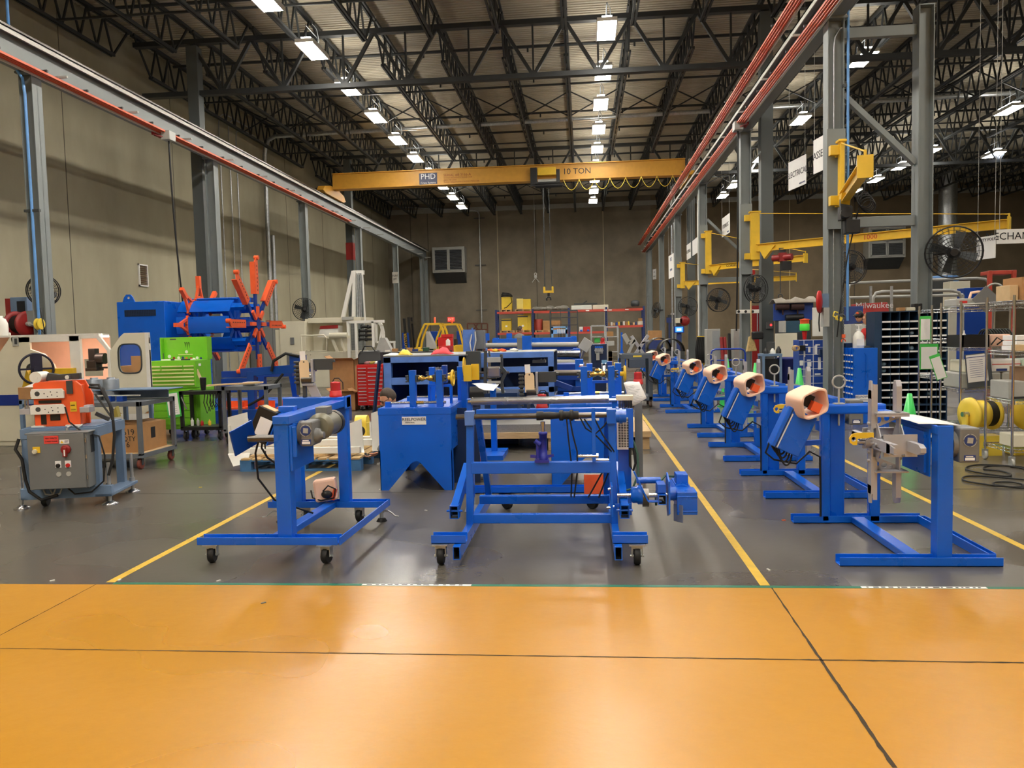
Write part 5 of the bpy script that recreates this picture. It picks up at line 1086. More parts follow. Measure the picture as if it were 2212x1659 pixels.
for i,(px,Y) in enumerate(((205,9.95),(241,9.95),(172,9.97),(140,9.98))):
 q = P(px,850,Y); b = MB().lathe((q.x,Y,0.864),ZA,[(0.1,0),(0.1,0.27),(0.095,0.275),(0.05,0.276),(0.05,0.295),(0.0,0.296)],24)
 one('steel_canister',('grey steel canister on the cart, second from the tool chest','grey steel canister on the cart, nearest the tool chest','grey steel canister on the cart, third from the tool chest','grey steel canister half hidden behind the orange feeder')[i],'canister',b,mat('grey_canister',(124,132,142),0.4,0.4,0.12))
t = thing('wooden_paddle','thin flat strip lying over small blue blocks on the grey cart','strip',(-6.1,9.7,0.865))
b = MB().bar((-6.55,9.6,0.94),(-5.7,9.62,0.935),0.05,0.012); mO('strip',b,LGREY,t)
b = MB().box((-6.1,9.56,0.864),(-6.06,9.66,0.935)); mO('block',b,BLUE2,t)
b = MB().box((-5.98,9.56,0.864),(-5.9,9.66,0.93)); mO('block',b,BLUE2,t)
post_cart('blue grey steel cart behind the feeder table, with a carton on it',(-8.0,10.45,0),0,1.6,0.7,(0.22,0.83),0.84,GBLUE,None,0.11)
a,c = P(40,865,10.6),P(92,838,10.6)
t = thing('cardboard_box','small cardboard box with a white label on the blue grey cart','box',(a.x,10.6,0.834))
b = MB().box((a.x,10.6,0.836),(c.x,10.95,0.836+c.z-a.z)); mO('carton',b,CARD,t,bev=0.004)
b = MB().box((a.x+0.19,10.596,0.87),(a.x+0.27,10.6,0.95)); mO('label',b,PAPER,t)
b = MB().prism([(a.x+0.05,10.65,0.836+c.z-a.z),(a.x+0.3,10.65,0.836+c.z-a.z),(a.x+0.2,10.7,0.9+c.z-a.z)],(0,0.2,0)); mO('packing_paper',b,PAPER,t)
t = thing('enclosed_machine','white enclosed machine with lit interior and a blue base stripe, door swung open','machine',(-8.6,12.4,0))
Y0,Y1 = 11.8,13.0; xL,xR = -10.6,-7.5; zt = 1.75
b = MB(); b.box((xL,Y0-0.02,0.08),(xR,Y0+0.03,0.84)); b.prism([(xL,Y0,0),(xR,Y0,0),(-8.2,Y1,0),(xL,Y1,0)],(0,0,0.1)); mO('base_panel',b,CREAM,t,bev=0.01)
b = MB().box((xL,Y0-0.03,0.66),(-8.2,Y0-0.015,0.83)); mO('blue_stripe',b,mat('deep_blue',(10,44,130),0.4,0,0.03),t)
cx,cz = -8.42,0.9
poly = [(xL,0.84),(-8.72,0.84)]+[(cx-0.0+0.55*math.cos(a_)-0.0,0.84+0.72*math.sin(a_)) for a_ in [PI*0.5+PI*0.0]]
front = [(xL,Y0,0.84),(-8.35,Y0,0.84),(-8.32,Y0,1.05),(-8.4,Y0,1.3),(-8.55,Y0,1.47),(-8.78,Y0,1.55),(-8.78,Y0,zt),(-9.12,Y0,zt),(-9.32,Y0,1.5),(xL,Y0,1.5)]
b = MB().prism(front,(0,0.04,0)); mO('front_panel',b,CREAM,t,bev=0.006)
b = MB().box((-9.1,Y0,zt-0.09),(-7.95,Y0+0.06,zt)); b.box((-8.12,Y0,0.84),(-7.94,Y0+0.06,zt)); b.box((-7.94,Y0,zt-0.05),(-7.62,Y0+0.06,zt)); b.prism([(-7.62,Y0,zt),(-7.45,Y0,1.52),(-7.45,Y0,0.84),(-7.5,Y0,0.84),(-7.5,Y0,1.5),(-7.66,Y0,zt-0.06)],(0,0.05,0)); mO('front_frame',b,WHITE,t,bev=0.006)
b = MB(); b.prism([(xL,Y0,zt),(-7.62,Y0,zt),(-8.2,Y1,zt),(xL,Y1,zt)],(0,0,0.03)); mO('roof',b,WHITE,t)
b = MB(); b.slab([(xL,Y1,0.84),(-8.2,Y1,0.84),(-8.2,Y1,zt),(xL,Y1,zt)],[(-8.7,Y1,1.05),(-8.35,Y1,1.05),(-8.35,Y1,1.35),(-8.7,Y1,1.35)],(0,0.03,0)); b.box((xL,Y0+0.04,0.8),(-8.2,Y1,0.84)); b.prism([(-7.5,Y0+0.06,0.8),(-7.48,Y0+0.06,0.8),(-8.18,Y1,0.8),(-8.2,Y1,0.8)],(0,0,0.12)); mO('interior_lining',b,PEACHW,t)
LAMPIN = mat('warm_strip_lamp',(255,214,190),0.5,0,0,emit=26.0)
b = MB().box((-8.9,Y0+0.3,zt-0.03),(-7.7,Y0+0.4,zt-0.005)); mO('strip_lamp',b,LAMPIN,t)
a,c = P(28,748,Y0),P(40,727,Y0); b = MB().box((a.x,Y0-0.012,a.z),(c.x,Y0,c.z)); tp = mO('touch_panel',b,LGREY,t,bev=0.003); b = MB().box((a.x+0.04,Y0-0.015,a.z+0.03),(c.x-0.02,Y0-0.012,c.z-0.03)); mO('screen',b,DGREY,tp)
q = P(79,797,Y0-0.3); b = MB().ring(q,(0.75,-0.66,0),0.235,0.018,32,8)
dv = Vec((0.75,-0.66,0)); sd = Vec((0.66,0.75,0))
b.bar(q-ZA*0.23,q+ZA*0.23,0.16,0.03,0,dv); b.bar(q-sd*0.23,q+sd*0.23,0.03,0.05,0,dv); b.lathe(q-dv*0.03,dv,[(0.05,0),(0.05,0.08)],16); rw = mO('reel_wheel',b,mat('ink_blue_black',(30,28,48),0.4,0,0.1),t)
b = MB().tube(q,q-dv*0.28,0.022,10); b.lathe(q-dv*0.3,dv,[(0.06,0),(0.09,0.03),(0.09,0.08),(0.05,0.1)],16); mO('reel_hub',b,BLACK,rw)
b = MB(); a,c = P(70,832,Y0-0.1),P(158,795,Y0-0.1); b.prism([(a.x,Y0-0.1,a.z),(c.x,Y0-0.1,a.z+0.06),(c.x,Y0-0.1,c.z),(a.x+0.12,Y0-0.1,c.z)],(0,0.08,0)); b.prism([(a.x,Y0-0.35,a.z-0.05),(a.x+0.25,Y0-0.35,a.z-0.05),(a.x+0.1,Y0-0.35,c.z)],(0,0.25,0)); mO('yellow_guard',b,YEL,t,bev=0.004)
b = MB(); c = P(203,775,Y0+0.5); b.cb(c+Vec((0,0,0.07)),(0.12,0.12,0.2)); b.cb(c+Vec((-0.0,0,-0.1)),(0.17,0.16,0.14)); b.lathe(c+Vec((0.06,0,0.0)),XA,[(0.09,0),(0.09,0.14)],16); b.bar(c+Vec((0.08,0,-0.15)),c+Vec((0.32,0,-0.15)),0.04,0.03); b.box(c+Vec((-0.1,-0.1,-0.2)),c+Vec((0.1,0.1,-0.15))); mO('cutter_head',b,BLACK,t,bev=0.008)
b = MB().box((-7.9,Y0+0.3,0.86),(-7.55,Y0+0.8,0.99)); mO('cutter_bed',b,CARD2,t,bev=0.01)
xa,xb = P(240,800,11.7).x,P(325,800,11.7).x; yd = 11.7
o_ = [(xa,0.5),(xb,0.5),(xb,zt+0.02),(xa+0.22,zt+0.02),(xa,1.5)]; xm0,xm1 = P(256,775,yd).x,P(306,775,yd).x
hz0,hz1 = P(280,806,yd).z,P(280,743,yd).z
outer = []; hole = []
n = 32; pts = []
for i in range(n):
 a_ = 2*PI*i/n; ca,sa = math.cos(a_),math.sin(a_); e = 4.0
 hx = math.copysign(abs(ca)**(2/e),ca); hz = math.copysign(abs(sa)**(2/e),sa)
 hole.append(((xm0+xm1)/2+hx*(xm1-xm0)/2,yd,(hz0+hz1)/2+hz*(hz1-hz0)/2))
 dx,dz = ca,sa; cxm,czm = (xm0+xm1)/2,(hz0+hz1)/2; best = 9
 for k in range(5):
  (x1_,z1_),(x2_,z2_) = o_[k],o_[(k+1) % 5]; ex,ez = x2_-x1_,z2_-z1_; det = dx*(-ez)-dz*(-ex)
  if abs(det) > 1e-9:
   tt = ((x1_-cxm)*(-ez)-(z1_-czm)*(-ex))/det; uu = (dx*(z1_-czm)-dz*(x1_-cxm))/det
   if tt > 0 and -1e-6 <= uu <= 1+1e-6: best = min(best,tt)
 outer.append((cxm+dx*best,yd,czm+dz*best))
b = MB().slab(outer,hole,(0,0.03,0)); dr = mO('door',b,CREAM,t); dr['label'] = 'open door with a rounded window'
b = MB()
n = len(hole); b.path([Vec(h)+Vec((0,-0.004,0)) for h in hole]+[Vec(hole[0])+Vec((0,-0.004,0))],0.012,6); mO('window_seal',b,DGREY,dr)
GLASS = mat('clear_glass',(235,242,245),0.02,0,0,trans=1.0)
b = MB().prism(hole,(0,0.004,0)); b.move(Matrix.Translation((0,0.014,0))); mO('window_pane',b,GLASS,dr)
b = MB().box((xb-0.06,yd-0.01,0.5),(xb,yd+0.04,zt+0.02)); b.tube((xb+0.01,yd,0.6),(xb+0.01,yd,0.7),0.015,8); b.tube((xb+0.01,yd,1.5),(xb+0.01,yd,1.6),0.015,8); b.box((xa+0.0,yd,0.08),(xb,yd+0.03,0.5)); mO('hinge_post',b,WHITE,dr)
t = thing('cardboard_box','brown cartons seen through the window of the open machine door','box',(-7.3,13.4,0))
b = MB().box((-8.5,13.5,0.0),(-7.7,14.0,1.2)); b.box((-8.1,13.45,0.9),(-7.75,13.5,1.38)); mO('carton',b,CARD,t)
def jug(px,pyb,pyt,Y,m,label,name='jug'):
 a,c = P(px,pyb,Y),P(px,pyt,Y); h = c.z-a.z; z0 = zt+0.03
 b = MB().lathe((a.x,Y,z0),ZA,[(h*0.28,0),(h*0.3,h*0.05),(h*0.3,h*0.6),(h*0.2,h*0.85),(h*0.08,h*0.9),(h*0.08,h),(0.0,h)],20); one(name,label,'bottle',b,m)
jug(4,720,677,12.0,WHITE,'white plastic jug on the roof of the enclosed machine','plastic_jug')
jug(21,721,714,11.95,WHITE,'small white jar on the roof of the enclosed machine','small_jar')
q = P(48,700,14.25); t = thing('hose_reel','dark red hose reel on the nearest column by the painted wall','reel',q)
for dx in (-0.13,0.1):
 b = MB().lathe(q+Vec((dx,0,0)),Vec((1,-0.35,0)),[(0.05,0),(0.25,0.0),(0.25,0.02),(0.18,0.035),(0.05,0.04)],26); mO('flange',b,DRED,t)
b = MB().lathe(q+Vec((-0.13,0,0)),Vec((1,-0.35,0)),[(0.17,0),(0.17,0.24)],22); mO('hose',b,RUBBER,t)
b = MB().tube(q+Vec((0.12,-0.03,0)),q+Vec((0.2,-0.06,0)),0.04,14); b.path([q+Vec((0.2,-0.06,0)),q+Vec((0.27,-0.05,-0.02)),q+Vec((0.33,0,-0.15)),(XL-0.02,14.15,q.z-0.2)],0.012,6); mO('swivel',b,LGREY,t)
b = MB().box((q.x+0.1,14.22,q.z-0.05),(XL-0.1,14.3,q.z+0.25)); mO('bracket',b,COLGREY,t)
q = P(34,660,14.9); t = thing('parts_locker','grey blue locker with maroon sides behind the red hose reel','locker',(q.x,15.1,0))
a,c = P(22,0,14.9),P(58,0,14.9); zt2 = P(40,642,14.9).z
b = MB().box((q.x-0.12,14.9,0),(q.x+0.24,15.4,zt2)); mO('cabinet',b,GBLUE,t,bev=0.01)
b = MB().box((q.x-0.24,14.92,0),(q.x-0.125,15.4,zt2-0.02)); mO('side_panel',b,DRED,t)
b = MB().box((q.x+0.03,14.89,zt2-0.7),(q.x+0.2,14.9,zt2-0.08)); mO('opening',b,DARKIN,t)
q = P(85,700,13.95); t = thing('cable_reel','small yellow cable reel hung on the nearest column by the painted wall','reel',q)
for dx in (-0.035,0.035):
 b = MB().lathe(q+Vec((dx-0.012,0,0)),XA,[(0.1,0),(0.11,0.01),(0.1,0.024)],20); mO('flange',b,YEL2,t)
b = MB().lathe(q-Vec((0.03,0,0)),XA,[(0.05,0),(0.05,0.06)],14); b.path([q+Vec((0.03,0,-0.1)),q+Vec((0.1,0,-0.2)),q+Vec((0.08,0,0.0)),q+Vec((0.0,0.05,0.3))],0.01,6); mO('cable',b,BLACK,t)
b = MB().cb((XL+0.16,14.2,1.62),(0.06,0.06,0.08)); one('socket_box','small white socket box low on the nearest column by the painted wall','socket',b,WHITE)
t = thing('tool_chest','lime green tool chest with open stickered lid and pale drawer pulls','tool chest',(-6.9,12.9,0))
xa,xb,Y0,Y1,z0,z1 = -7.28,-6.46,12.6,13.15,0.84,1.3
b = MB().box((xa,Y0,z0),(xb,Y1,z1)); mO('chest_body',b,GREEN,t,bev=0.006)
PULL = mat('pale_drawer_pull',(222,226,160),0.35,0.2,0.03)
for j in range(2):
 for (fa,fb) in ((0.05,0.26),(0.29,0.73),(0.76,0.97)):
  za = z1-0.13-0.058*j; b = MB().box((xa+(xb-xa)*fa,Y0-0.012,za),(xa+(xb-xa)*fb,Y0,za+0.05)); d_ = mO('drawer',b,GREEN,t,bev=0.002)
  b = MB().box((xa+(xb-xa)*fa,Y0-0.03,za+0.025),(xa+(xb-xa)*fb,Y0-0.012,za+0.047)); mO('drawer_pull',b,PULL,d_)
for j in range(4):
 za = z1-0.25-0.062*j; b = MB().box((xa+0.04,Y0-0.012,za),(xb-0.025,Y0,za+0.054)); d_ = mO('drawer',b,GREEN,t,bev=0.002)
 b = MB().box((xa+0.04,Y0-0.03,za+0.026),(xb-0.025,Y0-0.012,za+0.05)); mO('drawer_pull',b,PULL,d_)
a,c = P(356,780,Y1),P(450,727,Y1)
b = MB().box((a.x,Y1,z1-0.02),(c.x,Y1+0.05,c.z)); b.box((c.x,Y1-0.12,z1),(c.x+0.03,Y1+0.05,c.z)); b.box((a.x-0.02,Y1-0.1,z1),(a.x,Y1+0.05,c.z)); ld = mO('open_lid',b,GREEN,t,bev=0.004)
yl = Y1-0.002
def stick(px,py,r_,m_,nm='sticker'):
 q = P(px,py,yl); b = MB().lathe((q.x,yl-0.002,q.z),YA,[(r_,0),(r_,0.002)],14); mO(nm,b,m_,ld)
for (px,py,r_,m_) in ((366,770,0.03,PAPER),(376,774,0.024,DRED),(386,773,0.026,PAPER),(395,773,0.024,BLINK),(403,774,0.02,ORANGE),(413,774,0.02,RED),(419,775,0.02,PAPER),(426,773,0.026,PAPER),(434,774,0.022,BLINK),(403,760,0.028,PAPER)): stick(px,py,r_,m_)
b = MB()
for k,(dx,l_) in enumerate(((-0.035,0.09),(0.0,0.12),(0.035,0.1))):
 q = P(404,740,yl); b.prism([(q.x+dx-0.012,yl-0.002,q.z+0.01),(q.x+dx+0.008,yl-0.002,q.z),(q.x+dx+0.006,yl-0.002,q.z-l_)],(0,0.002,0))
mO('claw_mark',b,INK,ld)
q = P(373,733,yl); b = MB().box((q.x-0.05,yl-0.002,q.z-0.01),(q.x+0.06,yl,q.z+0.01)); mO('brand_strip',b,DGREY,ld)
q = P(400,766,yl); b = MB().box((q.x-0.12,yl-0.012,q.z-0.008),(q.x+0.14,yl,q.z+0.008)); mO('lid_handle',b,PULL,ld)
b = MB().tube((xa+0.13,Y0+0.25,z1),(a.x-0.005,Y1-0.02,z1+0.12),0.006,6); mO('lid_stay',b,DGREY,t)
b = MB().box((xa-0.0,Y0+0.02,0.14),(xb+0.04,Y1,0.835)); rc = mO('roller_cabinet',b,GREEN,t,bev=0.006)
for j in range(5):
 za = 0.7-0.12*j; b = MB().box((xa+0.04,Y0+0.0,za),(xb-0.02,Y0+0.02,za+0.11)); mO('drawer',b,GREEN,rc,bev=0.002)
for (x,y) in ((xa+0.1,Y0+0.1),(xb-0.08,Y0+0.1),(xa+0.1,Y1-0.1),(xb-0.08,Y1-0.1)): caster(t,x,y,0.14,0.06)
r = random.Random(5)
for i,(px,l_,m_) in enumerate(((362,0.16,PAPER),(376,0.14,DGREY),(388,0.12,WHITE),(399,0.1,DGREY),(408,0.09,DGREY),(418,0.08,WHITE))):
 q = P(px,780,Y0+0.18); b = MB().cb((q.x,Y0+0.15+0.02*(i % 2),z1+0.012),(l_,0.06,0.022),0,RZ(r.uniform(-0.4,0.4))); one('hand_tool',('white rag','dark pliers','white wrapped tool','short dark wrench','dark socket handle','small white tool')[i]+' lying in the open top of the green tool chest','tool',b,m_,bev=0.005)
q = P(391,706,Y1+0.3)
b = MB().box((xb+0.002,Y0+0.1,1.2),(xb+0.006,Y0+0.18,1.24)); one('side_sticker','white sticker on the flank of the green tool chest','sticker',b,PAPER)
b = MB().cb((xb+0.03,Y0+0.05,1.05),(0.05,0.003,0.2),0,RY(-0.4)); one('hanging_tag','cream paper tag hanging at the flank of the green tool chest','tag',b,MANILA)
post_cart('black wheeled utility cart with tools, in front of the tool chest',(-6.56,12.2,0),0,0.7,0.38,(0.22,0.8),0.81,BLACK)
q = (-6.24,12.4,0.806); b = MB().lathe(q,ZA,[(0.036,0),(0.048,0.1),(0.052,0.19),(0.054,0.2),(0.05,0.215),(0.0,0.216)],20); one('tumbler','black drinking tumbler standing on the black utility cart','tumbler',b,[BLACK])
t = thing('clipboard','green edged sheet holder hanging on the side of the black utility cart','clipboard',(-6.55,12.15,0.38))
R = RY(-0.1); c = Vec((-6.62,12.12,0.6))
b = MB().cb(c,(0.23,0.006,0.4),0,R); mO('holder',b,GREEN2,t)
b = MB().cb(c+Vec((0,-0.005,0.01)),(0.185,0.003,0.35),0,R); pg = mO('sheet',b,PAPER,t)
b = MB()
for k in range(9): b.cb(c+R @ Vec((0,-0.008,0.14-0.034*k)),(0.12,0.001,0.005),0,R)
mO('written_line',b,LGREY,pg)
for i,(x,h,m_) in enumerate(((-6.45,0.13,WHITE),(-6.35,0.12,LGREY),(-6.28,0.09,RED),(-6.15,0.1,YEL))):
 b = MB().lathe((x,12.38,0.226),ZA,[(0.022,0),(0.025,0.02),(0.025,h*0.7),(0.01,h*0.8),(0.008,h)],14); one('spray_bottle',('white squeeze bottle','grey squeeze bottle','red oil bottle','yellow oil bottle')[i]+' on the lower shelf of the black utility cart','bottle',b,m_)
for i in range(5):
 b = MB().path([(-6.1+0.05*i,12.17,0.78),(-6.12+0.05*i,12.15,0.62),(-6.07+0.05*i,12.15,0.45+0.03*i),(-6.0+0.04*i,12.16,0.6),(-6.02+0.05*i,12.17,0.77)],0.008,6); one('hanging_cable',('first','second','third','fourth','fifth')[i]+' black cable loop hanging from the black utility cart, counted from the clipboard','cable',b,RUBBER)
b = MB().bar((-6.5,12.16,0.72),(-6.42,12.16,0.52),0.02,0.02,0,YA); one('steel_wrench','bright steel wrench hanging on the black utility cart','wrench',b,STEEL,bev=0.004)
post_cart('grey steel trolley with a thin board across its top, before the coiler',(-5.55,11.6,0),0,0.72,0.6,(0.24,0.9),0.91,CGREY)
b = MB().bar((-5.75,11.55,0.935),(-4.95,11.75,0.955),0.14,0.02); one('thin_board','thin pale board lying across the grey steel trolley','board',b,CARD2)
b = MB().box((-5.3,11.8,0.905),(-5.1,12.0,0.96)); one('metal_tray','small metal tray on the grey steel trolley','tray',b,ZINC,bev=0.005)
t = thing('drive_enclosure','tall blue drive enclosure with a perforated strip, left of the coiler arms','machine',(-9.65,17.4,0))
b = MB().box((-10.2,16.5,0),(-9.1,18.6,2.52)); mO('housing',b,BLUE,t,bev=0.015)
b = MB().box((-10.02,16.49,2.2),(-9.3,16.5,2.34)); ve = mO('vent_panel',b,NAVY,t)
b = MB()
for i in range(18):
 for j in range(4): b.lathe((-9.99+0.039*i,16.488,2.222+0.032*j),YA,[(0.011,0),(0.011,0.003)],6)
mO('vent_hole',b,DARKIN,ve); ve.children[0]['kind'] = 'stuff'
b = MB(); plate2d(b,[(-0.14,0),(0.14,0),(0.1,0.1),(0.05,0.16),(-0.05,0.16),(-0.1,0.1)],[(0,0.09,0.03)],(-9.92,16.52,2.52),XA,ZA,0.03); mO('lifting_lug',b,BLUE,t)
b = MB().box((-9.55,16.49,0.8),(-9.2,16.5,0.95)); mO('lower_vent',b,NAVY,t)
hub = Vec((-7.38,17.3,1.98)); xe = -9.1
t = thing('rotary_coiler','blue rotary coiler with a star of long orange arms','coiler',(-8.2,17.3,0))
b = MB().tube((xe,hub.y,hub.z),(hub.x-0.1,hub.y,hub.z),0.14,18); mO('spindle',b,BLUE2,t)
b = MB().lathe(hub-Vec((0.1,0,0)),XA,[(0.2,0),(0.2,0.1),(0.13,0.12),(0.13,0.16)],8); mO('hub',b,BLUE2,t,bev=0.01)
for k in range(8):
 a_ = PI/2+k*PI/4; d = Vec((0,math.cos(a_),math.sin(a_))); s = Vec((0,-math.sin(a_),math.cos(a_)))
 n = 6; rows = []
 for (x) in (xe+0.15,-7.75):
  for rr in (0.62,0.59):
   rows.append([hub*0+Vec((x,hub.y,hub.z))+d*(rr*math.cos(w)+0.0)+s*(rr*math.sin(w)) for w in [(-0.3+0.6*i/(n-1)) for i in range(n)]])
 b = MB(); b.sheet([rows[0],rows[2]]); b.sheet([rows[1],rows[3]]); b.sheet([rows[0],rows[1]]); b.sheet([rows[2],rows[3]])
 for e in (0,n-1): b.add([rows[0][e],rows[2][e],rows[3][e],rows[1][e]],[(0,1,2,3)])
 c0 = Vec((-8.4,hub.y,hub.z)); b.bar(Vec((-7.95,hub.y,hub.z))+d*0.15,Vec((-7.95,hub.y,hub.z))+d*0.6,0.1,0.16,0,XA); b.bar(Vec((-8.8,hub.y,hub.z))+d*0.15,Vec((-8.8,hub.y,hub.z))+d*0.6,0.1,0.16,0,XA)
 b.bar(Vec((-8.9,hub.y,hub.z))+d*0.55,Vec((-7.45,hub.y,hub.z))+d*0.55,0.14,0.1,0,d); sg = mO('mandrel_segment',b,BLUE,t)
 o = Vec((xe+0.4,hub.y,hub.z)); b = MB()
 b.bar(o+d*0.55-s*0.2,o+d*0.63+s*0.0,0.09,0.05,0,XA); b.bar(o+d*0.63,o+d*0.55+s*0.2,0.09,0.05,0,XA); b.bar(o+d*0.6-s*0.14,o+d*1.0,0.05,0.05,0,XA); b.bar(o+d*0.6+s*0.14,o+d*0.95,0.05,0.05,0,XA); b.bar(o+d*0.85,o+d*1.12,0.09,0.09,0,XA); mO('rear_fin',b,ORANGE,t)
 o = hub+Vec((0.0,0,0)); b = MB(); b.bar(o+d*0.1,o+d*0.8,0.1,0.05,0,XA); am = mO('star_arm',b,BLUE2,t)
 b = MB(); L_ = 1.5
 b.prism([o+d*0.68-s*0.085+XA*0.03,o+d*0.68+s*0.085+XA*0.03,o+d*(L_-0.12)+s*0.085+XA*0.03,o+d*L_-s*0.02+XA*0.03,o+d*L_-s*0.085+XA*0.03],XA*0.03); b.bar(o+d*0.68+s*0.08+XA*0.0,o+d*(L_-0.1)+s*0.08+XA*0.0,0.12,0.02,0,s); b.tube(o+d*(L_)-s*0.05+XA*0.0,o+d*(L_)-s*0.05+XA*0.1,0.05,10); mO('arm_blade',b,ORANGE,am)
 b = MB(); b.bar(o+d*0.16+XA*0.05,o+d*0.4+XA*0.05,0.08,0.05,0,XA); mO('arm_slide',b,ORANGE,am)
 b = MB()
 for f in range(7): b.bar(o+d*(0.75+0.09*f)-s*0.02+XA*0.062,o+d*(0.79+0.09*f)-s*0.02+XA*0.062,0.02,0.003,0,XA)
 mO('slot',b,DARKIN,am)
b = MB().box((-9.05,16.4,0),(-6.6,18.2,0.24)); b.box((-8.9,16.9,0.24),(-8.7,17.7,0.5)); mO('base_frame',b,BLUE,t,bev=0.01)
b = MB(); b.bar((-7.0,16.6,0.24),(-7.0,16.6,0.9),0.14,0.14); b.bar((-6.75,17.9,0.24),(-6.85,17.9,1.0),0.12,0.12); b.bar((-7.9,16.6,0.88),(-6.3,16.6,0.88),0.12,0.14); b.box((-7.8,16.3,0.5),(-7.1,16.7,0.8)); mO('side_frame',b,BLUE2,t,bev=0.006)
b = MB().bar((-6.7,14.9,0.98),(-5.2,14.9,1.06),0.12,0.16); b.box((-5.7,14.85,1.04),(-5.4,14.98,1.3)); b.bar((-6.5,14.9,0.24),(-6.5,14.9,1.0),0.14,0.14); b.box((-7.2,14.7,0),(-4.6,15.2,0.26)); mO('swing_arm',b,BLUE2,t,bev=0.006)
b = MB().tube((-5.45,14.86,1.08),(-5.0,14.86,1.12),0.06,14); b.tube((-5.2,14.86,1.1),(-5.1,14.86,1.1),0.09,14); mO('cylinder',b,BLACK,t)
b = MB().path([(-5.5,14.85,1.28),(-5.75,14.8,1.34),(-6.0,14.8,1.2),(-6.05,14.8,1.0)],0.03,8); b.path([(-5.8,14.75,0.95),(-6.0,14.7,0.7),(-6.2,14.7,0.5),(-6.5,14.7,0.35)],0.025,8); mO('hose',b,RUBBER,t)
for i,(x,y,z,rz_) in enumerate(((-6.9,15.35,0.25,0.2),(-6.35,15.4,0.25,-0.3),(-5.75,15.35,0.25,0.1))):
 q = Vec((x,14.95,0.26)); t2 = thing('orange_bracket','orange channel bracket on the low blue base of the coiler, '+('nearest the tool chest','middle of three','farthest from the tool chest')[i],'bracket',q)
 R = RZ(rz_); b = MB().cb(q+Vec((0,0,0.02)),(0.5,0.22,0.03),0,R); b.cb(q+R @ Vec((0,0.1,0.09)),(0.5,0.02,0.13),0,R); b.cb(q+R @ Vec((0.15,0,0.08)),(0.02,0.2,0.12),0,R); mO('channel',b,ORANGE,t2)
for i,(a,z0_,h) in enumerate((((-5.6,17.0),0,0.4),((-5.3,17.6),0,0.35),((-5.95,18.0),0.0,1.1))):
 t2 = thing('cardboard_box',('open cardboard box on the floor before the white tower machine','second open cardboard box nearer the white tower machine','tall cardboard box behind the orange coiler arms')[i],'box',(a[0],a[1],z0_))
 x,y = a; b = MB(); w_ = 0.55 if i < 2 else 0.6
 b.box((x,y,z0_),(x+w_,y+0.45,z0_+0.01)); b.box((x,y,z0_),(x+w_,y+0.01,z0_+h)); b.box((x,y+0.44,z0_),(x+w_,y+0.45,z0_+h)); b.box((x,y,z0_),(x+0.01,y+0.45,z0_+h)); b.box((x+w_-0.01,y,z0_),(x+w_,y+0.45,z0_+h)); mO('carton',b,CARD,t2)
 b = MB(); b.bar((x+w_/2,y,z0_+h),(x+w_/2,y-0.16,z0_+h+0.05),w_,0.006); b.bar((x+w_,y+0.22,z0_+h),(x+w_+0.16,y+0.22,z0_+h+0.08),0.44,0.006); b.bar((x,y+0.22,z0_+h),(x-0.12,y+0.22,z0_+h+0.1),0.44,0.006); mO('flap',b,CARD,t2)
t = thing('electrical_cabinet','tall grey electrical cabinet against the painted wall behind the coiler','cabinet',(XWL+0.4,31.0,0))
b = MB().box((XWL+0.05,29.9,0),(XWL+0.55,32.9,2.2)); mO('body',b,GREY,t,bev=0.01)
for k in range(3):
 b = MB().box((XWL+0.55,29.95+k,0.1),(XWL+0.57,30.85+k,2.1)); d_ = mO('door',b,GREY,t); b = MB().box((XWL+0.57,30.75+k,1.0),(XWL+0.6,30.8+k,1.2)); mO('door_handle',b,WHITE,d_)
t = thing('pallet','wooden pallet with blue edge boards under the white frame','pallet',(-3.4,9.75,0))
X0,X1,Y0,Y1 = -4.22,-2.7,9.22,10.3
for y in (Y0,(Y0+Y1)/2-0.05,Y1-0.1):
 b = MB();
 for (xa_,xb_) in ((X0,X0+0.14),((X0+X1)/2-0.07,(X0+X1)/2+0.07),(X1-0.14,X1)): b.box((xa_,y,0.02),(xb_,y+0.1,0.12))
 b.box((X0,y,0.0),(X1,y+0.1,0.02)); b.box((X0,y,0.12),(X1,y+0.1,0.14)); mO('stringer',b,WOODB,t)
r = random.Random(11)
for k in range(11):
 x = X0+0.02+0.138*k; b = MB().box((x,Y0-0.01,0.14),(x+0.105,Y1+0.01,0.16)); mO('deck_board',b,WOOD,t)
t = thing('welded_skid','white painted welded frame with end plates lying on the blue pallet','frame',(-3.4,9.6,0.16))
for (x,y0_,sk) in ((-4.42,9.35,0.0),):
 b = MB().prism([(x,y0_,0.2),(x+0.01,y0_,0.66),(x+0.26,y0_,0.72),(x+0.28,y0_,0.2)],(0,0.014,0)); mO('end_plate',b,WHITE,t)
 b = MB().prism([(x,y0_-0.02,0.2),(x+0.28,y0_-0.02,0.2),(x+0.28,y0_-0.1,0.1),(x+0.1,y0_-0.1,0.06)],(0,0.02,0.012)); b.cb((x+0.03,y0_-0.01,0.48),(0.03,0.02,0.16)); b.cb((x+0.26,y0_-0.01,0.56),(0.03,0.02,0.16)); mO('flange',b,WHITE,t)
a,c = P(755,985,9.6),P(778,918,9.6); b = MB().prism([(-2.95,9.5,0.18),(-2.98,9.5,0.52),(-2.76,9.5,0.6),(-2.74,9.5,0.18)],(0,0.014,0)); mO('end_plate',b,WHITE,t)
b = MB().prism([(-2.66,9.6,0.18),(-2.66,9.6,0.66),(-2.45,9.6,0.72),(-2.45,9.6,0.18)],(0,0.014,0)); b.cb((-2.67,9.59,0.45),(0.02,0.02,0.2)); mO('end_plate',b,WHITE,t)
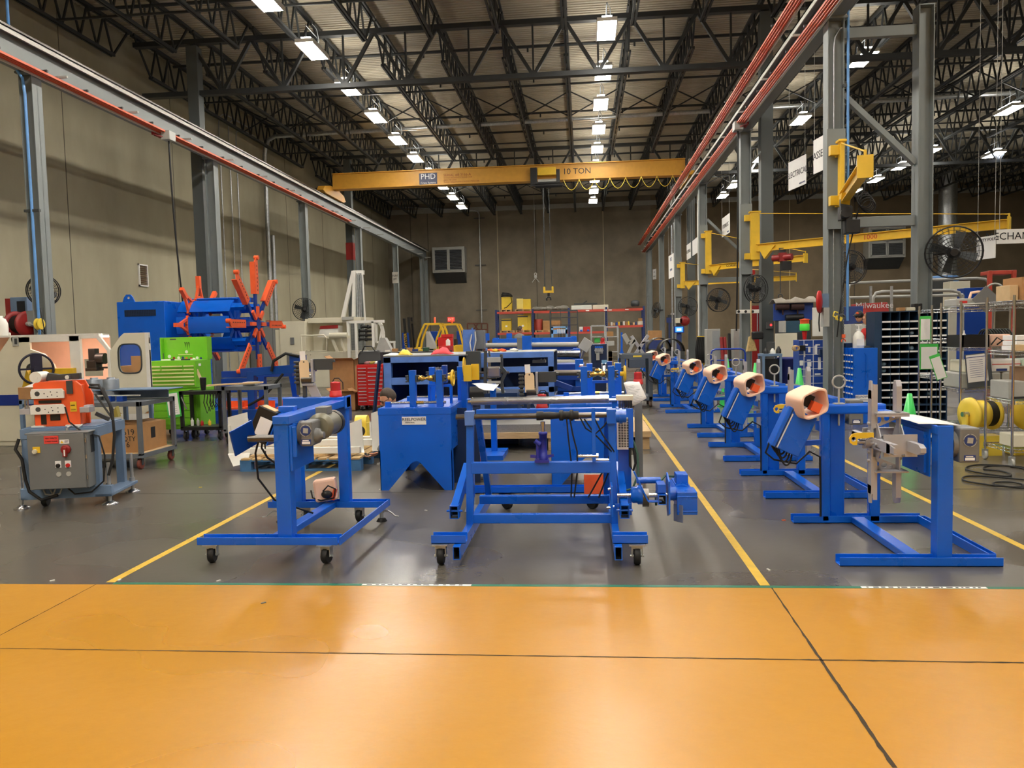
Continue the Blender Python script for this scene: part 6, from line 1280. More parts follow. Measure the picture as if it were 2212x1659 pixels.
for (y,z,x1) in ((9.36,0.24,-2.75),(9.75,0.28,-2.7),(10.05,0.28,-2.46)):
 b = MB().box((-4.3,y,z-0.05),(x1,y+0.07,z+0.03)); mO('long_bar',b,WHITE,t,bev=0.006)
 if y < 9.5: t.children[-1]
for k,x in enumerate((-3.95,-3.3)):
 b = MB().bar((x,9.3,0.178),(x+0.35,9.75,0.178),0.12,0.03); mO('spacer_board',b,WOOD,t)
b = MB().lathe((-3.95,9.354,0.22),YA,[(0.012,0),(0.012,0.006)],10); mO('bolt_hole',b,DARKIN,t)
q = P(778,925,10.4); t = thing('cable_reel','yellow reel with a black hub standing behind the white frame','reel',(q.x,10.4,0.14))
b = MB().box((q.x-0.09,10.4,0.15),(q.x+0.09,10.6,0.45)); b.tube((q.x-0.08,10.5,0.45),(q.x+0.08,10.5,0.45),0.1,18); mO('case',b,YEL2,t,bev=0.01)
b = MB().lathe((q.x,10.395,0.34),YA,[(0.07,0),(0.07,0.01)],18); mO('hub',b,BLACK,t)
t = thing('tower_machine','white wrapping machine with mesh guards and a tall mast','machine',(-8.6,26.2,0))
Yf = 25.6
def tb(name,rect,Y,dep,m,par=None,bev=0.01): b = MB().pb(rect[0],rect[1],rect[2],rect[3],Y,dep,0); return mO(name,b,m,par or t,bev)
tb('control_cabinet',(605,694,660,806),Yf,1.6,CREAM); cc = t.children[-1]
tb('lower_step',(596,712,606,800),Yf+0.05,1.2,CREAM,None)
tb('base_cabinet',(640,760,762,838),Yf-0.1,2.0,CREAM)
tb('upper_body',(660,688,740,764),Yf+0.8,1.0,CREAM)
tb('roof_hood',(665,686,780,697),Yf+0.2,1.6,CREAM)
b = MB().prism([P(686,728,Yf),P(694,705,Yf),P(730,703,Yf),P(730,728,Yf)],(0,0.5,0)); mO('feed_hood',b,WHITE,t); hd = t.children[-1]
b = MB().prism([P(690,711,Yf-0.02),P(692,704,Yf-0.02),P(730,702,Yf-0.02),P(730,709,Yf-0.02)],(0,0.02,0)); mO('red_bar',b,DRED,hd)
for (x0_,y0_,x1_,y1_) in ((750,694,756,795),(767,697,772,795),(803,694,808,750),(752,692,830,698)):
 tb('guard_post',(x0_,y0_,x1_,y1_),Yf-0.3,0.08,WHITE,None,0.004)
b = MB(); a,c = P(757,795,Yf-0.25),P(768,698,Yf-0.25)
for k in range(40): z = a.z+(c.z-a.z)*k/39; b.box((a.x,Yf-0.25,z-0.003),(c.x,Yf-0.244,z+0.003))
for k in range(5): x = a.x+(c.x-a.x)*k/4; b.box((x-0.003,Yf-0.25,a.z),(x+0.003,Yf-0.244,c.z))
a,c = P(772,790,Yf+0.6),P(812,698,Yf+0.6)
for k in range(28): z = a.z+(c.z-a.z)*k/27; b.box((a.x,Yf+0.6,z-0.003),(c.x,Yf+0.606,z+0.003))
for k in range(14): x = a.x+(c.x-a.x)*k/13; b.box((x-0.003,Yf+0.6,a.z),(x+0.003,Yf+0.606,c.z))
mO('mesh_grille',b,LGREY,t)
b = MB()
pts = [P(812,740,Yf),P(812,698,Yf),P(818,695,Yf),P(824,703,Yf),P(828,720,Yf),P(829,742,Yf)]
for i in range(5): b.bar(pts[i],pts[i+1],0.1,0.09,0,YA)
b.bar(P(820,738,Yf),P(826,706,Yf),0.06,0.06,0,YA); b.pb(812,737,853,741,Yf,0.1); b.pb(850,740,853,760,Yf,0.1); mO('end_arch',b,WHITE,t)
b = MB()
for k in range(4):
 for i in range(2):
  q = P(783+16*i+(4 if k == 0 else 0),706+9*k,Yf+0.3); b.tube(q-XA*0.12,q+XA*0.12,0.045,10); b.tube(q-XA*0.12,q-XA*0.09,0.07,10); b.tube(q+XA*0.09,q+XA*0.12,0.07,10)
mO('roller_bank',b,BLACK,t); t.children[-1]['kind'] = 'stuff'
b = MB(); b.bar(P(740,690,Yf+0.5),P(764,586,Yf+0.5),0.12,0.12,0,YA); b.bar(P(764,690,Yf+0.5),P(766,586,Yf+0.5),0.1,0.14,0,YA); b.pb(762,584,785,593,Yf+0.5,0.14); b.bar(P(789,692,Yf+0.5),P(783,592,Yf+0.5),0.04,0.06,0,YA); ms = mO('mast',b,WHITE,t)
for px in (771,775,779):
 b = MB().tube(P(px+1,690,Yf+0.45),P(px,590,Yf+0.45),0.025,8); mO('mast_column',b,ZINC,ms)
b = MB(); pts = [P(650,725,Yf-0.5),P(700,724,Yf-0.5),P(706,731,Yf-0.5),P(706,758,Yf-0.5),P(652,760,Yf-0.5)]; b.path(pts+[pts[0]],0.025,8); b.bar(P(706,728,Yf-0.5),P(757,728,Yf-0.5),0.1,0.1); b.tube(P(712,725,Yf-0.55),P(750,724,Yf-0.55),0.09,12); b.bar(P(718,732,Yf-0.5),P(729,760,Yf-0.5),0.08,0.02,0,YA); b.bar(P(736,732,Yf-0.5),P(745,760,Yf-0.5),0.08,0.02,0,YA); mO('infeed_gate',b,CREAM,t)
tb('switch_panel',(627,729,635,744),Yf-0.03,0.04,GREY,cc,0.003)
tb('socket_panel',(620,762,631,790),Yf-0.03,0.04,GREY,cc,0.003)
tb('sensor_box',(738,684,762,691),Yf+0.1,0.3,LGREY,None,0.003)
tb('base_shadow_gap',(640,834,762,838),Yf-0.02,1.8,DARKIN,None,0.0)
tb('left_skirt',(762,792,776,836),Yf,1.4,CREAM)
# ================================================================== MIDDLE AND BACK OF THE HALL
def pbo(par,name,rect,Y,dep,m,bev=0.004,label=None):
 b = MB().pb(rect[0],rect[1],rect[2],rect[3],Y,dep)
 if name in ('case','bench_case','foot','pedestal','stand','stem','cabinet','body','back_panel'):
  zl = min(v[2] for v in b.v); b.v = [(v[0],v[1],0.0 if v[2] == zl else v[2]) for v in b.v]
 o = mO(name,b,m,par,bev)
 if label: o['label'] = label
 return o
def root(name,label,cat,px,py,Y,group=None,z=None):
 p = P(px,py,Y); return thing(name,label,cat,(p.x,Y,p.z if z is None else z),group)
t = thing('tool_cabinet','tall red two column drawer cabinet beside the blue open frame','tool cabinet',(-4.7,17.2,0))
xa,xb,Y0,zt = -4.97,-4.37,16.9,1.02
b = MB().box((xa,Y0,0.12),(xb,Y0+0.55,zt)); mO('case',b,RED,t,bev=0.006)
for (f0,f1,n) in ((0.03,0.36,11),(0.4,0.97,9)):
 z = zt-0.06; hs = (zt-0.06-0.16)/n
 for k in range(n):
  b = MB().box((xa+(xb-xa)*f0,Y0-0.012,z-hs+0.006),(xa+(xb-xa)*f1,Y0,z-0.004)); d_ = mO('drawer',b,RED,t,bev=0.002)
  b = MB().box((xa+(xb-xa)*(f0+0.02),Y0-0.024,z-0.028),(xa+(xb-xa)*(f1-0.02),Y0-0.012,z-0.012)); mO('drawer_pull',b,ALU,d_); z -= hs
for (x,y) in ((xa+0.08,Y0+0.08),(xb-0.08,Y0+0.08),(xa+0.08,Y0+0.45),(xb-0.08,Y0+0.45)): caster(t,x,y,0.12,0.05)
q = P(800,790,17.1); t = thing('tool_bag','black fabric tool bag on top of the red drawer cabinet','bag',(q.x,17.15,zt))
b = MB().prism([(q.x-0.26,17.0,zt),(q.x+0.27,17.0,zt),(q.x+0.25,17.05,zt+0.26),(q.x+0.18,17.08,zt+0.31),(q.x-0.22,17.08,zt+0.3),(q.x-0.26,17.03,zt+0.22)],(0,0.22,0)); mO('bag_body',b,BLACK,t,bev=0.03)
b = MB().path([(q.x-0.15,17.0,zt+0.28),(q.x-0.08,16.96,zt+0.4),(q.x+0.08,16.96,zt+0.4),(q.x+0.15,17.0,zt+0.28)],0.014,6); mO('carry_strap',b,BLACK,t)
for i,(dx,m_,nm,lb) in enumerate(((-0.02,mat('dusty_pink_cloth',(176,120,122),0.9,0,0.1),'glove','dusty pink glove before the black tool bag'),(0.08,mat('olive_cloth',(164,150,72),0.9,0,0.1),'glove','olive glove before the black tool bag'),(0.2,PAPER,'cloth','white rag beside the gloves on the red cabinet'))):
 b = MB().ball((q.x+dx,16.94,zt+0.035),0.07,0,(1.1,0.6,0.5),10,6); b.ball((q.x+dx+0.05,16.93,zt+0.05),0.04,0,(1.2,0.6,0.6),8,5); one(nm,lb,nm,b,m_)
t = thing('machine_bed','worn light blue steel bed frame with a deep open front, behind the notched bench','machine',(-2.68,14.0,0))
x0,x1,Y0,Y1 = -3.36,-1.98,13.0,15.2
b = MB(); b.box((x0,Y0,0.05),(x0+0.13,Y0+0.12,1.27)); b.box((x1-0.1,Y0,0.05),(x1,Y0+0.12,1.27)); b.box((x0,Y0,1.17),(x1,Y0+0.12,1.27)); b.box((x0+0.13,Y0,0.8),(-2.45,Y0+0.1,0.92)); b.box((x0,Y0,0.0),(x1,Y0+0.12,0.1)); mO('front_frame',b,LBLUE,t,bev=0.006)
b = MB(); b.box((x0,Y0+0.12,0.05),(x0+0.02,Y1,1.27)); b.box((x1-0.02,Y0+0.12,0.05),(x1,Y1,1.27)); b.box((x0,Y1-0.02,0.05),(x1,Y1,1.27)); mO('side_plates',b,BLUE2,t)
b = MB().box((x0,Y0+0.0,1.27),(x1+0.05,Y1,1.29)); mO('bed_plate',b,GREY,t)
b = MB().tube((x0+0.2,Y0+0.35,0.86),(x1+0.5,Y0+0.35,0.87),0.024,12); b.lathe((-2.85,Y0+0.35,0.86),XA,[(0.05,0),(0.05,0.05)],12); mO('guide_bar',b,DSTEEL,t)
b = MB().bar((x0-0.02,Y0+0.0,0.0),(x0+0.0,Y0+0.3,1.22),0.08,0.24,0,YA); b.bar((x0-0.2,Y0-0.1,0.03),(x0-0.06,Y0-0.02,1.22),0.03,0.14,0,YA); mO('leaning_panel',b,NAVY,t)
b = MB().tube((-2.0,13.6,1.285),(-2.0,13.6,1.29),0.1,8); t.children[0]
t = thing('machine_bed','second worn blue steel bed frame, right behind the grey reel head','machine',(-1.1,14.3,0))
x0,x1 = -1.78,-0.5
b = MB(); b.box((x0,13.4,1.2),(x1,13.5,1.3)); b.box((x0,13.4,0),(x0+0.1,13.5,1.2)); b.box((x1-0.1,13.4,0),(x1,13.5,1.2)); b.box((x0,13.4,0.95),(x1,13.5,1.05)); b.box((x0,13.4,0.6),(x1,13.5,0.7)); mO('front_frame',b,LBLUE,t,bev=0.006)
b = MB().box((x0,13.5,1.28),(x1,15.2,1.3)); mO('bed_plate',b,LGREY,t)
b = MB(); b.box((x0,13.5,0.05),(x1,15.2,0.5)); b.box((x0,15.1,0.5),(x1,15.2,1.28)); mO('lower_case',b,NAVY,t)
b = MB().box((-1.96,13.05,0.9),(-1.72,13.2,1.34)); one('electric_box','dark grey box between the two worn blue bed frames','box',b,DGREY,bev=0.008)
def cloth(label,px,py,Y,w_,m,seed,name='cloth',h=0.09,ztop=None):
 r = random.Random(seed); q = P(px,py,Y); z0 = q.z if ztop is None else ztop; rows = []
 for i in range(7):
  rows.append([(q.x+w_*(j/8-0.5)*(1+0.2*r.random()),Y-0.05+0.06*i,z0+0.004+h*max(0,(1-(2*j/8-1)**2))*(1-((i-3)/3.2)**2)*r.uniform(0.55,1.0)) for j in range(9)])
 b = MB().sheet(rows); return one(name,label,name,b,m,solid=0.006)
cloth('bright yellow cloth on the blue bed frame',872,768,13.3,0.2,YEL2,2,ztop=1.29,h=0.12)
cloth('red shop cloth on the blue bed frame',952,767,13.3,0.32,mat('shop_cloth_red',(226,84,92),0.9,0,0.08),3,ztop=1.29,h=0.14)
cloth('white papers at the end of the blue bed frame',845,768,13.3,0.25,PAPER,4,name='paper',h=0.05,ztop=1.29)
for i,(px,m_,lb) in enumerate(((1060,ORANGE,'orange coiled air hose'),(1082,ORANGE,'second orange hose coil'),(1068,YEL,'yellow tool'),(1108,WHITE,'white cable bundle'))):
 q = P(px,757,14.0); b = MB()
 for k in range(3): b.ring((q.x+0.02*k,14.0+0.02*k,1.325),(0.3,0.2*k,1),0.05,0.012,14,5)
 one('hose_coil' if i != 2 else 'hand_tool',lb+' lying on the second blue bed frame','tool',b,m_)
t = root('work_table','dark cluttered work table behind the blue bed frame','table',880,765,19.5,z=0)
a,c = P(822,752,19.5),P(960,745,19.5)
b = MB().box((a.x,19.5,1.18),(c.x,20.6,1.23)); mO('table_top',b,BLACK,t)
for (x,y) in ((a.x+0.05,19.55),(c.x-0.05,19.55),(a.x+0.05,20.5),(c.x-0.05,20.5)):
 b = MB().bar((x,y,0),(x,y,1.18),0.07,0.07); mO('leg',b,DGREY,t)
b = MB().box((a.x,19.55,0.3),(c.x,20.5,1.0)); mO('lower_case',b,BLACK,t)
OLIVE = mat('dark_green_paint',(40,78,56),0.45,0,0.08)
for i,(rect,m_,lb) in enumerate((((865,746,878,754),GREY,'grey tool'),((878,744,890,753),CARD,'brown parts carton'),((890,747,903,753),BLINK,'blue parts tray'),((903,748,913,753),YEL,'yellow tape roll'),((913,744,926,752),OLIVE,'green vice'),((831,748,842,756),WHITE,'white rag'),((846,745,858,756),CARD,'paper bag'))):
 b = MB().pb(rect[0],rect[1],rect[2],752,19.9,0.12); v = b.v; one('bench_item',lb+' on the dark cluttered work table','tool',b.move(Matrix.Translation((0,0,1.232-min(p[2] for p in b.v)))),m_,bev=0.006)
t = root('control_console','grey sloping control console beside the forklifts','console',930,760,22.0,z=0)
a = P(930,745,22.0); b = MB().prism([(a.x-0.12,22,1.25),(a.x+0.12,22,1.25),(a.x+0.1,22,1.4),(a.x-0.06,22,1.75),(a.x-0.12,22,1.75)],(0,0.3,0)); mO('console_box',b,LGREY,t,bev=0.006)
b = MB().bar((a.x,22.15,0),(a.x,22.15,1.25),0.1,0.1); mO('post',b,OLIVE,t)
t = root('control_console','grey sloping control console before the white tower machine','console',828,760,23.0,z=0)
a = P(828,745,23.0); b = MB().prism([(a.x-0.25,23,1.2),(a.x+0.28,23,1.15),(a.x+0.05,23,1.6),(a.x-0.1,23,1.6)],(0,0.3,0)); mO('console_box',b,LGREY,t,bev=0.006)
b = MB().bar((a.x,23.15,0),(a.x,23.15,1.2),0.12,0.12); mO('post',b,DGREY,t)
t = root('red_workstation','red steel workstation with tools, in front of the yellow forklifts','workstation',958,760,20.5,z=0)
pbo(t,'cabinet',(948,748,972,780),20.5,0.6,RED); pbo(t,'back_board',(946,728,978,748),20.9,0.1,RED); pbo(t,'top_box',(953,722,976,730),20.9,0.3,RED)
q = P(968,744,20.7)
b = MB().lathe((q.x,20.7,q.z-0.03),ZA,[(0.06,0),(0.06,0.13),(0.03,0.16),(0.03,0.18)],12); one('spray_can','white can standing on the red workstation','can',b,WHITE)
t = root('control_cabinet','light blue control cabinet on a post with white cables','cabinet',1012,765,20.0,z=0)
pbo(t,'cabinet_body',(1000,712,1023,763),20.0,0.45,LBLUE); b = MB().tube(P(1024,763,19.95),P(1020,708,19.95),0.02,8); mO('mast',b,LBLUE,t)
b = MB().path([P(1019,722,19.9),P(1015,740,19.9),P(1017,755,19.9),P(1023,762,19.9),P(1028,735,19.9),P(1026,716,19.9)],0.018,6); mO('cable',b,WHITE,t)
pbo(t,'foot',(1006,763,1022,830),20.1,0.3,DGREY)
t = root('control_cabinet','grey control cabinet beside the light blue control cabinet','cabinet',1035,755,20.3,z=0)
pbo(t,'cabinet_body',(1027,713,1045,754),20.3,0.4,GREY); pbo(t,'foot',(1032,754,1042,830),20.4,0.2,DGREY)
Y = 10.2
t = root('reel_spooler','grey steel reel head with a bright drum, behind the white sheet','reel head',1067,850,Y,z=0)
b = MB(); b.bar(P(1048,850,Y),P(1049,757,Y),0.04,0.06,0,YA); b.bar(P(1058,770,Y),P(1056,757,Y),0.02,0.05,0,YA); mO('side_arm',b,DGREY,t,bev=0.004)
b = MB(); b.bar(P(1083,765,Y),P(1084,795,Y),0.035,0.06,0,YA); b.bar(P(1084,795,Y),P(1092,805,Y),0.05,0.06,0,YA); b.bar(P(1092,805,Y),P(1083,825,Y),0.04,0.06,0,YA); b.bar(P(1083,825,Y),P(1087,850,Y),0.04,0.06,0,YA); mO('side_arm',b,DGREY,t,bev=0.004)
pbo(t,'drum',(1052,792,1081,816),Y-0.08,0.16,STEEL,0.02); pbo(t,'upper_plate',(1052,772,1081,783),Y-0.06,0.02,LGREY,0.004); pbo(t,'upper_plate',(1052,823,1081,829),Y-0.06,0.02,LGREY,0.004)
b = MB().tube(P(1036,805,Y),P(1100,805,Y),0.018,10); mO('axle',b,DSTEEL,t)
pbo(t,'post',(1060,829,1072,1000),Y+0.1,0.1,BLUE); b = MB().box((P(1040,1000,Y).x,Y-0.3,0),(P(1092,1000,Y).x,Y+0.4,0.06)); mO('foot',b,BLUE,t)
Y = 8.75
t = root('guard_post','blue post with a folded yellow guard, right of the brass cones','guard',1004,865,Y,z=0)
pbo(t,'post',(998,822,1011,990),Y,0.08,BLUE); b = MB().pb(1001,789,1018,824,Y-0.06,0.06); b.pb(1018,786,1035,821,Y+0.02,0.012); mO('yellow_guard',b,YEL,t,bev=0.003)
q = P(1000,789,Y+0.04); b = MB().lathe(q+Vec((0.01,0,-0.02)),XA,[(0.11,0),(0.11,0.01)],22); mO('guard_disc',b,YEL,t)
b = MB().box((q.x-0.25,Y-0.35,0),(q.x+0.22,Y-0.34,0.82)); b.box((q.x-0.25,Y-0.35,0),(q.x-0.24,Y+0.5,0.82)); mO('base_panel',b,NAVY,t)
def sheet_paper(label,pts,thick=0.0015):
 (a,b_,c,d) = pts; rows = []
 for i in range(6):
  f = i/5; L,R = a.lerp(d,f),b_.lerp(c,f); rows.append([L.lerp(R,g/5)+Vec((0,-0.012*math.sin(PI*g/5)*math.sin(2.2*f),0.008*math.sin(3*f+g))) for g in range(6)])
 t = thing('paper_sheet',label,'paper',d); b = MB().sheet(rows); mO('sheet',b,PAPER,t,solid=thick)
 return t
sheet_paper('white sheet lying tilted below the yellow guard',[P(1019,829,8.6),P(1078,829,8.4),P(1066,846,8.25),P(1034,838,8.35)])
ps = sheet_paper('printed white sheet hanging from the second notched bench',[P(1347,827,8.12),P(1381,823,8.12),P(1397,862,8.08),P(1362,878,8.08)])
b = MB(); a,c = P(1354,832,8.09),P(1386,862,8.05); r = random.Random(4)
ux = (P(1381,823,8.1)-P(1347,829,8.1)).normalized(); uy = (P(1364,878,8.06)-P(1347,829,8.1)).normalized(); o = P(1351,832,8.06)
for k in range(13):
 w_ = r.uniform(0.06,0.12); p = o+uy*(0.02+0.0155*k)+ux*r.uniform(0.0,0.02)+Vec((0,-0.012,0)); b.bar(p,p+ux*w_,0.002,0.0035)
mO('printed_line',b,LGREY,ps)
q = P(1368,812,8.6); beacon((q.x+0.05,8.6,q.z-0.09),'red beacon beside the yellow hand wheel of the second bench')
b = MB().box((q.x+0.03-0.02,8.58,0.0),(q.x+0.09,8.64,q.z-0.09)); one('beacon_post','slim grey post carrying the beacon beside the hanging printed sheet','post',b,GREY)
t = thing('platform','low grey tread plate platform on timber bearers behind the frames','platform',(-0.4,11.7,0))
b = MB().box((-1.75,10.75,0.25),(0.55,12.4,0.36)); mO('tread_plate',b,mat('tread_plate',(142,140,136),0.4,0.3,0.1,60),t)
b = MB().box((-1.75,10.7,0.17),(0.9,12.5,0.25)); mO('timber_deck',b,WOOD,t)
for x in (-1.7,-0.5,0.72):
 b = MB().box((x,10.75,0),(x+0.16,12.45,0.17)); mO('bearer',b,WOOD,t)
q = P(1375,925,11.3); b = MB().ball((q.x+0.02,11.0,0.28),0.045,0,(1,1,0.7)); one('tape_ball','small yellow ball of tape on the timber base','tape',b,YEL2)
t = thing('rag_heap','red rags crumpled on the floor beside the first notched bench','rag',(-1.2,8.8,0))
b = MB(); r = random.Random(8)
for k in range(6): b.ball((-1.22+r.uniform(-0.08,0.12),8.75+r.uniform(-0.1,0.1),0.04+0.05*k),0.08,0,(1.2,0.8,0.5),10,6,RZ(r.uniform(0,3)))
mO('rag',b,DRED,t)
b = MB().ball((-1.12,8.6,0.05),0.07,0,(1.1,0.8,0.6),10,6); mO('plastic_wrap',b,LGREY,t)
def roller_machine(label,Y,x0p,x1p,ytop,lev,m=BLUE):
 t = root('roller_machine',label,'machine',(x0p+x1p)/2,800,Y,z=0); a,c = P(x0p,ytop,Y),P(x1p,ytop,Y)
 for (yt_,yb_,dep,mm,nm) in lev: pbo(t,nm,(x0p,yt_,x1p,yb_),Y+dep,0.25,mm,0.006)
 for x in (a.x+0.1,c.x-0.1):
  b = MB().box((x-0.08,Y+0.05,0),(x+0.08,Y+0.35,a.z)); mO('side_post',b,m,t,bev=0.006)
 b = MB().box((a.x,Y+0.4,0),(c.x,Y+1.2,a.z-0.1)); mO('body',b,BLUE2,t)
 return t
t = roller_machine('long blue roller machine with a pale shaft, farthest of three',24.0,1063,1246,730,((730,742,0,BLUE,'top_beam'),(747,759,-0.1,BLUE2,'lower_beam')))
b = MB().tube(P(1045,746,23.7),P(1250,744,23.7),0.07,12); mO('shaft',b,LGREY,t)
t2 = root('drive_cabinet','blue drive cabinet with a grey side, over the long roller machine','cabinet',1135,770,22.6,z=0)
pbo(t2,'grey_side',(1117,729,1128,767),22.6,0.5,GREY); pbo(t2,'blue_body',(1128,725,1147,767),22.6,0.5,BLUE); pbo(t2,'pedestal',(1122,767,1143,830),22.7,0.3,BLUE2)
t = roller_machine('blue roller machine with steel rollers, in the middle of three',18.6,1108,1254,756,((757,764,0,BLUE2,'top_beam'),(772,776,0.05,BLUE2,'lower_beam'),(790,800,0.0,BLUE2,'lower_beam')))
for (ya,rr,m_) in ((762,0.05,STEEL),(783,0.07,LGREY),(769,0.03,BLACK)):
 b = MB().tube(P(1150,ya,18.4),P(1253,ya,18.4),rr,12); mO('roller',b,m_,t)
q = P(1165,743,18.3)
t = roller_machine('blue roller machine with a dark drive bar, nearest of three',15.4,1098,1262,780,((805,822,0,BLUE2,'top_beam'),(836,846,0,BLUE2,'lower_beam')))
b = MB().tube(P(1160,806,13.6),P(1258,805,13.6),0.05,14); mO('drive_bar',b,DSTEEL,t)
b = MB().bar(P(1160,812,13.8),P(1235,840,13.8),0.1,0.14,0,YA); mO('diagonal_brace',b,BLUE2,t,bev=0.006)
for (x,y) in ((1252,790),(1254,805),(1253,822)):
 b = MB().tube(P(x,y,13.5),P(x+8,y,13.5),0.03,8); mO('fitting',b,ZINC,t)
b = MB().pb(1150,778,1178,784,13.9,0.3); mO('white_box',b,LGREY,t)
b = MB().bar(P(1068,840,11.9),P(1118,862,11.5),0.06,0.1,0,YA); mO('grey_beam',b,LGREY,t); b = MB().tube(P(1016,848,11.5),P(1056,847,11.5),0.09,14); mO('black_roller',b,BLACK,t)
b = MB().box((P(1050,860,11.6).x,11.4,0.0),(P(1120,860,11.6).x,12.2,0.75)); mO('lower_case',b,NAVY,t)
for (x,yt_) in ((1051,720),(1100,720)):
 t = root('paddle_post','blue paddle shaped post %s the long roller machine' % ('left of' if x < 1080 else 'behind'),'post',x,760,26.0,z=0); pbo(t,'paddle',(x-6,yt_,x+6,yt_+16),26,0.05,BLUE); pbo(t,'stem',(x-2,yt_+16,x+2,790),26,0.05,LBLUE)
t = root('valve_stand','pale blue stand with a row of white valves, above the blue roller machines','valve stand',1208,760,25.0,z=0); PBL = mat('pale_blue_paint',(120,172,214),0.4,0,0.05)
b = MB(); b.pb(1191,705,1195,735,25,0.08); b.pb(1222,705,1226,735,25,0.08); b.pb(1191,705,1226,708,25,0.08); b.pb(1191,712,1226,721,25,0.08); b.pb(1193,735,1197,830,24.9,0.08); b.pb(1220,735,1224,830,25.02,0.08); mO('stand_frame',b,PBL,t)
for i in range(5):
 b = MB().tube(P(1205+3.6*i,711,24.95),P(1205+3.6*i,720,24.95),0.018,8); v_ = mO('valve',b,WHITE,t)
 b = MB().path([P(1206+3.6*i,720,24.95),P(1207+3.2*i,727,24.93),P(1208+3*i,735,24.95)],0.012,6); mO('hose',b,BLACK,v_)
t = root('hydraulic_panel','dark blue hydraulic panel with silver fittings, left of the grey podium cart','panel',1294,800,17.0,z=0)
b = MB().pb(1277,743,1312,800,17.0,0.35); mO('panel_body',b,NAVY,t,bev=0.008); b = MB().pb(1272,746,1277,800,17.0,0.4); mO('grey_edge',b,LGREY,t); b = MB().pb(1311,744,1314,800,17.0,0.4); mO('grey_edge',b,LGREY,t); pbo(t,'stand',(1280,800,1310,880),17.05,0.3,NAVY)
for i in range(4):
 b = MB().tube(P(1287+4.5*i,752,16.95),P(1287+4.5*i,764,16.95),0.02,8); b.lathe(P(1287+4.5*i,757,16.93),YA,[(0.03,0),(0.03,0.04)],8); v_ = mO('valve',b,ZINC,t)
 b = MB().lathe(P(1287+4.5*i,750,16.98),YA,[(0.022,0),(0.022,0.03)],10); mO('blue_knob',b,BLUE,v_)
b = MB().pb(1288,763,1295,778,16.93,0.1); mO('filter',b,LGREY,t); b = MB().pb(1300,778,1311,786,16.9,0.1); mO('gauge_box',b,PBL,t)
q = P(1302,740,17.15); beacon((q.x,17.2,P(1302,743,17.2).z),'red beacon on the dark blue hydraulic panel')
b = MB(); c = P(1265,745,16.6); b.cb(c,(0.22,0.2,0.25),0,RY(0.6)); b.bar(c,(c.x-0.1,16.9,c.z-0.3),0.05,0.05); t = thing('operator_box','cream tilted operator box on an arm, beside the hydraulic panel','box',(c.x,16.6,0)); mO('box',b,LGREY,t,bev=0.006); b = MB().bar((c.x-0.1,16.9,0),(c.x-0.1,16.9,c.z-0.2),0.07,0.07); mO('post',b,BLUE2,t)
T = Matrix.Identity(4); Y = 16.7; xa,xb = P(1341,800,Y).x,P(1410,800,Y).x
t = thing('podium_cart','dark grey plastic cart with a handle rail, at the end of the middle line','cart',((xa+xb)/2,Y+0.4,0)); PG = mat('slate_plastic',(82,90,100),0.5,0,0.05)
for (x,y) in ((xa,Y),(xb-0.09,Y),(xa,Y+0.7),(xb-0.09,Y+0.7)):
 b = MB().box((x,y,0.14),(x+0.09,y+0.09,1.06)); mO('leg',b,PG,t,bev=0.01)
b = MB().box((xa,Y,1.03),(xb,Y+0.8,1.13)); b.box((xa+0.02,Y+0.02,1.13),(xb-0.02,Y+0.04,1.15)); mO('top_shelf',b,PG,t,bev=0.015)
b = MB().box((xa,Y,0.14),(xb,Y+0.8,0.24)); mO('lower_shelf',b,PG,t,bev=0.015)
b = MB().box((xa+0.17,Y-0.02,0.84),(xb-0.15,Y+0.4,1.03)); mO('drawer_box',b,mat('slate_plastic_dark',(70,80,96),0.5,0,0.05),t,bev=0.01)
b = MB().box((xa+0.26,Y-0.005,1.065),(xa+0.44,Y,1.1)); mO('yellow_label',b,YEL2,t)
for (x,y) in ((xa+0.05,Y+0.05),(xb-0.05,Y+0.05),(xa+0.05,Y+0.75),(xb-0.05,Y+0.75)):
 b = MB().lathe((x-0.03,y,0.07),XA,[(0.06,0),(0.07,0.01),(0.07,0.05),(0.06,0.06)],16); mO('wheel',b,mat('brown_wheel',(92,72,58),0.5,0,0.1),t)
Y = 17.0
for i,(bars,m_,lb) in enumerate((((((1347,722),(1358,742),0.1),((1362,735),(1368,742),0.16),((1356,766),(1372,733),0.06)),LGREY,'light grey reel arm bundle on the dark grey cart, first of two'),((((1364,726),(1390,765),0.07),((1372,766),(1400,724),0.07),((1385,742),(1402,735),0.04)),ALU,'crossed aluminium reel arms on the dark grey cart, second of two'))):
 b = MB(); zmin = 9
 for (p0,p1,w_) in bars: b.bar(P(*p0,Y+0.15*i),P(*p1,Y+0.15*i),w_,0.06,0,YA)
 one('reel_spreader',lb,'reel arm',b,m_,bev=0.006)
t = root('yellow_case','small yellow case on the floor left of the podium cart','case',1332,850,18.0,z=0); b = MB().box((P(1327,800,18).x,18.0,0),(P(1341,800,18).x,18.3,P(1334,784,18).z)); mO('case_body',b,YEL2,t,bev=0.01); b = MB().lathe(P(1330,788,17.99),YA,[(0.012,0),(0.012,0.01)],8); mO('latch',b,DGREY,t)
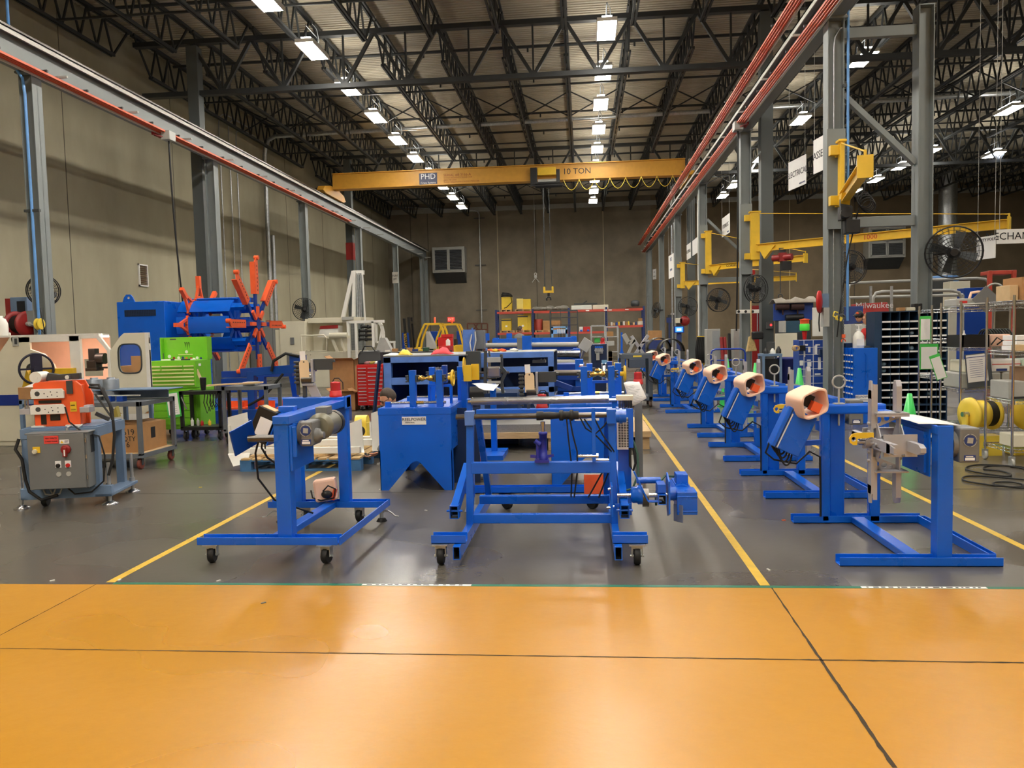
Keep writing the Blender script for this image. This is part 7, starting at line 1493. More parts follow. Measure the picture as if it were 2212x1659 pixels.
def shelf_cart(label,x0p,x1p,ytop,ys,Y,m,dep=0.6,name='shelf_cart'):
 t = root(name,label,'shelf',(x0p+x1p)/2,800,Y,z=0); a,c = P(x0p,ytop,Y),P(x1p,ytop,Y)
 for x in (a.x,c.x):
  for y in (Y,Y+dep):
   b = MB().bar((x,y,0),(x,y,a.z),0.05,0.05); mO('post',b,m,t)
 b = MB().bar((a.x,Y,a.z),(c.x,Y,a.z),0.05,0.05); b.bar((a.x,Y+dep,a.z),(c.x,Y+dep,a.z),0.05,0.05); mO('top_rail',b,m,t)
 for ys_ in ys:
  z = P(x0p,ys_,Y).z; b = MB().box((a.x,Y,z-0.03),(c.x,Y+dep,z)); mO('shelf',b,m,t)
 return t
shelf_cart('galvanised shelf trolley before the pallet rack, left of the carton trolley',1277,1307,704,(727,744),30.0,ZINC)
shelf_cart('galvanised trolley with cartons before the pallet rack',1309,1335,706,(727,760),31.0,ZINC)
for i,(rect,Y,m_,lb,z) in enumerate((((1311,716,1325,727),31.1,CARD,'brown carton on the carton trolley',None),((1284,730,1296,740),30.1,GREEN2,'green tinted bin on the galvanised trolley',None),((1311,737,1327,747),29.5,LGREY,'grey tote before the carton trolley',None),((1313,759,1323,772),24.5,CREAM,'cream carton behind the hydraulic panel',0),((1313,772,1323,780),23.5,CARD,'brown carton behind the hydraulic panel',0))):
 b = MB().pb(*rect,Y,0.4);
 if z == 0: b.box((b.v[0][0],Y,0),(b.v[1][0],Y+0.4,b.v[4][2]))
 one('carton',lb,'box',b,m_,bev=0.004)
t = shelf_cart('tall grey cage trolley in front of the pallet rack',1188,1247,672,(686,702,745),38.0,DGREY,0.7,'cage_trolley')
b = MB().bar(P(1211,672,38),P(1211,745,38),0.03,0.03); mO('mesh_bar',b,DGREY,t)
t = thing('pallet_rack','long pallet rack with blue uprights and orange beams against the end wall','rack',(-0.8,46.7,0)); RB = mat('rack_blue',(36,54,110),0.45,0,0.05); RO = mat('rack_orange',(196,74,58),0.45,0,0.05)
ux = [P(px,690,46).x for px in (1072,1151,1229,1310,1391)]; zt_ = 2.95; zm_ = [1.72,1.7,1.68,1.98]
for x in ux:
 b = MB()
 for y in (46.0,47.1): b.box((x-0.06,y,0),(x+0.06,y+0.08,zt_+0.12))
 for k in range(4): b.bar((x,46.05,0.3+0.7*k),(x,47.1,0.65+0.7*k),0.03,0.03)
 up = mO('upright',b,RB,t)
 b = MB()
 for k in range(26): b.box((x-0.018,45.995,0.15+0.108*k),(x+0.018,46.0,0.2+0.108*k))
 mO('slot',b,DARKIN,up)
for i in range(4):
 for z in (zt_,zm_[i]):
  b = MB(); b.box((ux[i]+0.06,45.96,z-0.12),(ux[i+1]-0.06,46.04,z)); mO('beam',b,RO,t); b = MB(); b.box((ux[i]+0.06,47.1,z-0.12),(ux[i+1]-0.06,47.18,z)); mO('beam',b,RO,t)
b = MB()
for (i,f) in ((2,0.5),(2,0.98),(3,0.1),(3,0.55)): x = ux[i]+(ux[i+1]-ux[i])*f; b.box((x-0.1,45.955,zt_-0.09),(x+0.1,45.96,zt_-0.03))
mO('beam_label',b,PAPER,t)
def on_rack(name,label,cat,px0,px1,pyt,z,m,dep=0.7,Y=46.1,bev=0.02):
 a,c = P(px0,pyt,Y),P(px1,pyt,Y); b = MB().box((a.x,Y,z+0.005),(c.x,Y+dep,a.z)); return one(name,label,cat,b,m,bev=bev)
def rack_pallet(px0,px1,z,label):
 a,c = P(px0,700,46.05),P(px1,700,46.05); t = thing('pallet',label,'pallet',((a.x+c.x)/2,46.5,z))
 b = MB().box((a.x,46.05,z+0.1),(c.x,47.1,z+0.13)); b.box((a.x,46.05,z),(c.x,47.1,z+0.02)); mO('deck',b,WOOD,t)
 b = MB()
 for x in (a.x,(a.x+c.x)/2-0.04,c.x-0.08): b.box((x,46.06,z+0.02),(x+0.08,47.09,z+0.1))
 mO('bearers',b,WOOD,t)
WY = mat('welder_yellow',(222,190,52),0.4,0,0.04)
for (px0,px1,z,lb) in ((1082,1106,zt_,'under the cable wrapped yellow welder'),(1113,1148,zt_,'under the split yellow machine'),(1080,1111,zm_[0],'under the lower yellow welder'),(1114,1147,zm_[0],'under the lower tall yellow welder'),(1156,1187,zm_[1],'under the red drum')): rack_pallet(px0,px1,z,'small wooden pallet on the rack, '+lb)
zz = zt_+0.13; zz2 = zm_[0]+0.13
t = thing('welder','yellow welder wrapped with black cable on the top of the rack','welder',(P(1095,650,46.2).x,46.5,zz))
a,c = P(1083,642,46.2),P(1105,642,46.2); b = MB().box((a.x,46.2,zz),(c.x,46.8,a.z)); mO('case',b,WY,t,bev=0.02)
b = MB()
for k in range(3): b.ring(((a.x+c.x)/2,46.4,a.z+0.06+0.07*k),(0.1*k,0.1,1),0.33-0.03*k,0.03,20,5)
b.path([(c.x-0.05,46.15,a.z+0.1),(c.x+0.02,46.12,a.z-0.3),(c.x-0.3,46.1,a.z-0.6),(a.x+0.15,46.1,zz+0.08)],0.025,6); mO('cable',b,RUBBER,t)
t = thing('welder','split yellow machine with an open side on the top of the rack','welder',(P(1130,650,46.2).x,46.5,zz)); pbo(t,'door',(1116,645,1130,667),46.2,0.1,mat('pale_welder_yellow',(228,206,110),0.4,0,0.03)); pbo(t,'case',(1130,646,1146,667),46.25,0.6,WY)
for (px0,px1,pyt,lb) in ((1083,1104,689,'yellow welder with a white label on the lower rack shelf'),(1118,1140,681,'taller yellow welder on the lower rack shelf')):
 t = thing('welder',lb,'welder',(P((px0+px1)/2,700,46.2).x,46.5,zz2)); a,c = P(px0,pyt,46.2),P(px1,pyt,46.2); b = MB().box((a.x,46.2,zz2),(c.x,46.8,a.z)); mO('case',b,WY,t,bev=0.02)
 b = MB().box((a.x,46.19,a.z-0.12),(c.x,46.2,a.z-0.05)); mO('vent',b,DGREY,t); b = MB().box(((a.x+c.x)/2-0.06,46.19,zz2+0.2),((a.x+c.x)/2+0.06,46.2,zz2+0.3)); mO('label',b,PAPER,t)
q = P(1163,705,46.3); b = MB().lathe((q.x,46.5,zm_[1]+0.132),ZA,[(0.26,0),(0.26,0.62),(0.24,0.64),(0.0,0.65)],20); one('red_drum','round red drum on the lower rack shelf','drum',b,mat('drum_red',(160,58,46),0.5,0,0.06))
on_rack('carton','long brown carton on the lower rack shelf, behind the cage trolley','box',1172,1212,693,zm_[1],CARD)
b = MB(); r = random.Random(9)
for k in range(7): q = P(1158+10*k,668,46.4); b.ball((q.x,46.5,zt_+0.12),0.3,0,(1,0.8,r.uniform(0.35,0.7)),10,6)
one('wrapped_bundle','long plastic wrapped grey bundle on the rack top','bundle',b,mat('grey_wrap',(120,116,106),0.35,0,0.2))
on_rack('light_panel','pale panel with dark metal parts on the rack top','panel',1234,1278,660,zt_,mat('pale_panel',(206,214,206),0.4,0,0.05),0.8)
on_rack('cream_beam','cream beam end on the rack top','beam',1280,1314,659,zt_,CREAM,0.8)
b = MB().bar(P(1240,657,46.3),P(1290,656,46.3),0.2,0.08); b.bar(P(1258,657,46.3),P(1268,650,46.3),0.06,0.06); one('metal_scrap','dark metal bars lying on the pale panel of the rack top','bars',b,DGREY)
b = MB().box((P(1354,664,46.2).x,46.2,zt_+0.005),(P(1390,664,46.2).x,46.9,zt_+0.11)); one('skid','dark wooden skid on the rack top','skid',b,mat('dark_wood',(92,66,48),0.8,0,0.1))
b = MB(); q = P(1372,655,46.5); b.lathe((q.x,46.5,zt_+0.112),ZA,[(0.2,0),(0.25,0.1),(0.25,0.3),(0.12,0.38),(0.0,0.38)],14); one('pump','dark pump on the skid at the rack end','pump',b,DGREY)
r = random.Random(21)
cols = (CARD,WHITE,CARD2,BLUE2,YEL,DGREY,WHITE,CARD,YEL2,DGREY,CARD2,BLINK)
for k in range(12):
 px = 1314+5.3*k; w_ = r.uniform(3.0,4.6); on_rack('small_part','%s part on the right rack shelf, number %s from its post' % (('brown','white','tan','blue','yellow','dark','small white','low brown','pale yellow','black','light tan','navy')[k],('one','two','three','four','five','six','seven','eight','nine','ten','eleven','twelve')[k]),'part',px,px+w_,r.uniform(694,698),zm_[3],cols[k],0.25,bev=0.01)
on_rack('carton','white carton under a small brown one, right end of the rack shelf','box',1378,1390,694,zm_[3],CREAM,0.5); q = P(1380,694,46.2); b = MB().box((q.x-0.02,46.2,q.z+0.005),(q.x+0.2,46.5,q.z+0.18)); one('carton','small brown carton on top of the white one, right end of the rack shelf','box',b,CARD)
for i,(px0,px1,m_,nm) in enumerate(((1251,1259,WHITE,'white tray'),(1260,1275,RED,'red bin'),(1253,1258,BLUE,'blue bin'),(1268,1273,BLUE,'second blue bin'))):
 on_rack('parts_bin',nm+' on the third bay of the rack shelf','bin',px0,px1,706 if i < 2 else 712,zm_[2],m_,0.3 if i < 2 else 0.1,46.3 if i < 2 else 46.1)
def forklift(label,px,Y,mast=True,group=None):
 o = P(px,740,Y); x = o.x; t = thing('forklift',label,'forklift',(x,Y+0.6,0))
 for y in (Y,Y+1.0):
  b = MB(); pr = [(-0.72,1.05),(-0.62,1.5),(-0.45,1.9),(-0.3,2.2)]; pr2 = [(0.42,2.2),(0.56,1.9),(0.68,1.3),(0.72,1.05)]
  for (A,B) in list(zip(pr,pr[1:]))+list(zip(pr2,pr2[1:]))+[((-0.3,2.2),(0.42,2.2))]: b.bar((x+A[0],y,A[1]),(x+B[0],y,B[1]),0.09,0.1,0,YA)
  mO('guard_side',b,YEL,t)
 b = MB()
 for k in range(6): b.bar((x-0.3+0.14*k,Y,2.22),(x-0.3+0.14*k,Y+1.0,2.22),0.04,0.04)
 mO('overhead_guard',b,YEL,t)
 b = MB().prism([(x-0.85,Y,0.25),(x+1.0,Y,0.25),(x+1.05,Y,0.8),(x+0.95,Y,1.15),(x+0.3,Y,1.15),(x+0.2,Y,0.7),(x-0.5,Y,0.7),(x-0.75,Y,1.1),(x-0.85,Y,1.1)],(0,1.0,0)); mO('body',b,YEL,t,bev=0.03)
 b = MB().box((x-0.1,Y+0.3,0.7),(x+0.3,Y+0.8,0.95)); b.box((x+0.2,Y+0.3,0.95),(x+0.32,Y+0.8,1.45)); mO('seat',b,BLACK,t,bev=0.03)
 for (wx,wy) in ((-0.6,-0.02),(0.65,-0.02),(-0.6,0.84),(0.65,0.84)):
  b = MB().lathe((x+wx,Y+wy,0.28),YA,[(0.24,0),(0.28,0.03),(0.28,0.15),(0.24,0.18)],18); mO('wheel',b,RUBBER,t)
 if mast:
  b = MB(); b.bar((x-0.95,Y+0.2,0.1),(x-1.1,Y+0.2,2.55),0.12,0.2,0,YA); b.bar((x-0.95,Y+0.8,0.1),(x-1.1,Y+0.8,2.55),0.12,0.2,0,YA); b.bar((x-1.08,Y+0.2,2.3),(x-1.08,Y+0.8,2.3),0.1,0.1); b.bar((x-1.22,Y+0.3,0.1),(x-1.36,Y+0.3,2.5),0.08,0.25,0,YA); ms = mO('mast',b,BLACK,t)
  b = MB().text('HYSTER',(x-1.28,Y+0.16,1.45),Vec((-0.06,0,1)),Vec((-1,0,-0.06)),0.2); mO('lettering',b,YEL,ms)
  b = MB()
  for dy in (0.25,0.75): b.box((x-2.2,Y+dy-0.06,0.06),(x-1.05,Y+dy+0.06,0.1))
  mO('forks',b,DGREY,t)
 b = MB().lathe((x+0.1,Y+0.5,2.24),ZA,[(0.05,0),(0.05,0.28),(0.0,0.3)],12); mO('beacon',b,ORANGE,t)
forklift('yellow forklift with its black mast, nearest the painted wall',932,37.0)
forklift('second yellow forklift just behind the first, without visible mast',970,39.5,False)
for i,(r_,Y) in enumerate((((868,719,884,760),41.0),((928,716,945,760),41.5),((986,715,1000,760),42.0))):
 b = MB(); a,c = P(r_[0],r_[1],Y),P(r_[2],r_[1],Y); b.box((a.x,Y,0),(c.x,Y+0.8,a.z)); one('steel_bin',('blue steel bin left of the first forklift','blue steel bin seen through the forklift guard','blue steel bin right of the second forklift')[i],'bin',b,BLUE2,bev=0.02)
t = root('steel_cage','rust brown steel cage by the end wall, left of the pallet rack','cage',1031,740,48.0,z=0)
b = MB()
for (a_,c_) in (((1010,699),(1053,699)),((1010,712),(1053,712)),((1010,699),(1010,745)),((1053,699),(1053,745)),((1024,699),(1032,712)),((1032,699),(1024,712)),((1040,699),(1040,745))): b.bar(P(*a_,48),P(*c_,48),0.08,0.08,0,YA)
q = P(1010,720,48); q2 = P(1053,720,48); b.box((q.x,48.1,0),(q2.x,48.9,1.6)); mO('cage_frame',b,mat('rust_brown',(108,66,50),0.7,0,0.1),t)
q = P(974,690,YB-0.12); t = thing('exit_sign','glowing red EXIT sign on the end wall above the forklifts','sign',(q.x,YB-0.12,q.z-0.16)); b = MB().box((q.x-0.22,YB-0.1,q.z-0.14),(q.x+0.22,YB-0.02,q.z+0.14)); mO('case',b,mat('exit_glow',(255,70,60),0.4,0,0,emit=1.3),t)
b = MB().text('EXIT',(q.x,YB-0.105,q.z),XA,ZA,0.19); mO('lettering',b,mat('exit_letters',(255,150,140),0.4,0,0,emit=1.6),t)
# ================================================================== RIGHT SIDE OF THE HALL
def wire_rack(label,x0,x1,y0,y1,H,zs,m=CHROME,dark=()):
 t = thing('wire_rack',label,'wire rack',((x0+x1)/2,(y0+y1)/2,0))
 for i,(x,y) in enumerate(((x0,y0),(x0,y1),(x1,y0),(x1,y1))):
  b = MB().tube((x,y,0.12),(x,y,H),0.0135,12)
  for z in zs: b.tube((x,y,z-0.045),(x,y,z+0.005),0.019,12)
  p_ = mO('post',b,m,t)
  b = MB(); b.cb((x,y,0.115),(0.05,0.05,0.02)); b.bar((x-0.022,y,0.05),(x-0.022,y-0.0,0.115),0.03,0.004,0,YA); b.bar((x+0.022,y,0.05),(x+0.022,y,0.115),0.03,0.004,0,YA); c_ = mO('caster',b,ZINC,p_)
  b = MB().lathe((x-0.016,y,0.055),XA,[(0.045,0),(0.055,0.006),(0.055,0.026),(0.045,0.032)],18); mO('wheel',b,LGREY,t)
 for z in zs:
  b = MB(); n = int((x1-x0)/0.035)
  for (a_,c_) in (((x0,y0),(x1,y0)),((x0,y1),(x1,y1)),((x0,y0),(x0,y1)),((x1,y0),(x1,y1))):
   b.tube((*a_,z),(*c_,z),0.005,6); b.tube((*a_,z-0.035),(*c_,z-0.035),0.004,6)
   L = math.hypot(c_[0]-a_[0],c_[1]-a_[1]); k = int(L/0.04); pts = [(a_[0]+(c_[0]-a_[0])*i/k,a_[1]+(c_[1]-a_[1])*i/k,z-0.035*(i % 2)) for i in range(k+1)]; b.path(pts,0.003,4)
  for i in range(1,n): b.bar((x0+(x1-x0)*i/n,y0,z),(x0+(x1-x0)*i/n,y1,z),0.004,0.004)
  mO('wire_shelf',b,m,t)
 return t
ZA_ = (0.2,0.74,1.28,1.84)
wire_rack('chrome wire rack on casters, nearest of three, reaching out of view',4.7,6.3,9.07,9.65,1.9,ZA_)
ZB_ = (0.22,0.78,1.3,1.82)
wire_rack('chrome wire rack on casters, middle of three, with clipboard hung on it',4.7,6.0,10.28,10.83,1.88,ZB_)
wire_rack('chrome wire rack on casters, farthest of three, with green sheet pockets',4.7,5.7,11.1,11.5,1.86,(0.25,0.9,1.4,1.8))
def put(name,label,cat,x0,x1,y0,y1,z,h,m,bev=0.006):
 b = MB().box((x0,y0,z+0.006),(x1,y1,z+0.006+h)); return one(name,label,cat,b,m,bev=bev)
t = thing('cardboard_box','brown carton with two white labels on top of the nearest wire rack','box',(5.0,9.3,1.846)); b = MB().box((4.82,9.15,1.846),(5.02,9.55,2.1)); mO('carton',b,CARD,t,bev=0.004)
b = MB().box((4.84,9.147,2.03),(4.9,9.15,2.085)); b.box((4.86,9.147,1.9),(4.93,9.15,2.0)); mO('label',b,PAPER,t)
t = thing('cardboard_box','brown carton with a red banded label on top of the nearest wire rack','box',(5.2,9.3,1.846)); b = MB().box((5.03,9.15,1.846),(5.5,9.55,2.11)); mO('carton',b,CARD,t,bev=0.004)
b = MB().box((5.05,9.147,1.98),(5.25,9.15,2.09)); lb_ = mO('label',b,PAPER,t); b = MB().box((5.07,9.144,1.985),(5.25,9.147,2.01)); mO('red_band',b,REDINK,lb_)
put('cream_box','cream carton left of the brown cartons on the nearest wire rack','box',4.72,4.81,9.2,9.5,1.84,0.17,CARD2)
put('white_box','upper white box in a stack on the second shelf of the nearest rack','box',4.8,5.02,9.2,9.5,1.396,0.055,PAPER)
put('white_box','middle white box in a stack on the second shelf of the nearest rack','box',4.8,5.03,9.2,9.5,1.34,0.05,PAPER)
put('white_box','lowest white box in a stack on the second shelf of the nearest rack','box',4.79,5.03,9.2,9.5,1.28,0.055,PAPER)
b = MB().lathe((4.99,9.14,1.286),ZA,[(0.03,0),(0.034,0.01),(0.034,0.15),(0.03,0.16),(0.02,0.165),(0.02,0.185),(0.0,0.187)],18); one('aerosol_can','green aerosol can on the second shelf of the nearest rack','can',b,mat('can_green',(36,150,84),0.25,0.3,0.02))
put('carton','small tan carton on the second shelf of the nearest rack','box',4.74,4.85,9.1,9.2,1.28,0.07,CARD2)
cl = MB().cb((5.3,9.3,1.35),(0.4,0.3,0.12)); one('parts_tray','dark parts tray at the far end of the second shelf of the nearest rack','tray',cl,DGREY,bev=0.01)
for i in range(3):
 b = MB().path([(4.75,9.2+0.06*i,0.762),(4.95,9.14+0.1*i,0.775),(5.3,9.2+0.1*i,0.762),(5.7,9.3,0.77)],0.012,6); one('black_hose',('first','second','third')[i]+' black hose lying on the middle shelf of the nearest rack','hose',b,RUBBER)
t = thing('cardboard_box','large torn brown carton on the middle shelf of the nearest rack','box',(5.2,9.3,0.746)); b = MB().box((4.93,9.12,0.746),(5.6,9.6,1.1)); mO('carton',b,mat('old_cardboard',(138,106,76),0.85,0,0.1),t,bev=0.006); b = MB().bar((5.2,9.1,1.02),(5.2,9.04,1.12),0.5,0.006); mO('flap',b,CARD,t)
put('grey_tote','grey plastic tote on the middle shelf of the nearest rack','tote',4.72,4.92,9.2,9.6,0.74,0.2,LGREY,0.01)
put('white_drive','white electronic box on the bottom shelf of the nearest rack','box',4.78,5.2,9.2,9.5,0.2,0.14,CREAM,0.008)
put('white_drive','second white electronic box, stacked lower down on the bottom shelf','box',5.21,5.6,9.15,9.4,0.2,0.1,CREAM,0.008)
def yreel(x,label,rz):
 q = Vec((x,10.02,0)); t = thing('hose_reel',label,'hose reel',q); ax = RZ(rz) @ XA; c = q+Vec((0,0,0.5))
 b = MB().lathe(c-ax*0.16,ax,[(0.1,0),(0.2,0.0),(0.205,0.03),(0.16,0.05),(0.155,0.14),(0.165,0.15),(0.165,0.2),(0.1,0.21)],28); mO('drum',b,YEL2,t)
 b = MB().lathe(c+ax*0.05,ax,[(0.155,0),(0.155,0.09)],26); mO('hose',b,RUBBER,t)
 b = MB().lathe(c+ax*0.14,ax,[(0.2,0),(0.2,0.02),(0.1,0.03)],28); mO('flange',b,YEL2,t)
 b = MB().bar(c-ax*0.2,Vec((c.x,c.y,0.22))-ax*0.2,0.02,0.12,0,YA); b.box(c+Vec((-0.25,-0.12,-0.5+0.0)),c+Vec((0.2,0.12,-0.26))); mO('frame',b,YEL2,t); b = MB().tube(c-ax*0.24,c-ax*0.16,0.03,12); mO('axle',b,STEEL,t)
yreel(4.82,'yellow hose reel behind the first post of the nearest wire rack',0.2); yreel(5.42,'yellow hose reel with a dark drum opening, beyond its neighbour',0.9)
t = thing('welding_machine','grey machine with a red label and peach handle on the rack tops','machine',(4.95,11.0,1.826)); b = MB().box((4.72,10.45,1.826),(5.0,10.8,1.92)); mO('case',b,LGREY,t,bev=0.012)
b = MB().path([(4.9,10.5,1.92),(4.92,10.5,1.99),(5.0,10.5,2.0),(5.12,10.5,1.99),(5.14,10.5,1.9)],0.018,8); mO('handle',b,FOAM,t); b = MB().box((4.76,10.446,1.86),(4.85,10.45,1.89)); mO('red_label',b,REDINK,t)
b = MB().cb((5.05,10.4,1.9),(0.24,0.01,0.24),0,RY(0.785)); one('square_plate','grey square plate standing on its corner on the middle rack top','plate',b,GREY)
b = MB()
for k in range(5): b.path([(4.75,10.4+0.05*k,1.84),(5.0,10.36+0.05*k,1.85+0.01*k),(5.3,10.42+0.05*k,1.84),(5.6,10.5,1.85)],0.011,6)
b.ring((5.2,10.5,2.0),(0.3,1,0.2),0.1,0.012,20,6); one('grey_cable_bundle','grey cable bundle along the middle rack top','cable',b,LGREY)
t = thing('black_crate','black plastic crate on the second shelf of the middle rack','crate',(4.9,10.5,1.306)); b = MB().box((4.74,10.32,1.306),(5.06,10.75,1.316));
for (a_,c_) in (((4.74,10.32),(5.06,10.335)),((4.74,10.735),(5.06,10.75)),((4.74,10.32),(4.755,10.75)),((5.045,10.32),(5.06,10.75))): b.box((*a_,1.316),(*c_,1.46))
mO('crate_body',b,BLACK,t); b = MB().lathe((4.84,10.5,1.316),ZA,[(0.02,0),(0.02,0.15),(0.008,0.17),(0.008,0.2)],10); one('glue_bottle','white glue bottle standing in the black crate','bottle',b,WHITE)
t = thing('grinder_box','peach case with an orange plug and black cord, right of the black crate','case',(5.2,10.5,1.306)); b = MB().box((5.12,10.4,1.306),(5.36,10.6,1.46)); mO('case',b,FOAM,t,bev=0.02); b = MB().cb((5.33,10.37,1.37),(0.07,0.05,0.1),0,RY(0.3)); mO('plug',b,ORANGE,t)
b = MB().path([(5.1,10.36,1.33),(5.16,10.34,1.42),(5.22,10.34,1.38),(5.16,10.34,1.33),(5.28,10.34,1.42),(5.34,10.34,1.4)],0.009,6); mO('cord',b,RUBBER,t)
b = MB()
for k in range(9): b.ring((5.25+0.035*k,10.85,1.42),(1,0.2,0),0.1,0.012,16,5)
one('black_hose_coil','black hose coil behind the peach case','hose',b,mat('blackgreen_hose',(28,36,28),0.5,0,0.1))
for i,(x,w_,m_,lb) in enumerate(((4.78,0.3,CREAM,'cream plastic bin with a red band'),(5.1,0.34,WHITE,'white plastic bin with a red band'),(5.46,0.25,mat('clear_green_bin',(196,214,196),0.3,0,0.03),'pale green see through bin'))):
 t = thing('plastic_bin',lb+' on the grey totes of the middle rack','bin',(x+w_/2,10.5,1.0)); b = MB().box((x,10.33,0.99),(x+w_,10.75,1.14)); mO('bin',b,m_,t,bev=0.012)
 if i < 2: b = MB().box((x,10.327,1.08),(x+w_,10.33,1.09)); mO('red_band',b,REDINK,t); b = MB().box((x+0.05,10.327,1.0),(x+0.18,10.33,1.03)); mO('print',b,(REDINK,BLINK)[i],t)
for i,x in enumerate((4.72,5.22)): put('grey_tote','large grey tote on the lower middle shelf, %s of two' % ('first' if i == 0 else 'second'),'tote',x,x+0.48,10.31,10.8,0.78,0.2,LGREY,0.02)
b = MB().box((4.85,10.33,1.306),(4.9,10.4,1.33));
def pocket(label,x,y,z0,z1,w_,tilt=0.0):
 c = Vec((x,y,(z0+z1)/2)); R = RY(tilt); t = thing('sheet_pocket',label,'sheet pocket',(x,y,z0)); b = MB().cb(c,(w_,0.004,z1-z0),0,R); mO('pocket',b,GREEN2,t)
 b = MB().cb(c+R @ Vec((0,-0.004,-0.015)),(w_*0.86,0.003,(z1-z0)*0.86),0,R); mO('sheet',b,PAPER,t)
q = P(1998,709,11.05); pocket('narrow green sheet pocket high on the farthest wire rack',q.x,11.04,P(1998,735,11.05).z,P(1998,683,11.05).z,0.14)
q = P(2006,770,11.04); pocket('wide green sheet pocket on the farthest wire rack',q.x,11.03,P(2006,798,11.04).z,P(2006,743,11.04).z,0.24)
q = P(2028,793,10.2); pocket('slanted green sheet pocket hanging on the middle wire rack',q.x,10.22,P(2028,820,10.2).z,P(2028,765,10.2).z,0.13,-0.32)
q = P(2117,800,10.2); t = thing('clipboard','dark clipboard with white sheets hung on the middle wire rack','clipboard',(q.x,10.22,P(2117,836,10.2).z)); R = RY(-0.1); c = Vec((q.x,10.23,q.z))
b = MB().cb(c,(0.3,0.008,0.42),0,R); mO('board',b,mat('slate_board',(70,76,84),0.5,0,0.05),t); b = MB().cb(c+R @ Vec((-0.02,-0.008,0.03)),(0.24,0.003,0.34),0,R); pg = mO('sheet',b,PAPER,t)
b = MB()
for k in range(9): b.cb(c+R @ Vec((-0.03,-0.0105,0.13-0.026*k)),(0.16,0.001,0.004),0,R)
b.cb(c+R @ Vec((-0.02,-0.0105,0.17)),(0.26,0.002,0.008),0,R); mO('written_line',b,BLINK,pg)
pts = [G(2260,1020,0.012),G(2200,1008,0.012),G(2130,1004,0.012),G(2098,1006,0.012),G(2086,1012,0.012),G(2100,1018,0.012),G(2140,1025,0.012),G(2175,1029,0.012),G(2184,1025,0.012),G(2165,1018,0.012),G(2130,1014,0.012),G(2127,1009,0.014),G(2150,1006,0.02),G(2190,1008,0.02),G(2240,1020,0.012)]
pts2 = [G(2150,1030,0.012),G(2100,1028,0.012),G(2081,1031,0.012),G(2083,1038,0.012),G(2120,1045,0.012),G(2170,1051,0.012),G(2205,1051,0.012),G(2208,1046,0.012),G(2180,1041,0.012),G(2150,1042,0.014),G(2150,1047,0.02),G(2200,1053,0.012),G(2240,1052,0.012),G(2245,1040,0.012),G(2210,1036,0.012),G(2150,1030,0.012)]
def smooth(p,k=4):
 out = []
 for i in range(len(p)-1):
  a,b_,c,d = p[max(i-1,0)],p[i],p[i+1],p[min(i+2,len(p)-1)]
  for j in range(k):
   s = j/k; out.append(0.5*((2*b_)+(c-a)*s+(2*a-5*b_+4*c-d)*s*s+(3*b_-a-3*c+d)*s**3))
 return out+[p[-1]]
b = MB().path(smooth(pts),0.009,6); b.path(smooth(pts2),0.009,6); one('extension_cable','black cord looped on the floor before the wire racks','cord',b,RUBBER)
X0,X1,Y0,zt = 4.92,5.95,13.5,1.82
t = thing('bin_cabinet','tall dark navy pigeonhole cabinet with white shelf labels','cabinet',((X0+X1)/2,13.75,0)); BN = mat('cabinet_navy',(30,58,86),0.4,0,0.05)
b = MB(); b.box((X0-0.11,Y0,0.02),(X0,Y0+0.4,zt)); b.box((X1,Y0,0.02),(X1+0.02,Y0+0.4,zt)); b.box((X0-0.11,Y0+0.38,0.02),(X1+0.02,Y0+0.4,zt)); b.box((X0-0.11,Y0,zt),(X1+0.02,Y0+0.4,zt+0.015)); b.box((X0-0.11,Y0,0),(X1+0.02,Y0+0.4,0.03)); b.box((X0-0.01,Y0-0.01,0.02),(X0,Y0,zt)); mO('case',b,BN,t)
zs = [P(1960,y,Y0).z for y in (693,709,725,740,758,775,791,806,825,841,857,873,889)]
for i,z in enumerate(zs):
 b = MB().box((X0,Y0+0.0,z-0.012),(X1,Y0+0.38,z)); b.box((X0,Y0-0.006,z-0.026),(X1,Y0,z+0.006)); sh = mO('shelf',b,BN,t)
 b = MB(); k0,k1 = (0,7) if i != 5 else (0,2)
 if i in (11,): k0,k1 = 0,0
 for k in range(k0,k1): w_ = (X1-X0)/7; b.box((X0+w_*k+0.006,Y0-0.009,z-0.022),(X0+w_*(k+1)-0.006,Y0-0.006,z+0.004))
 if b.v: mO('shelf_label',b,PAPER,sh)
for k in range(1,7):
 x = X0+(X1-X0)*k/7; b = MB().box((x-0.003,Y0+0.01,0.03),(x+0.003,Y0+0.38,zt)); mO('divider',b,BN,t)
r = random.Random(31)
for i,(k,s) in enumerate(((0,6),(0,7),(3,2),(3,4),(1,10),(5,10))):
 x = X0+(X1-X0)*(k+0.5)/7; b = MB().ball((x,Y0+0.12,zs[s]+0.045),0.05,0,(1,1,0.8),8,6); one('bagged_parts','clear bag of parts in the navy pigeonhole cabinet, %s' % ('first column, seventh row','first column, eighth row','fourth column, third row','fourth column, fifth row','second column, eleventh row','sixth column, eleventh row')[i],'bag',b,mat('clear_bag',(150,176,196),0.2,0,0.2))
for i,(px,w_,h,m_,lb) in enumerate(((1963,0.16,0.06,CREAM,'cream folder'),(1975,0.07,0.12,BLACK,'black jar'),(1984,0.05,0.12,BLACK,'second black jar'),(1944,0.1,0.06,CARD,'small carton'))):
 q = P(px,672,Y0+0.2); b = MB().box((q.x-w_/2,Y0+0.1,zt+0.016),(q.x+w_/2,Y0+0.25,zt+0.016+h)); one('cabinet_top_item',lb+' on top of the navy pigeonhole cabinet','item',b,m_,bev=0.01)
t = thing('bolt_cabinet','bright blue small parts cabinet with a REELPOWER label on its end','cabinet',(4.63,13.9,0)); Xa,Xb,Ya,Yb = 4.43,4.81,13.36,14.4; zt = P(1865,752,Ya).z
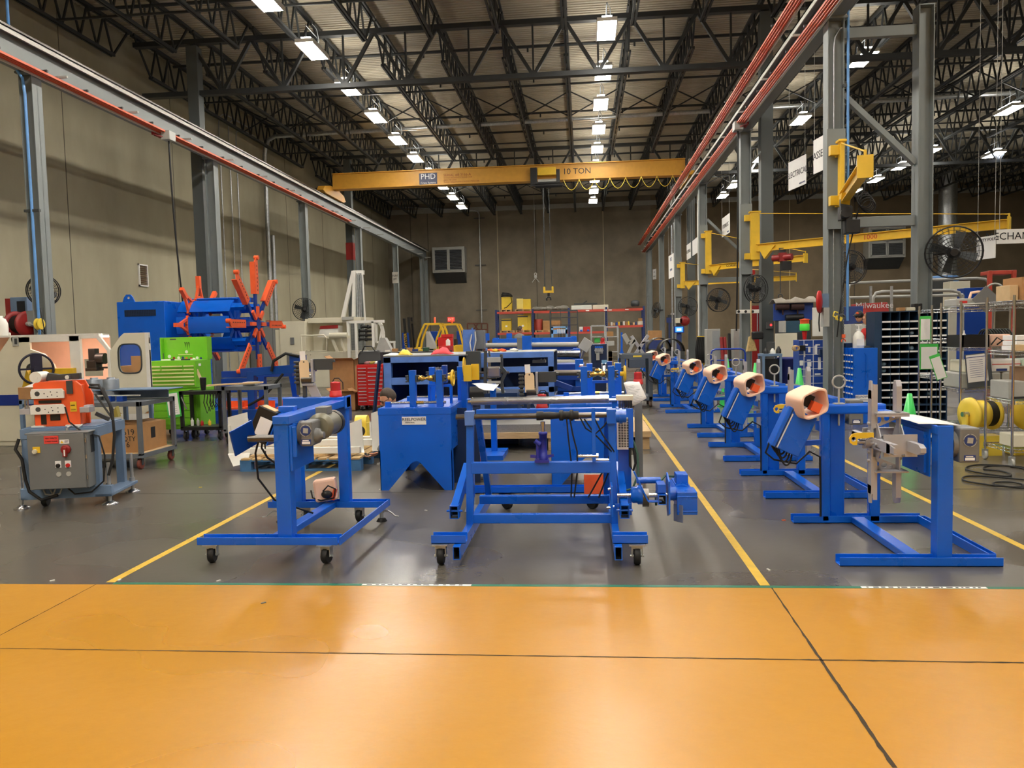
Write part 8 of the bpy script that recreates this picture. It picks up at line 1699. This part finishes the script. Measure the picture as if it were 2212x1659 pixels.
b = MB(); b.box((Xa,Ya,0.0),(Xb,Ya+0.015,zt)); b.box((Xa+0.02,Ya+0.015,0),(Xb,Yb,zt)); mO('case',b,BLUE,t,bev=0.004)
n = 11
for j in range(n):
 z0 = 0.05+(zt-0.07)*j/n; b = MB().box((Xa,Ya+0.02,z0),(Xa+0.02,Yb,z0+0.006)); sh = mO('shelf',b,BLUE,t)
 b = MB()
 for k in range(8): y = Ya+0.04+0.128*k; b.box((Xa-0.004,y,z0-0.004),(Xa,y+0.08,z0+0.02))
 mO('shelf_label',b,PAPER,sh)
for k in range(9):
 y = Ya+0.02+0.128*k; b = MB().box((Xa,y,0.03),(Xa+0.02,y+0.006,zt)); mO('divider',b,BLUE,t)
b = MB().box((Xa+0.03,Ya-0.003,P(1865,868,Ya).z),(Xb-0.0,Ya,P(1865,853,Ya).z)); lb_ = mO('end_label',b,SIGNW,t); b = MB(); q = P(1863,857,Ya); b.text('REELPOWER',(q.x,Ya-0.0045,q.z),XA,ZA,0.05); b.box((q.x-0.13,Ya-0.0045,q.z-0.045),(q.x+0.14,Ya-0.003,q.z-0.04)); b.box((q.x-0.13,Ya-0.0045,q.z-0.07),(q.x+0.14,Ya-0.003,q.z-0.066)); mO('lettering',b,BLINK,lb_)
b = MB().path([(4.6,Ya-0.01,zt-0.08),(4.63,Ya-0.015,zt-0.12),(4.63,Ya-0.015,zt-0.6),(4.61,Ya-0.01,zt-0.65)],0.008,6); mO('hanging_rod',b,BLUE,t)
q = Vec((4.57,13.55,zt)); t = thing('pump_bottle','large white pump bottle of hand cleaner on the bright blue cabinet','bottle',q)
b = MB().lathe(q,ZA,[(0.085,0),(0.09,0.01),(0.09,0.19),(0.06,0.25),(0.035,0.27),(0.03,0.29),(0.0,0.29)],20); mO('jug',b,WHITE,t); b = MB().tube(q+Vec((0,0,0.29)),q+Vec((0,0,0.38)),0.01,8); b.cb(q+Vec((0,0,0.385)),(0.1,0.03,0.016)); b.lathe(q+Vec((0,0,0.285)),ZA,[(0.035,0),(0.035,0.03)],12); mO('pump',b,PAPER,t); b = MB().box(q+Vec((-0.06,-0.093,0.04)),q+Vec((0.06,-0.088,0.15))); mO('label',b,PAPER,t)
b = MB().lathe((4.7,13.6,zt),ZA,[(0.11,0),(0.12,0.012),(0.06,0.03),(0.0,0.032)],18); one('jar_cover','black lid lying beside the pump bottle','lid',b,BLACK)
put('tool_tray','dark blue tool tray at the back of the bright blue cabinet','tray',4.46,4.75,13.85,14.25,zt-0.004,0.08,NAVY,0.01)
q = P(1778,700,13.75); t = thing('red_hose_reel','red disc hose reel on the side of the nearest crane column','hose reel',(XR-0.35,13.9,q.z))
c = P(1773,652,13.7); b = MB().lathe((c.x-0.02,13.75,c.z),Vec((1,-0.55,0)),[(0.05,0),(0.19,0.0),(0.19,0.03),(0.06,0.05)],24); mO('disc',b,RED,t); b = MB().box((c.x+0.05,13.8,c.z-0.1),(XR-0.13,13.95,c.z+0.14)); mO('bracket',b,GBLUE,t); b = MB().path([(c.x-0.02,13.7,c.z-0.18),(c.x-0.03,13.7,c.z-0.35),(c.x-0.02,13.7,c.z-0.5)],0.012,6); mO('hose',b,RUBBER,t)
a,c = P(1780,706,13.7),P(1793,664,13.7); b = MB().box((a.x,13.72,a.z),(c.x,13.9,c.z)); one('switch_box','grey switch box on the side of the nearest crane column','switch box',b,LGREY,bev=0.006)
q = P(1812,688,13.75); b = MB().cb((q.x,13.75,q.z),(0.1,0.05,0.07),0,RY(0.4)); b.path([(q.x-0.02,13.76,q.z),(q.x-0.09,13.77,q.z+0.05),(q.x-0.06,13.78,q.z+0.12),(q.x,13.8,q.z+0.1)],0.012,6); one('pendant_control','yellow pendant control hanging at the nearest crane column','pendant',b,[YEL2])
q0,q1 = P(1822,500,13.6),P(1822,730,13.6); t = thing('load_chain','hanging load chain with a small hook at the nearest crane column','chain',(q1.x,13.6,q1.z)); b = MB(); k = 0; z = q1.z
while z < q0.z: b.ring((q1.x,13.6,z),(1,0,0) if k % 2 else (0,1,0),0.011,0.004,8,4); z += 0.024; k += 1
mO('chain_link',b,DGREY,t); t.children[0]['kind'] = 'stuff'; b = MB().ring((q1.x,13.6,q1.z-0.05),YA,0.03,0.009,14,6,0,-0.4,3.8); b.box((q1.x-0.025,13.58,q1.z-0.0),(q1.x+0.025,13.62,q1.z+0.06)); mO('hook',b,ORANGE,t)
t = root('tool_board','blue pegboard cabinet with white tool outlines, left of the nearest crane column','tool board',1755,800,14.6,z=0); Y = 14.6; a,c = P(1726,735,Y),P(1784,735,Y)
TB = mat('tool_board_blue',(32,68,150),0.4,0,0.05)
b = MB().box((a.x,Y,0),(c.x,Y+0.4,a.z)); mO('board',b,TB,t,bev=0.006); b = MB()
for k in range(10): z = 0.2+a.z*0.85*k/9; b.box((a.x,Y-0.004,z),(c.x,Y,z+0.008))
for px in (1736,1756,1778): x = P(px,780,Y).x; b.box((x,Y-0.004,0.1),(x+0.01,Y,a.z))
mO('grid_line',b,PAPER,t); r = random.Random(6); b = MB()
for (px,py,w_,h_) in ((1742,745,0.05,0.03),(1766,745,0.08,0.02),(1748,755,0.04,0.1),(1762,756,0.05,0.16),(1738,765,0.02,0.1),(1747,778,0.07,0.02),(1731,784,0.06,0.09),(1748,787,0.07,0.08),(1770,785,0.05,0.22),(1766,808,0.1,0.025)):
 q = P(px,py,Y); b.box((q.x-w_/2,Y-0.008,q.z-h_/2),(q.x+w_/2,Y-0.004,q.z+h_/2))
mO('tool_outline',b,PAPER,t)
q = P(1777,762,Y-0.1); b = MB().cb((q.x,Y-0.09,q.z),(0.12,0.12,0.14)); b.bar((q.x,Y-0.09,q.z+0.06),(q.x+0.05,Y-0.09,q.z+0.13),0.03,0.03); one('hand_tool','dark blue power tool hanging on the blue tool board','tool',b,NAVY,bev=0.015)
q = P(1734,752,Y-0.1); b = MB().cb((q.x,Y-0.07,q.z),(0.11,0.06,0.1)); one('pouch','black pouch hanging on the blue tool board','pouch',b,BLACK,bev=0.012)
b = MB()
for k in range(4): b.ring((q.x-0.12+0.01*k,Y-0.05-0.015*k,q.z),YA,0.05-0.004*k,0.008,14,5)
one('rope_coil','yellow rope coil hanging on the blue tool board','rope',b,CARD2)
t = root('work_bench','cream topped work bench with a blue back board, beyond the second crane column','bench',1720,760,19.5,z=0)
pbo(t,'back_panel',(1676,720,1722,770),19.5,0.1,CREAM); pbo(t,'bench_case',(1672,738,1790,800),19.7,0.8,DGREY); pbo(t,'side_panel',(1757,664,1788,726),19.4,0.1,WHITE); pbo(t,'tool_case',(1697,693,1735,718),19.6,0.5,mat('teal_case',(40,74,96),0.4,0,0.05)); pbo(t,'case_edge',(1693,693,1698,718),19.55,0.5,LGREY)
t2 = root('peg_board','dark blue peg board with brushes hanging on it, above the cream bench','peg board',1715,690,21.0,z=0); pbo(t2,'board',(1671,655,1757,692),21.0,0.06,TB); pbo(t2,'stand',(1675,692,1752,780),21.02,0.05,DGREY)
for i,px in enumerate((1690,1722)):
 b = MB().tube(P(px-14,663,20.9),P(px+14,663,20.9),0.09,10); b.tube(P(px+1,663,20.88),P(px+1,680,20.88),0.02,6); one('push_broom','dark bristled push broom head on the peg board, %s of two' % ('first' if i == 0 else 'second'),'broom',b,mat('bristle',(58,36,34),0.9,0,0.2,40))
b = MB().tube(P(1697,687,20.8),P(1735,685,20.8),0.09,10); one('tool_bag','long dark tool bag below the push brooms','bag',b,BLACK)
r = random.Random(12)
t = root('cloth_heap','pale folded tarpaulin lying on top of the blue peg board frame','tarpaulin',1720,650,21.3); b = MB(); z0 = P(1715,655,21.0).z; rows = []
for i in range(5): rows.append([(P(1671+10*j,650,21).x,20.8+0.18*i,z0+0.02+0.16*math.sin(PI*i/4)*r.uniform(0.5,1)) for j in range(10)])
b.sheet(rows); mO('tarpaulin',b,mat('tarpaulin',(166,158,146),0.8,0,0.1),t,solid=0.02)
q = P(1738,705,18.6); t = thing('spray_bottle','bright green bottle with an orange top, hung before the cream bench','bottle',(q.x,18.6,q.z-0.25)); b = MB().lathe((q.x,18.6,q.z-0.1),ZA,[(0.1,0),(0.11,0.02),(0.11,0.14),(0.1,0.16)],16); mO('bottle',b,mat('fluor_green',(90,240,80),0.4,0,0),t); b = MB().lathe((q.x,18.6,q.z+0.06),ZA,[(0.1,0),(0.1,0.08),(0.12,0.1),(0.0,0.12)],16); mO('top',b,ORANGE,t); b = MB().lathe((q.x,18.6,q.z-0.3),ZA,[(0.04,0),(0.06,0.2)],12); mO('stem',b,RED,t)
q0 = P(1698,800,18.6); t = thing('waste_bin','round dark blue plastic bin beside the blue trolley table','bin',(q0.x,18.6,0)); zt = P(1698,772,18.6).z; b = MB().lathe((q0.x,18.6,0),ZA,[(0.2,0),(0.235,zt-0.06),(0.26,zt-0.05),(0.26,zt),(0.23,zt),(0.22,zt-0.1),(0.0,zt-0.12)],26); mO('bin_body',b,mat('bin_blue',(34,44,120),0.45,0,0.05),t)
t = root('blue_table','blue steel table with a tape gun and cables on top, before the round bin','table',1660,800,18.0,z=0); a,c = P(1647,765,18),P(1690,765,18)
b = MB().box((a.x,18,a.z-0.05),(c.x,18.5,a.z)); mO('table_top',b,GBLUE,t)
for (x,y) in ((a.x+0.03,18.03),(c.x-0.03,18.03),(a.x+0.03,18.47),(c.x-0.03,18.47)):
 b = MB().bar((x,y,0),(x,y,a.z-0.05),0.05,0.05); mO('leg',b,GBLUE,t)
b = MB().box((a.x+0.08,18.1,0.2),(c.x-0.06,18.45,a.z-0.12)); mO('stored_tools',b,BLACK,t)
for i,(px,m_,h) in enumerate(((1656,BLACK,0.14),(1670,WHITE,0.12),(1683,BLACK,0.16))):
 q = P(px,765,18.2); b = MB().lathe((q.x,18.25,a.z+0.001),ZA,[(0.06,0),(0.06,h*0.5),(0.03,h*0.8),(0.02,h)],12); one('bench_tool',('dark sander','white tape gun','dark drill')[i]+' on the blue steel table','tool',b,m_)
q = P(1612,672,21.0); t = thing('tool_rail','white tool holder rail on the second crane column','rail',(q.x,21.0,q.z)); b = MB().pb(1591,669,1640,677,20.95,0.1); mO('rail',b,WHITE,t,bev=0.006)
b = MB()
for px in (1596,1611,1626): b.lathe(P(px,673,20.93),YA,[(0.035,0),(0.035,0.03)],10)
mO('grip',b,BLACK,t)
t = root('corn_broom','corn broom with a wooden handle hanging by the second crane column','broom',1624,740,20.8); b = MB().tube(P(1622,650,20.8),P(1623,728,20.8),0.018,8); mO('handle',b,WOOD,t)
b = MB().prism([P(1619,727,20.75),P(1628,727,20.75),P(1636,758,20.75),P(1613,760,20.75)],(0,0.14,0)); mO('bristles',b,mat('corn_straw',(196,170,116),0.9,0,0.15,30),t,bev=0.02)
t = root('dust_pan','black long handled dust pan hanging by the corn broom','dust pan',1637,725,20.7); b = MB().tube(P(1636,676,20.7),P(1636,716,20.7),0.012,6); mO('handle',b,ZINC,t); b = MB().pb(1626,716,1650,733,20.6,0.3); mO('pan',b,BLACK,t,bev=0.03)
q = P(1663,702,21.7); b = MB().box((q.x-0.08,21.7,q.z-0.1),(q.x+0.08,21.79,q.z+0.08)); t = thing('alarm_box','grey box with a red light on the dark building column','box',(q.x,21.7,q.z-0.1)); mO('case',b,GREY,t,bev=0.006); b = MB().lathe((q.x+0.03,21.69,q.z+0.0),YA,[(0.03,0),(0.03,0.02)],12); mO('red_light',b,mat('red_light',(255,60,60),0.3,0,0,emit=2.0),t)
pbq = root('vending_cabinet','dark red cabinet standing behind the second crane column','cabinet',1640,720,23.5,z=0); pbo(pbq,'case',(1624,660,1650,760),23.5,0.6,DRED); pbo(pbq,'side',(1640,658,1652,700),23.4,0.05,RB)
for i,(r_,lb) in enumerate((((1527,711,1556,800),'first'),((1585,711,1606,800),'second'))):
 t = root('locker','light grey steel locker behind the blue hand trolley, %s of two' % lb,'locker',r_[0],790,24.5,z=0); a,c = P(r_[0],r_[1],24.5),P(r_[2],r_[1],24.5); b = MB().box((a.x,24.5,0),(c.x,25.0,a.z)); mO('case',b,LGREY,t,bev=0.01)
 b = MB().box((a.x+0.16,24.49,0.1),(c.x-0.02,24.5,a.z-0.06)); mO('door',b,mat('locker_grey',(150,156,158),0.4,0,0.04),t)
for i,(px,m_,lb) in enumerate(((1560,DRED,'red'),(1567,DRED,'second red'),(1574,BLACK,'black'))):
 b = MB().bar(P(px-2+3*(i == 2),728-8*(i == 2),24.3),(P(px+4,800,24.1).x,24.1,0.05),0.09,0.08,0,YA); one('rolled_mat',lb+' rolled mat leaning between the grey lockers','mat',b,m_,bev=0.02)
t = root('hand_trolley','blue tube hand trolley with a flat deck behind the row of stands','trolley',1573,800,17.9,z=0); a = P(1536,805,17.9); c = P(1610,805,17.9); zt = P(1573,754,17.9).z; TBL = mat('trolley_blue',(26,60,160),0.35,0,0.05)
b = MB().path([(a.x,17.9,0.2),(a.x,17.9,zt-0.1),(a.x+0.03,17.9,zt-0.03),(a.x+0.1,17.9,zt),(c.x-0.1,17.9,zt),(c.x-0.03,17.9,zt-0.03),(c.x,17.9,zt-0.1),(c.x,17.9,0.2)],0.02,8); b.tube((a.x,17.9,zt-0.25),(c.x,17.9,zt-0.25),0.016,8); mO('handle_frame',b,TBL,t)
b = MB().box((a.x-0.02,17.9,0.17),(c.x+0.02,19.1,0.21)); mO('deck',b,TBL,t)
for (x,y) in ((a.x+0.08,18.0),(c.x-0.08,18.0),(a.x+0.08,19.0),(c.x-0.08,19.0)): caster(t,x,y,0.17,0.06)
t = root('hose_hank','hank of thick black hoses hanging beyond the stands','hoses',1515,760,26.0)
for i in range(6):
 b = MB().path([P(1508+4*i,728,26),P(1504+4*i,755,26),P(1506+4.5*i,782,26),P(1511+4*i,784,26),P(1512+4*i,755,26)],0.045,6); mO('hose',b,RUBBER,t)
b = MB().bar(P(1506,728,26.1),P(1534,728,26.1),0.06,0.06); b.bar(P(1520,728,26.1),(P(1520,728,26.1).x,26.1,0),0.06,0.06); mO('hanger_post',b,YEL,t)
t = root('kiosk','computer kiosk with a glowing blue screen by the fourth crane column','kiosk',1467,740,34.5,z=0); pbo(t,'pedestal',(1463,719,1472,760),34.6,0.3,RB); pbo(t,'monitor',(1456,705,1478,719),34.5,0.15,BLUE2); b = MB().pb(1459,706.5,1475,717,34.49,0.01); mO('screen',b,mat('blue_screen',(60,140,250),0.3,0,0,emit=1.6),t)
b = MB().pb(1462,709,1472,715,34.48,0.008); mO('screen_window',b,mat('screen_white',(200,200,255),0.3,0,0,emit=1.2),t)
q = P(1466,692,35.5); b = MB().pb(1459,687,1474,698,35.5,0.2); one('control_keypad','cream control panel on the fourth crane column','panel',b,CREAM,bev=0.01)
q = P(1480,693,35.4); b = MB().lathe((q.x,35.5,q.z),YA,[(0.05,0),(0.22,0.0),(0.22,0.05),(0.05,0.08)],20); one('red_hose_reel','dark red hose reel on the fourth crane column','hose reel',b,DRED)
t = root('exit_door','dark door with a sign at the end wall, between the far columns','door',1450,730,52.8,z=0); pbo(t,'door_leaf',(1443,680,1459,740),52.8,0.1,DGREY); pbo(t,'door_sign',(1449,676,1459,680),52.7,0.05,SIGNW)
b = MB().pb(1440,686,1453,697,45,0.1); b2 = one('notice_board','dark blue notice board on a stand near the fifth crane column','board',b.bar(P(1446,697,45.05),(P(1446,697,45).x,45.05,0),0.06,0.06),RB)
for i,(px,py,R_) in enumerate(((1425,748,24),(1452,752,26))):
 Y = 24.0-0.9*i; q = P(px,py,Y); Rm = R_/1696*Y; b = MB(); n = 14; rows = []
 for dy in (0,0.9): rows.append([(q.x+Rm*math.cos(PI*k/n),Y+dy,q.z-0.1+Rm*math.sin(PI*k/n)) for k in range(n+1)])
 t = thing('steel_shell','curved dark steel half shell behind the stands, %s of two' % ('farther' if i == 0 else 'nearer'),'shell',(q.x,Y,0)); b.sheet(rows); mO('shell',b,mat('dark_shell',(58,54,46),0.4,0.5,0.1),t,solid=0.02)
 b = MB().box((q.x-Rm,Y,0),(q.x+Rm,Y+0.9,q.z-0.1)); mO('cradle',b,DGREY,t)
for i,(r_,Y,lb) in enumerate((((1402,714,1430,735),30.0,'upper brown carton behind the steel half shells'),((1402,735,1422,760),30.2,'lower brown carton behind the steel half shells'))):
 b = MB().pb(*r_,Y,0.6)
 if i == 1: b.box((b.v[0][0],Y,0),(b.v[1][0],Y+0.6,b.v[4][2]))
 one('carton',lb,'box',b,CARD,bev=0.005)
b = MB().box((P(1400,735,30).x,30.0,0),(P(1432,735,30).x,30.9,P(1415,735,30).z)); one('carton_stand','dark stand under the brown cartons behind the half shells','stand',b,RB)
t = root('blue_stand','tall blue A shaped post left of the grey reel arms','post',1346,780,20.0,z=0); b = MB().prism([P(1335,780,20),P(1353,780,20),P(1345,755,20),P(1345,718,20),P(1341,718,20),P(1341,755,20)],(0,0.1,0)); b.bar((P(1344,780,20).x,20.05,0),(P(1344,780,20).x,20.05,P(1344,778,20).z),0.2,0.1); mO('post',b,BLUE,t)
t = root('guard_rail','grey tube guard rails behind the navy pigeonhole cabinet','rail',1950,660,24.0,z=0)
for (pts_,Y) in ((((1832,625),(1836,614),(1845,611),(2110,601),(2128,603),(2138,612),(2141,660)),26.0),(((1885,690),(1886,645),(1892,633),(1905,630),(2055,627),(2072,632),(2077,645),(2078,690)),24.0),(((1834,643),(2080,637)),24.5)):
 b = MB().path([P(x,y,Y) for (x,y) in pts_],0.045,8)
 for (x,y) in (pts_[0],pts_[-1]): q = P(x,y,Y); b.tube((q.x,Y,0),q,0.045,8)
 mO('rail_tube',b,LGREY,t)
for px in (1881,1926): b = MB(); q = P(px,618,23.5); b.bar((q.x,23.5,0),(q.x,23.5,q.z),0.06,0.06); mO('rail_post',b,ZINC,t)
t = root('milling_cover','large red metal cover with a white logo, behind the two people','cover',1890,680,21.0,z=0); b = MB().prism([P(1858,675,21),P(1921,675,21),P(1917,653,21),P(1855,656,21)],(0,0.6,0)); b.box((P(1858,675,21).x,21,0),(P(1921,675,21).x,21.6,P(1890,674,21).z)); mO('cover',b,mat('tool_red',(196,66,64),0.4,0,0.05),t,bev=0.01)
q = P(1889,660,20.97); b = MB().text('Milwaukee',q,XA,ZA,0.22); mO('lettering',b,WINK,t)
for i,(r_,Y,m_,nm,lb) in enumerate((((1990,606,2060,640),30.0,DGREY,'machine_guard','dark machine guard far behind the wire racks'),((2052,608,2096,634),27.0,CREAM,'machine_cover','pale machine cover far behind the wire racks'),((2084,622,2140,690),25.0,BLUE2,'blue_screen_panel','dark blue panel behind the wire racks'),((1830,662,1865,700),19.5,BLINK,'tool_wall','dark blue tool wall behind the two people'),((1838,700,1892,740),17.6,LGREY,'grey_crate','grey crates behind the bright blue cabinet'),((1868,703,1893,752),16.4,LGREY,'grey_tote','tall grey tote behind the pump bottle'),((2138,585,2190,590),22.0,RO,'orange_beam','orange rack beam above the cream carton'))):
 b = MB(); a,c = P(r_[0],r_[1],Y),P(r_[2],r_[1],Y); b.box((a.x,Y,0 if i != 6 else a.z-0.1),(c.x,Y+0.5,a.z))
 if i == 6: b.bar((a.x,Y,0),(a.x,Y,a.z),0.1,0.1); b.bar((c.x,Y,0),(c.x,Y,a.z),0.1,0.1)
 one(nm,lb,nm.split('_')[-1],b,m_,bev=0.01)
b = MB().lathe((P(2033,590,40).x,40.0,P(2033,597,40).z-0.6),ZA,[(0.75,0),(0.75,0.55),(0.7,0.6),(0,0.6)],20); b.box((P(2033,590,40).x-0.8,39.6,0),(P(2033,590,40).x+0.8,40.4,P(2033,597,40).z-0.6)); one('blue_tank','blue round tank behind the big fan, far off','tank',b,mat('tank_blue',(54,96,140),0.5,0,0.06))
GC = mat('green_cone_plastic',(64,200,96),0.3,0,0.03)
for i,(px,pyt,pyb,Y) in enumerate(((1965,850,908,10.4),(1727,795,840,14.2),(1570,774,812,16.6),(1632,784,818,16.0))):
 a = P(px,pyt,Y); b = MB().lathe((a.x,Y,0.0),ZA,[(0.2,0),(0.2,0.02)],4); b.lathe((a.x,Y,0.02),ZA,[(0.16,0),(0.028,a.z-0.02),(0.02,a.z-0.02)],22); one('traffic_cone',('green cone behind the coiler head of the nearest stand','green cone behind the foam wrap of the second nearest stand','green cone between the far rings','green cone right of the far hand trolley')[i],'cone',b,GC)
# ================================================================== PEOPLE
def skin_body(name,verts,edges,radii,m,parent):
 me = bpy.data.meshes.new(name); off = Vec(parent.location); me.from_pydata([Vec(v)-off for v in verts],edges,[]); o = bpy.data.objects.new(name,me); COL.objects.link(o); o.parent = parent
 s = o.modifiers.new('skin','SKIN'); s.use_smooth_shade = True
 for i,r_ in enumerate(radii): me.skin_vertices[0].data[i].radius = (r_,r_)
 for i in range(len(verts)): me.skin_vertices[0].data[i].use_root = (i == 0)
 sb = o.modifiers.new('sub','SUBSURF'); sb.levels = 2; sb.render_levels = 2; me.materials.append(m); return o
def head(parent,c,fwd,hair,cap=None,glasses=False,bald=0.0):
 c = Vec(c); f = Vec(fwd).normalized(); s = f.cross(ZA).normalized(); u = s.cross(f); Rm = Matrix((s,f,u)).transposed()
 b = MB().ball(c,0.1,0,(0.78,0.95,1.12),20,14,Rm); b.ball(c+f*0.03-u*0.05,0.075,0,(0.8,0.85,0.9),14,10,Rm)
 b.ball(c+f*0.1-u*0.015,0.018,0,(0.8,1.1,1.4),8,6,Rm)
 for k in (-1,1): b.ball(c+s*(0.08*k)-u*0.01,0.026,0,(0.4,0.8,1.2),8,6,Rm)
 b.ball(c+f*0.088-u*0.055,0.02,0,(1.4,0.5,0.35),8,5,Rm)
 h = mO('head',b,SKIN,parent)
 b = MB()
 for k in (-1,1): b.ball(c+f*0.086+s*(0.033*k)+u*0.012,0.011,0,(1.2,0.6,0.7),8,5,Rm)
 mO('eye',b,INK,h)
 b = MB().ball(c-f*0.018+u*0.02,0.108,0,(0.8,0.93,1.08),20,12,Rm)
 b.v = [v for v in b.v]; cut = []
 for i,v in enumerate(b.v):
  d = Vec(v)-c
  if d.dot(f) > 0.03 and d.dot(u) < 0.065: b.v[i] = tuple(Vec(v)-f*(d.dot(f)-0.03)*1.0-d.normalized()*0.012)
  if d.dot(u) < -0.06: b.v[i] = tuple(c+d*0.75)
 mO('hair',b,hair,parent)
 if cap is not None:
  b = MB().ball(c+u*0.035,0.113,0,(0.85,0.98,0.85),18,10,Rm); b.cb(c+f*0.14+u*0.05,(0.15,0.12,0.012),0,Rm); mO('cap',b,cap,parent); b = MB().ball(c+f*0.1+u*0.09,0.03,0,(1.2,0.3,0.8),8,5,Rm); mO('cap_badge',b,ORANGE,parent)
 if glasses:
  b = MB()
  for k in (-1,1): b.ring(c+f*0.098+s*(0.035*k)+u*0.01,f,0.024,0.003,14,5); b.path([c+f*0.098+s*(0.06*k)+u*0.01,c+s*(0.083*k)+u*0.01],0.003,5)
  mO('glasses',b,BLACK,parent)
def fingers(parent,wrist,d,side,m=SKIN,curl=0.5):
 d = Vec(d).normalized(); side = Vec(side).normalized(); n = d.cross(side); w_ = Vec(wrist); b = MB()
 b.ball(w_+d*0.05,0.045,0,(0.95,1.2,0.45),12,8,Matrix((side,d,n)).transposed())
 for i,(o_,L) in enumerate(((-0.032,0.068),(-0.011,0.08),(0.011,0.076),(0.031,0.06))):
  p = w_+d*0.09+side*o_; p1 = p+d*L*0.5-n*L*0.12*curl; p2 = p1+d*L*0.35-n*L*0.35*curl; p3 = p2+d*L*0.15-n*L*0.3*curl; b.path([p,p1,p2,p3],0.0085,8); b.ball(p3,0.0085,0,(1,1,1),8,6)
 p = w_+d*0.03-side*0.035; b.path([p,p+d*0.03-side*0.025-n*0.01,p+d*0.055-side*0.025-n*0.02],0.0095,8); b.ball(p+d*0.055-side*0.025-n*0.02,0.0095,0,(1,1,1),8,6); return mO('hand',b,m,parent)
hd = P(838,861,9.55); t = thing('person','crouching man in a grey shirt with dark hair and glasses beside the notched bench','person',(hd.x+0.3,9.7,0))
nk = hd+Vec((0.1,0.05,-0.06)); ch = hd+Vec((0.26,0.1,-0.1)); pv = hd+Vec((0.62,0.16,-0.2))
lh = P(806,985,9.45)
V = [pv,ch+Vec((0.16,0.04,-0.03)),ch,nk,ch+Vec((-0.02,-0.19,-0.04)),hd+Vec((0.12,-0.14,-0.36)),lh+Vec((0.06,0.02,0.06)),ch+Vec((0,0.2,-0.04)),hd+Vec((0.15,0.3,-0.4)),hd+Vec((0.0,0.3,-0.6))]
skin_body('torso',V,[(0,1),(1,2),(2,3),(2,4),(4,5),(5,6),(2,7),(7,8),(8,9)],[0.15,0.16,0.15,0.055,0.075,0.05,0.034,0.075,0.05,0.036],CLOTHG,t)
JEAN = mat('dark_jeans',(40,48,66),0.85,0,0.1,20)
kz = pv.z-0.42
V = [pv,pv+Vec((0.0,-0.11,-0.04)),Vec((pv.x-0.38,pv.y-0.14,0.42)),Vec((pv.x-0.12,pv.y-0.16,0.1)),Vec((pv.x-0.26,pv.y-0.18,0.05)),pv+Vec((0.0,0.11,-0.04)),Vec((pv.x-0.36,pv.y+0.14,0.12)),Vec((pv.x+0.05,pv.y+0.15,0.09)),Vec((pv.x+0.16,pv.y+0.15,0.07))]
skin_body('trousers',V,[(0,1),(1,2),(2,3),(3,4),(0,5),(5,6),(6,7),(7,8)],[0.15,0.1,0.07,0.05,0.045,0.1,0.075,0.055,0.05],JEAN,t)
head(t,hd,(-0.72,-0.45,-0.5),HAIRD,None,True)
fingers(t,lh+Vec((0.06,0.02,0.04)),(-0.75,-0.1,-0.35),(0,1,-0.2))
fp = lh+Vec((-0.06,-0.01,-0.01)); tt = thing('flashlight','small lit flashlight held by the crouching man','flashlight',fp); dl = Vec((-0.55,0.6,0.35)).normalized()
b = MB().tube(fp-dl*0.05,fp+dl*0.05,0.014,12); b.tube(fp+dl*0.05,fp+dl*0.075,0.014,12,0.02); mO('barrel',b,BLACK,tt); b = MB().lathe(fp+dl*0.075,dl,[(0.017,0),(0.017,0.002)],12); mO('lens',b,mat('torch_lens',(230,250,255),0.2,0,0,emit=60.0),tt)
def stander(label,hp,fwd,shirt,hair,cap=None,glasses=False,bend=0.0):
 hp = Vec(hp); f = Vec(fwd).normalized(); f.z = 0; s = Vec((f.y,-f.x,0)).normalized(); t = thing('person',label,'person',(hp.x,hp.y,0))
 nk = hp-Vec((0,0,0.13))-f*0.02; sh = nk-Vec((0,0,0.1))-f*bend*0.3; pv = Vec((hp.x,hp.y,hp.z-0.72))-f*(0.05+bend)
 V = [pv+Vec((0,0,0.05)),(pv+sh)/2,sh,nk]+[sh+s*0.19,sh+s*0.23-Vec((0,0,0.27))+f*0.04,sh+s*0.18-Vec((0,0,0.36))+f*0.26,sh-s*0.19,sh-s*0.23-Vec((0,0,0.27))+f*0.04,sh-s*0.18-Vec((0,0,0.36))+f*0.26]
 skin_body('shirt',V,[(0,1),(1,2),(2,3),(2,4),(4,5),(5,6),(2,7),(7,8),(8,9)],[0.15,0.15,0.14,0.055,0.07,0.05,0.035,0.07,0.05,0.035],shirt,t)
 V = [pv]; E = []; R_ = [0.15]
 for k in (-1,1):
  i = len(V); V += [pv+s*0.1*k-Vec((0,0,0.08)),pv+s*0.1*k+Vec((0,0,-0.45))+f*0.02,Vec((pv.x,pv.y,0.08))+s*0.1*k,Vec((pv.x,pv.y,0.04))+s*0.11*k+f*0.14]; E += [(0,i),(i,i+1),(i+1,i+2),(i+2,i+3)]; R_ += [0.1,0.07,0.05,0.042]
 skin_body('trousers',V,E,R_,JEAN,t); head(t,hp,f+Vec((0,0,-0.15)),hair,cap,glasses)
 for k in (-1,1): fingers(t,sh+s*0.18*k-Vec((0,0,0.36))+f*0.26,f,s*k)
 return t
hp = P(1875,689,16.6); stander('man with short light brown hair in a red shirt behind the bright blue cabinet',hp,(-0.75,0.66,0),CLOTHR,HAIRB,None,True)
hp = P(1856,684,18.3); stander('person in a black cap facing away behind the man in the red shirt',hp,(-0.6,-0.8,0),mat('black_shirt',(36,34,36),0.85,0,0.08),HAIRD,BLACK)
hp = P(1124,712,28.0); stander('person in a grey shirt bending behind the long blue roller machine',hp,(0.7,0.6,0),CLOTHG,HAIRD,None,False,0.1)
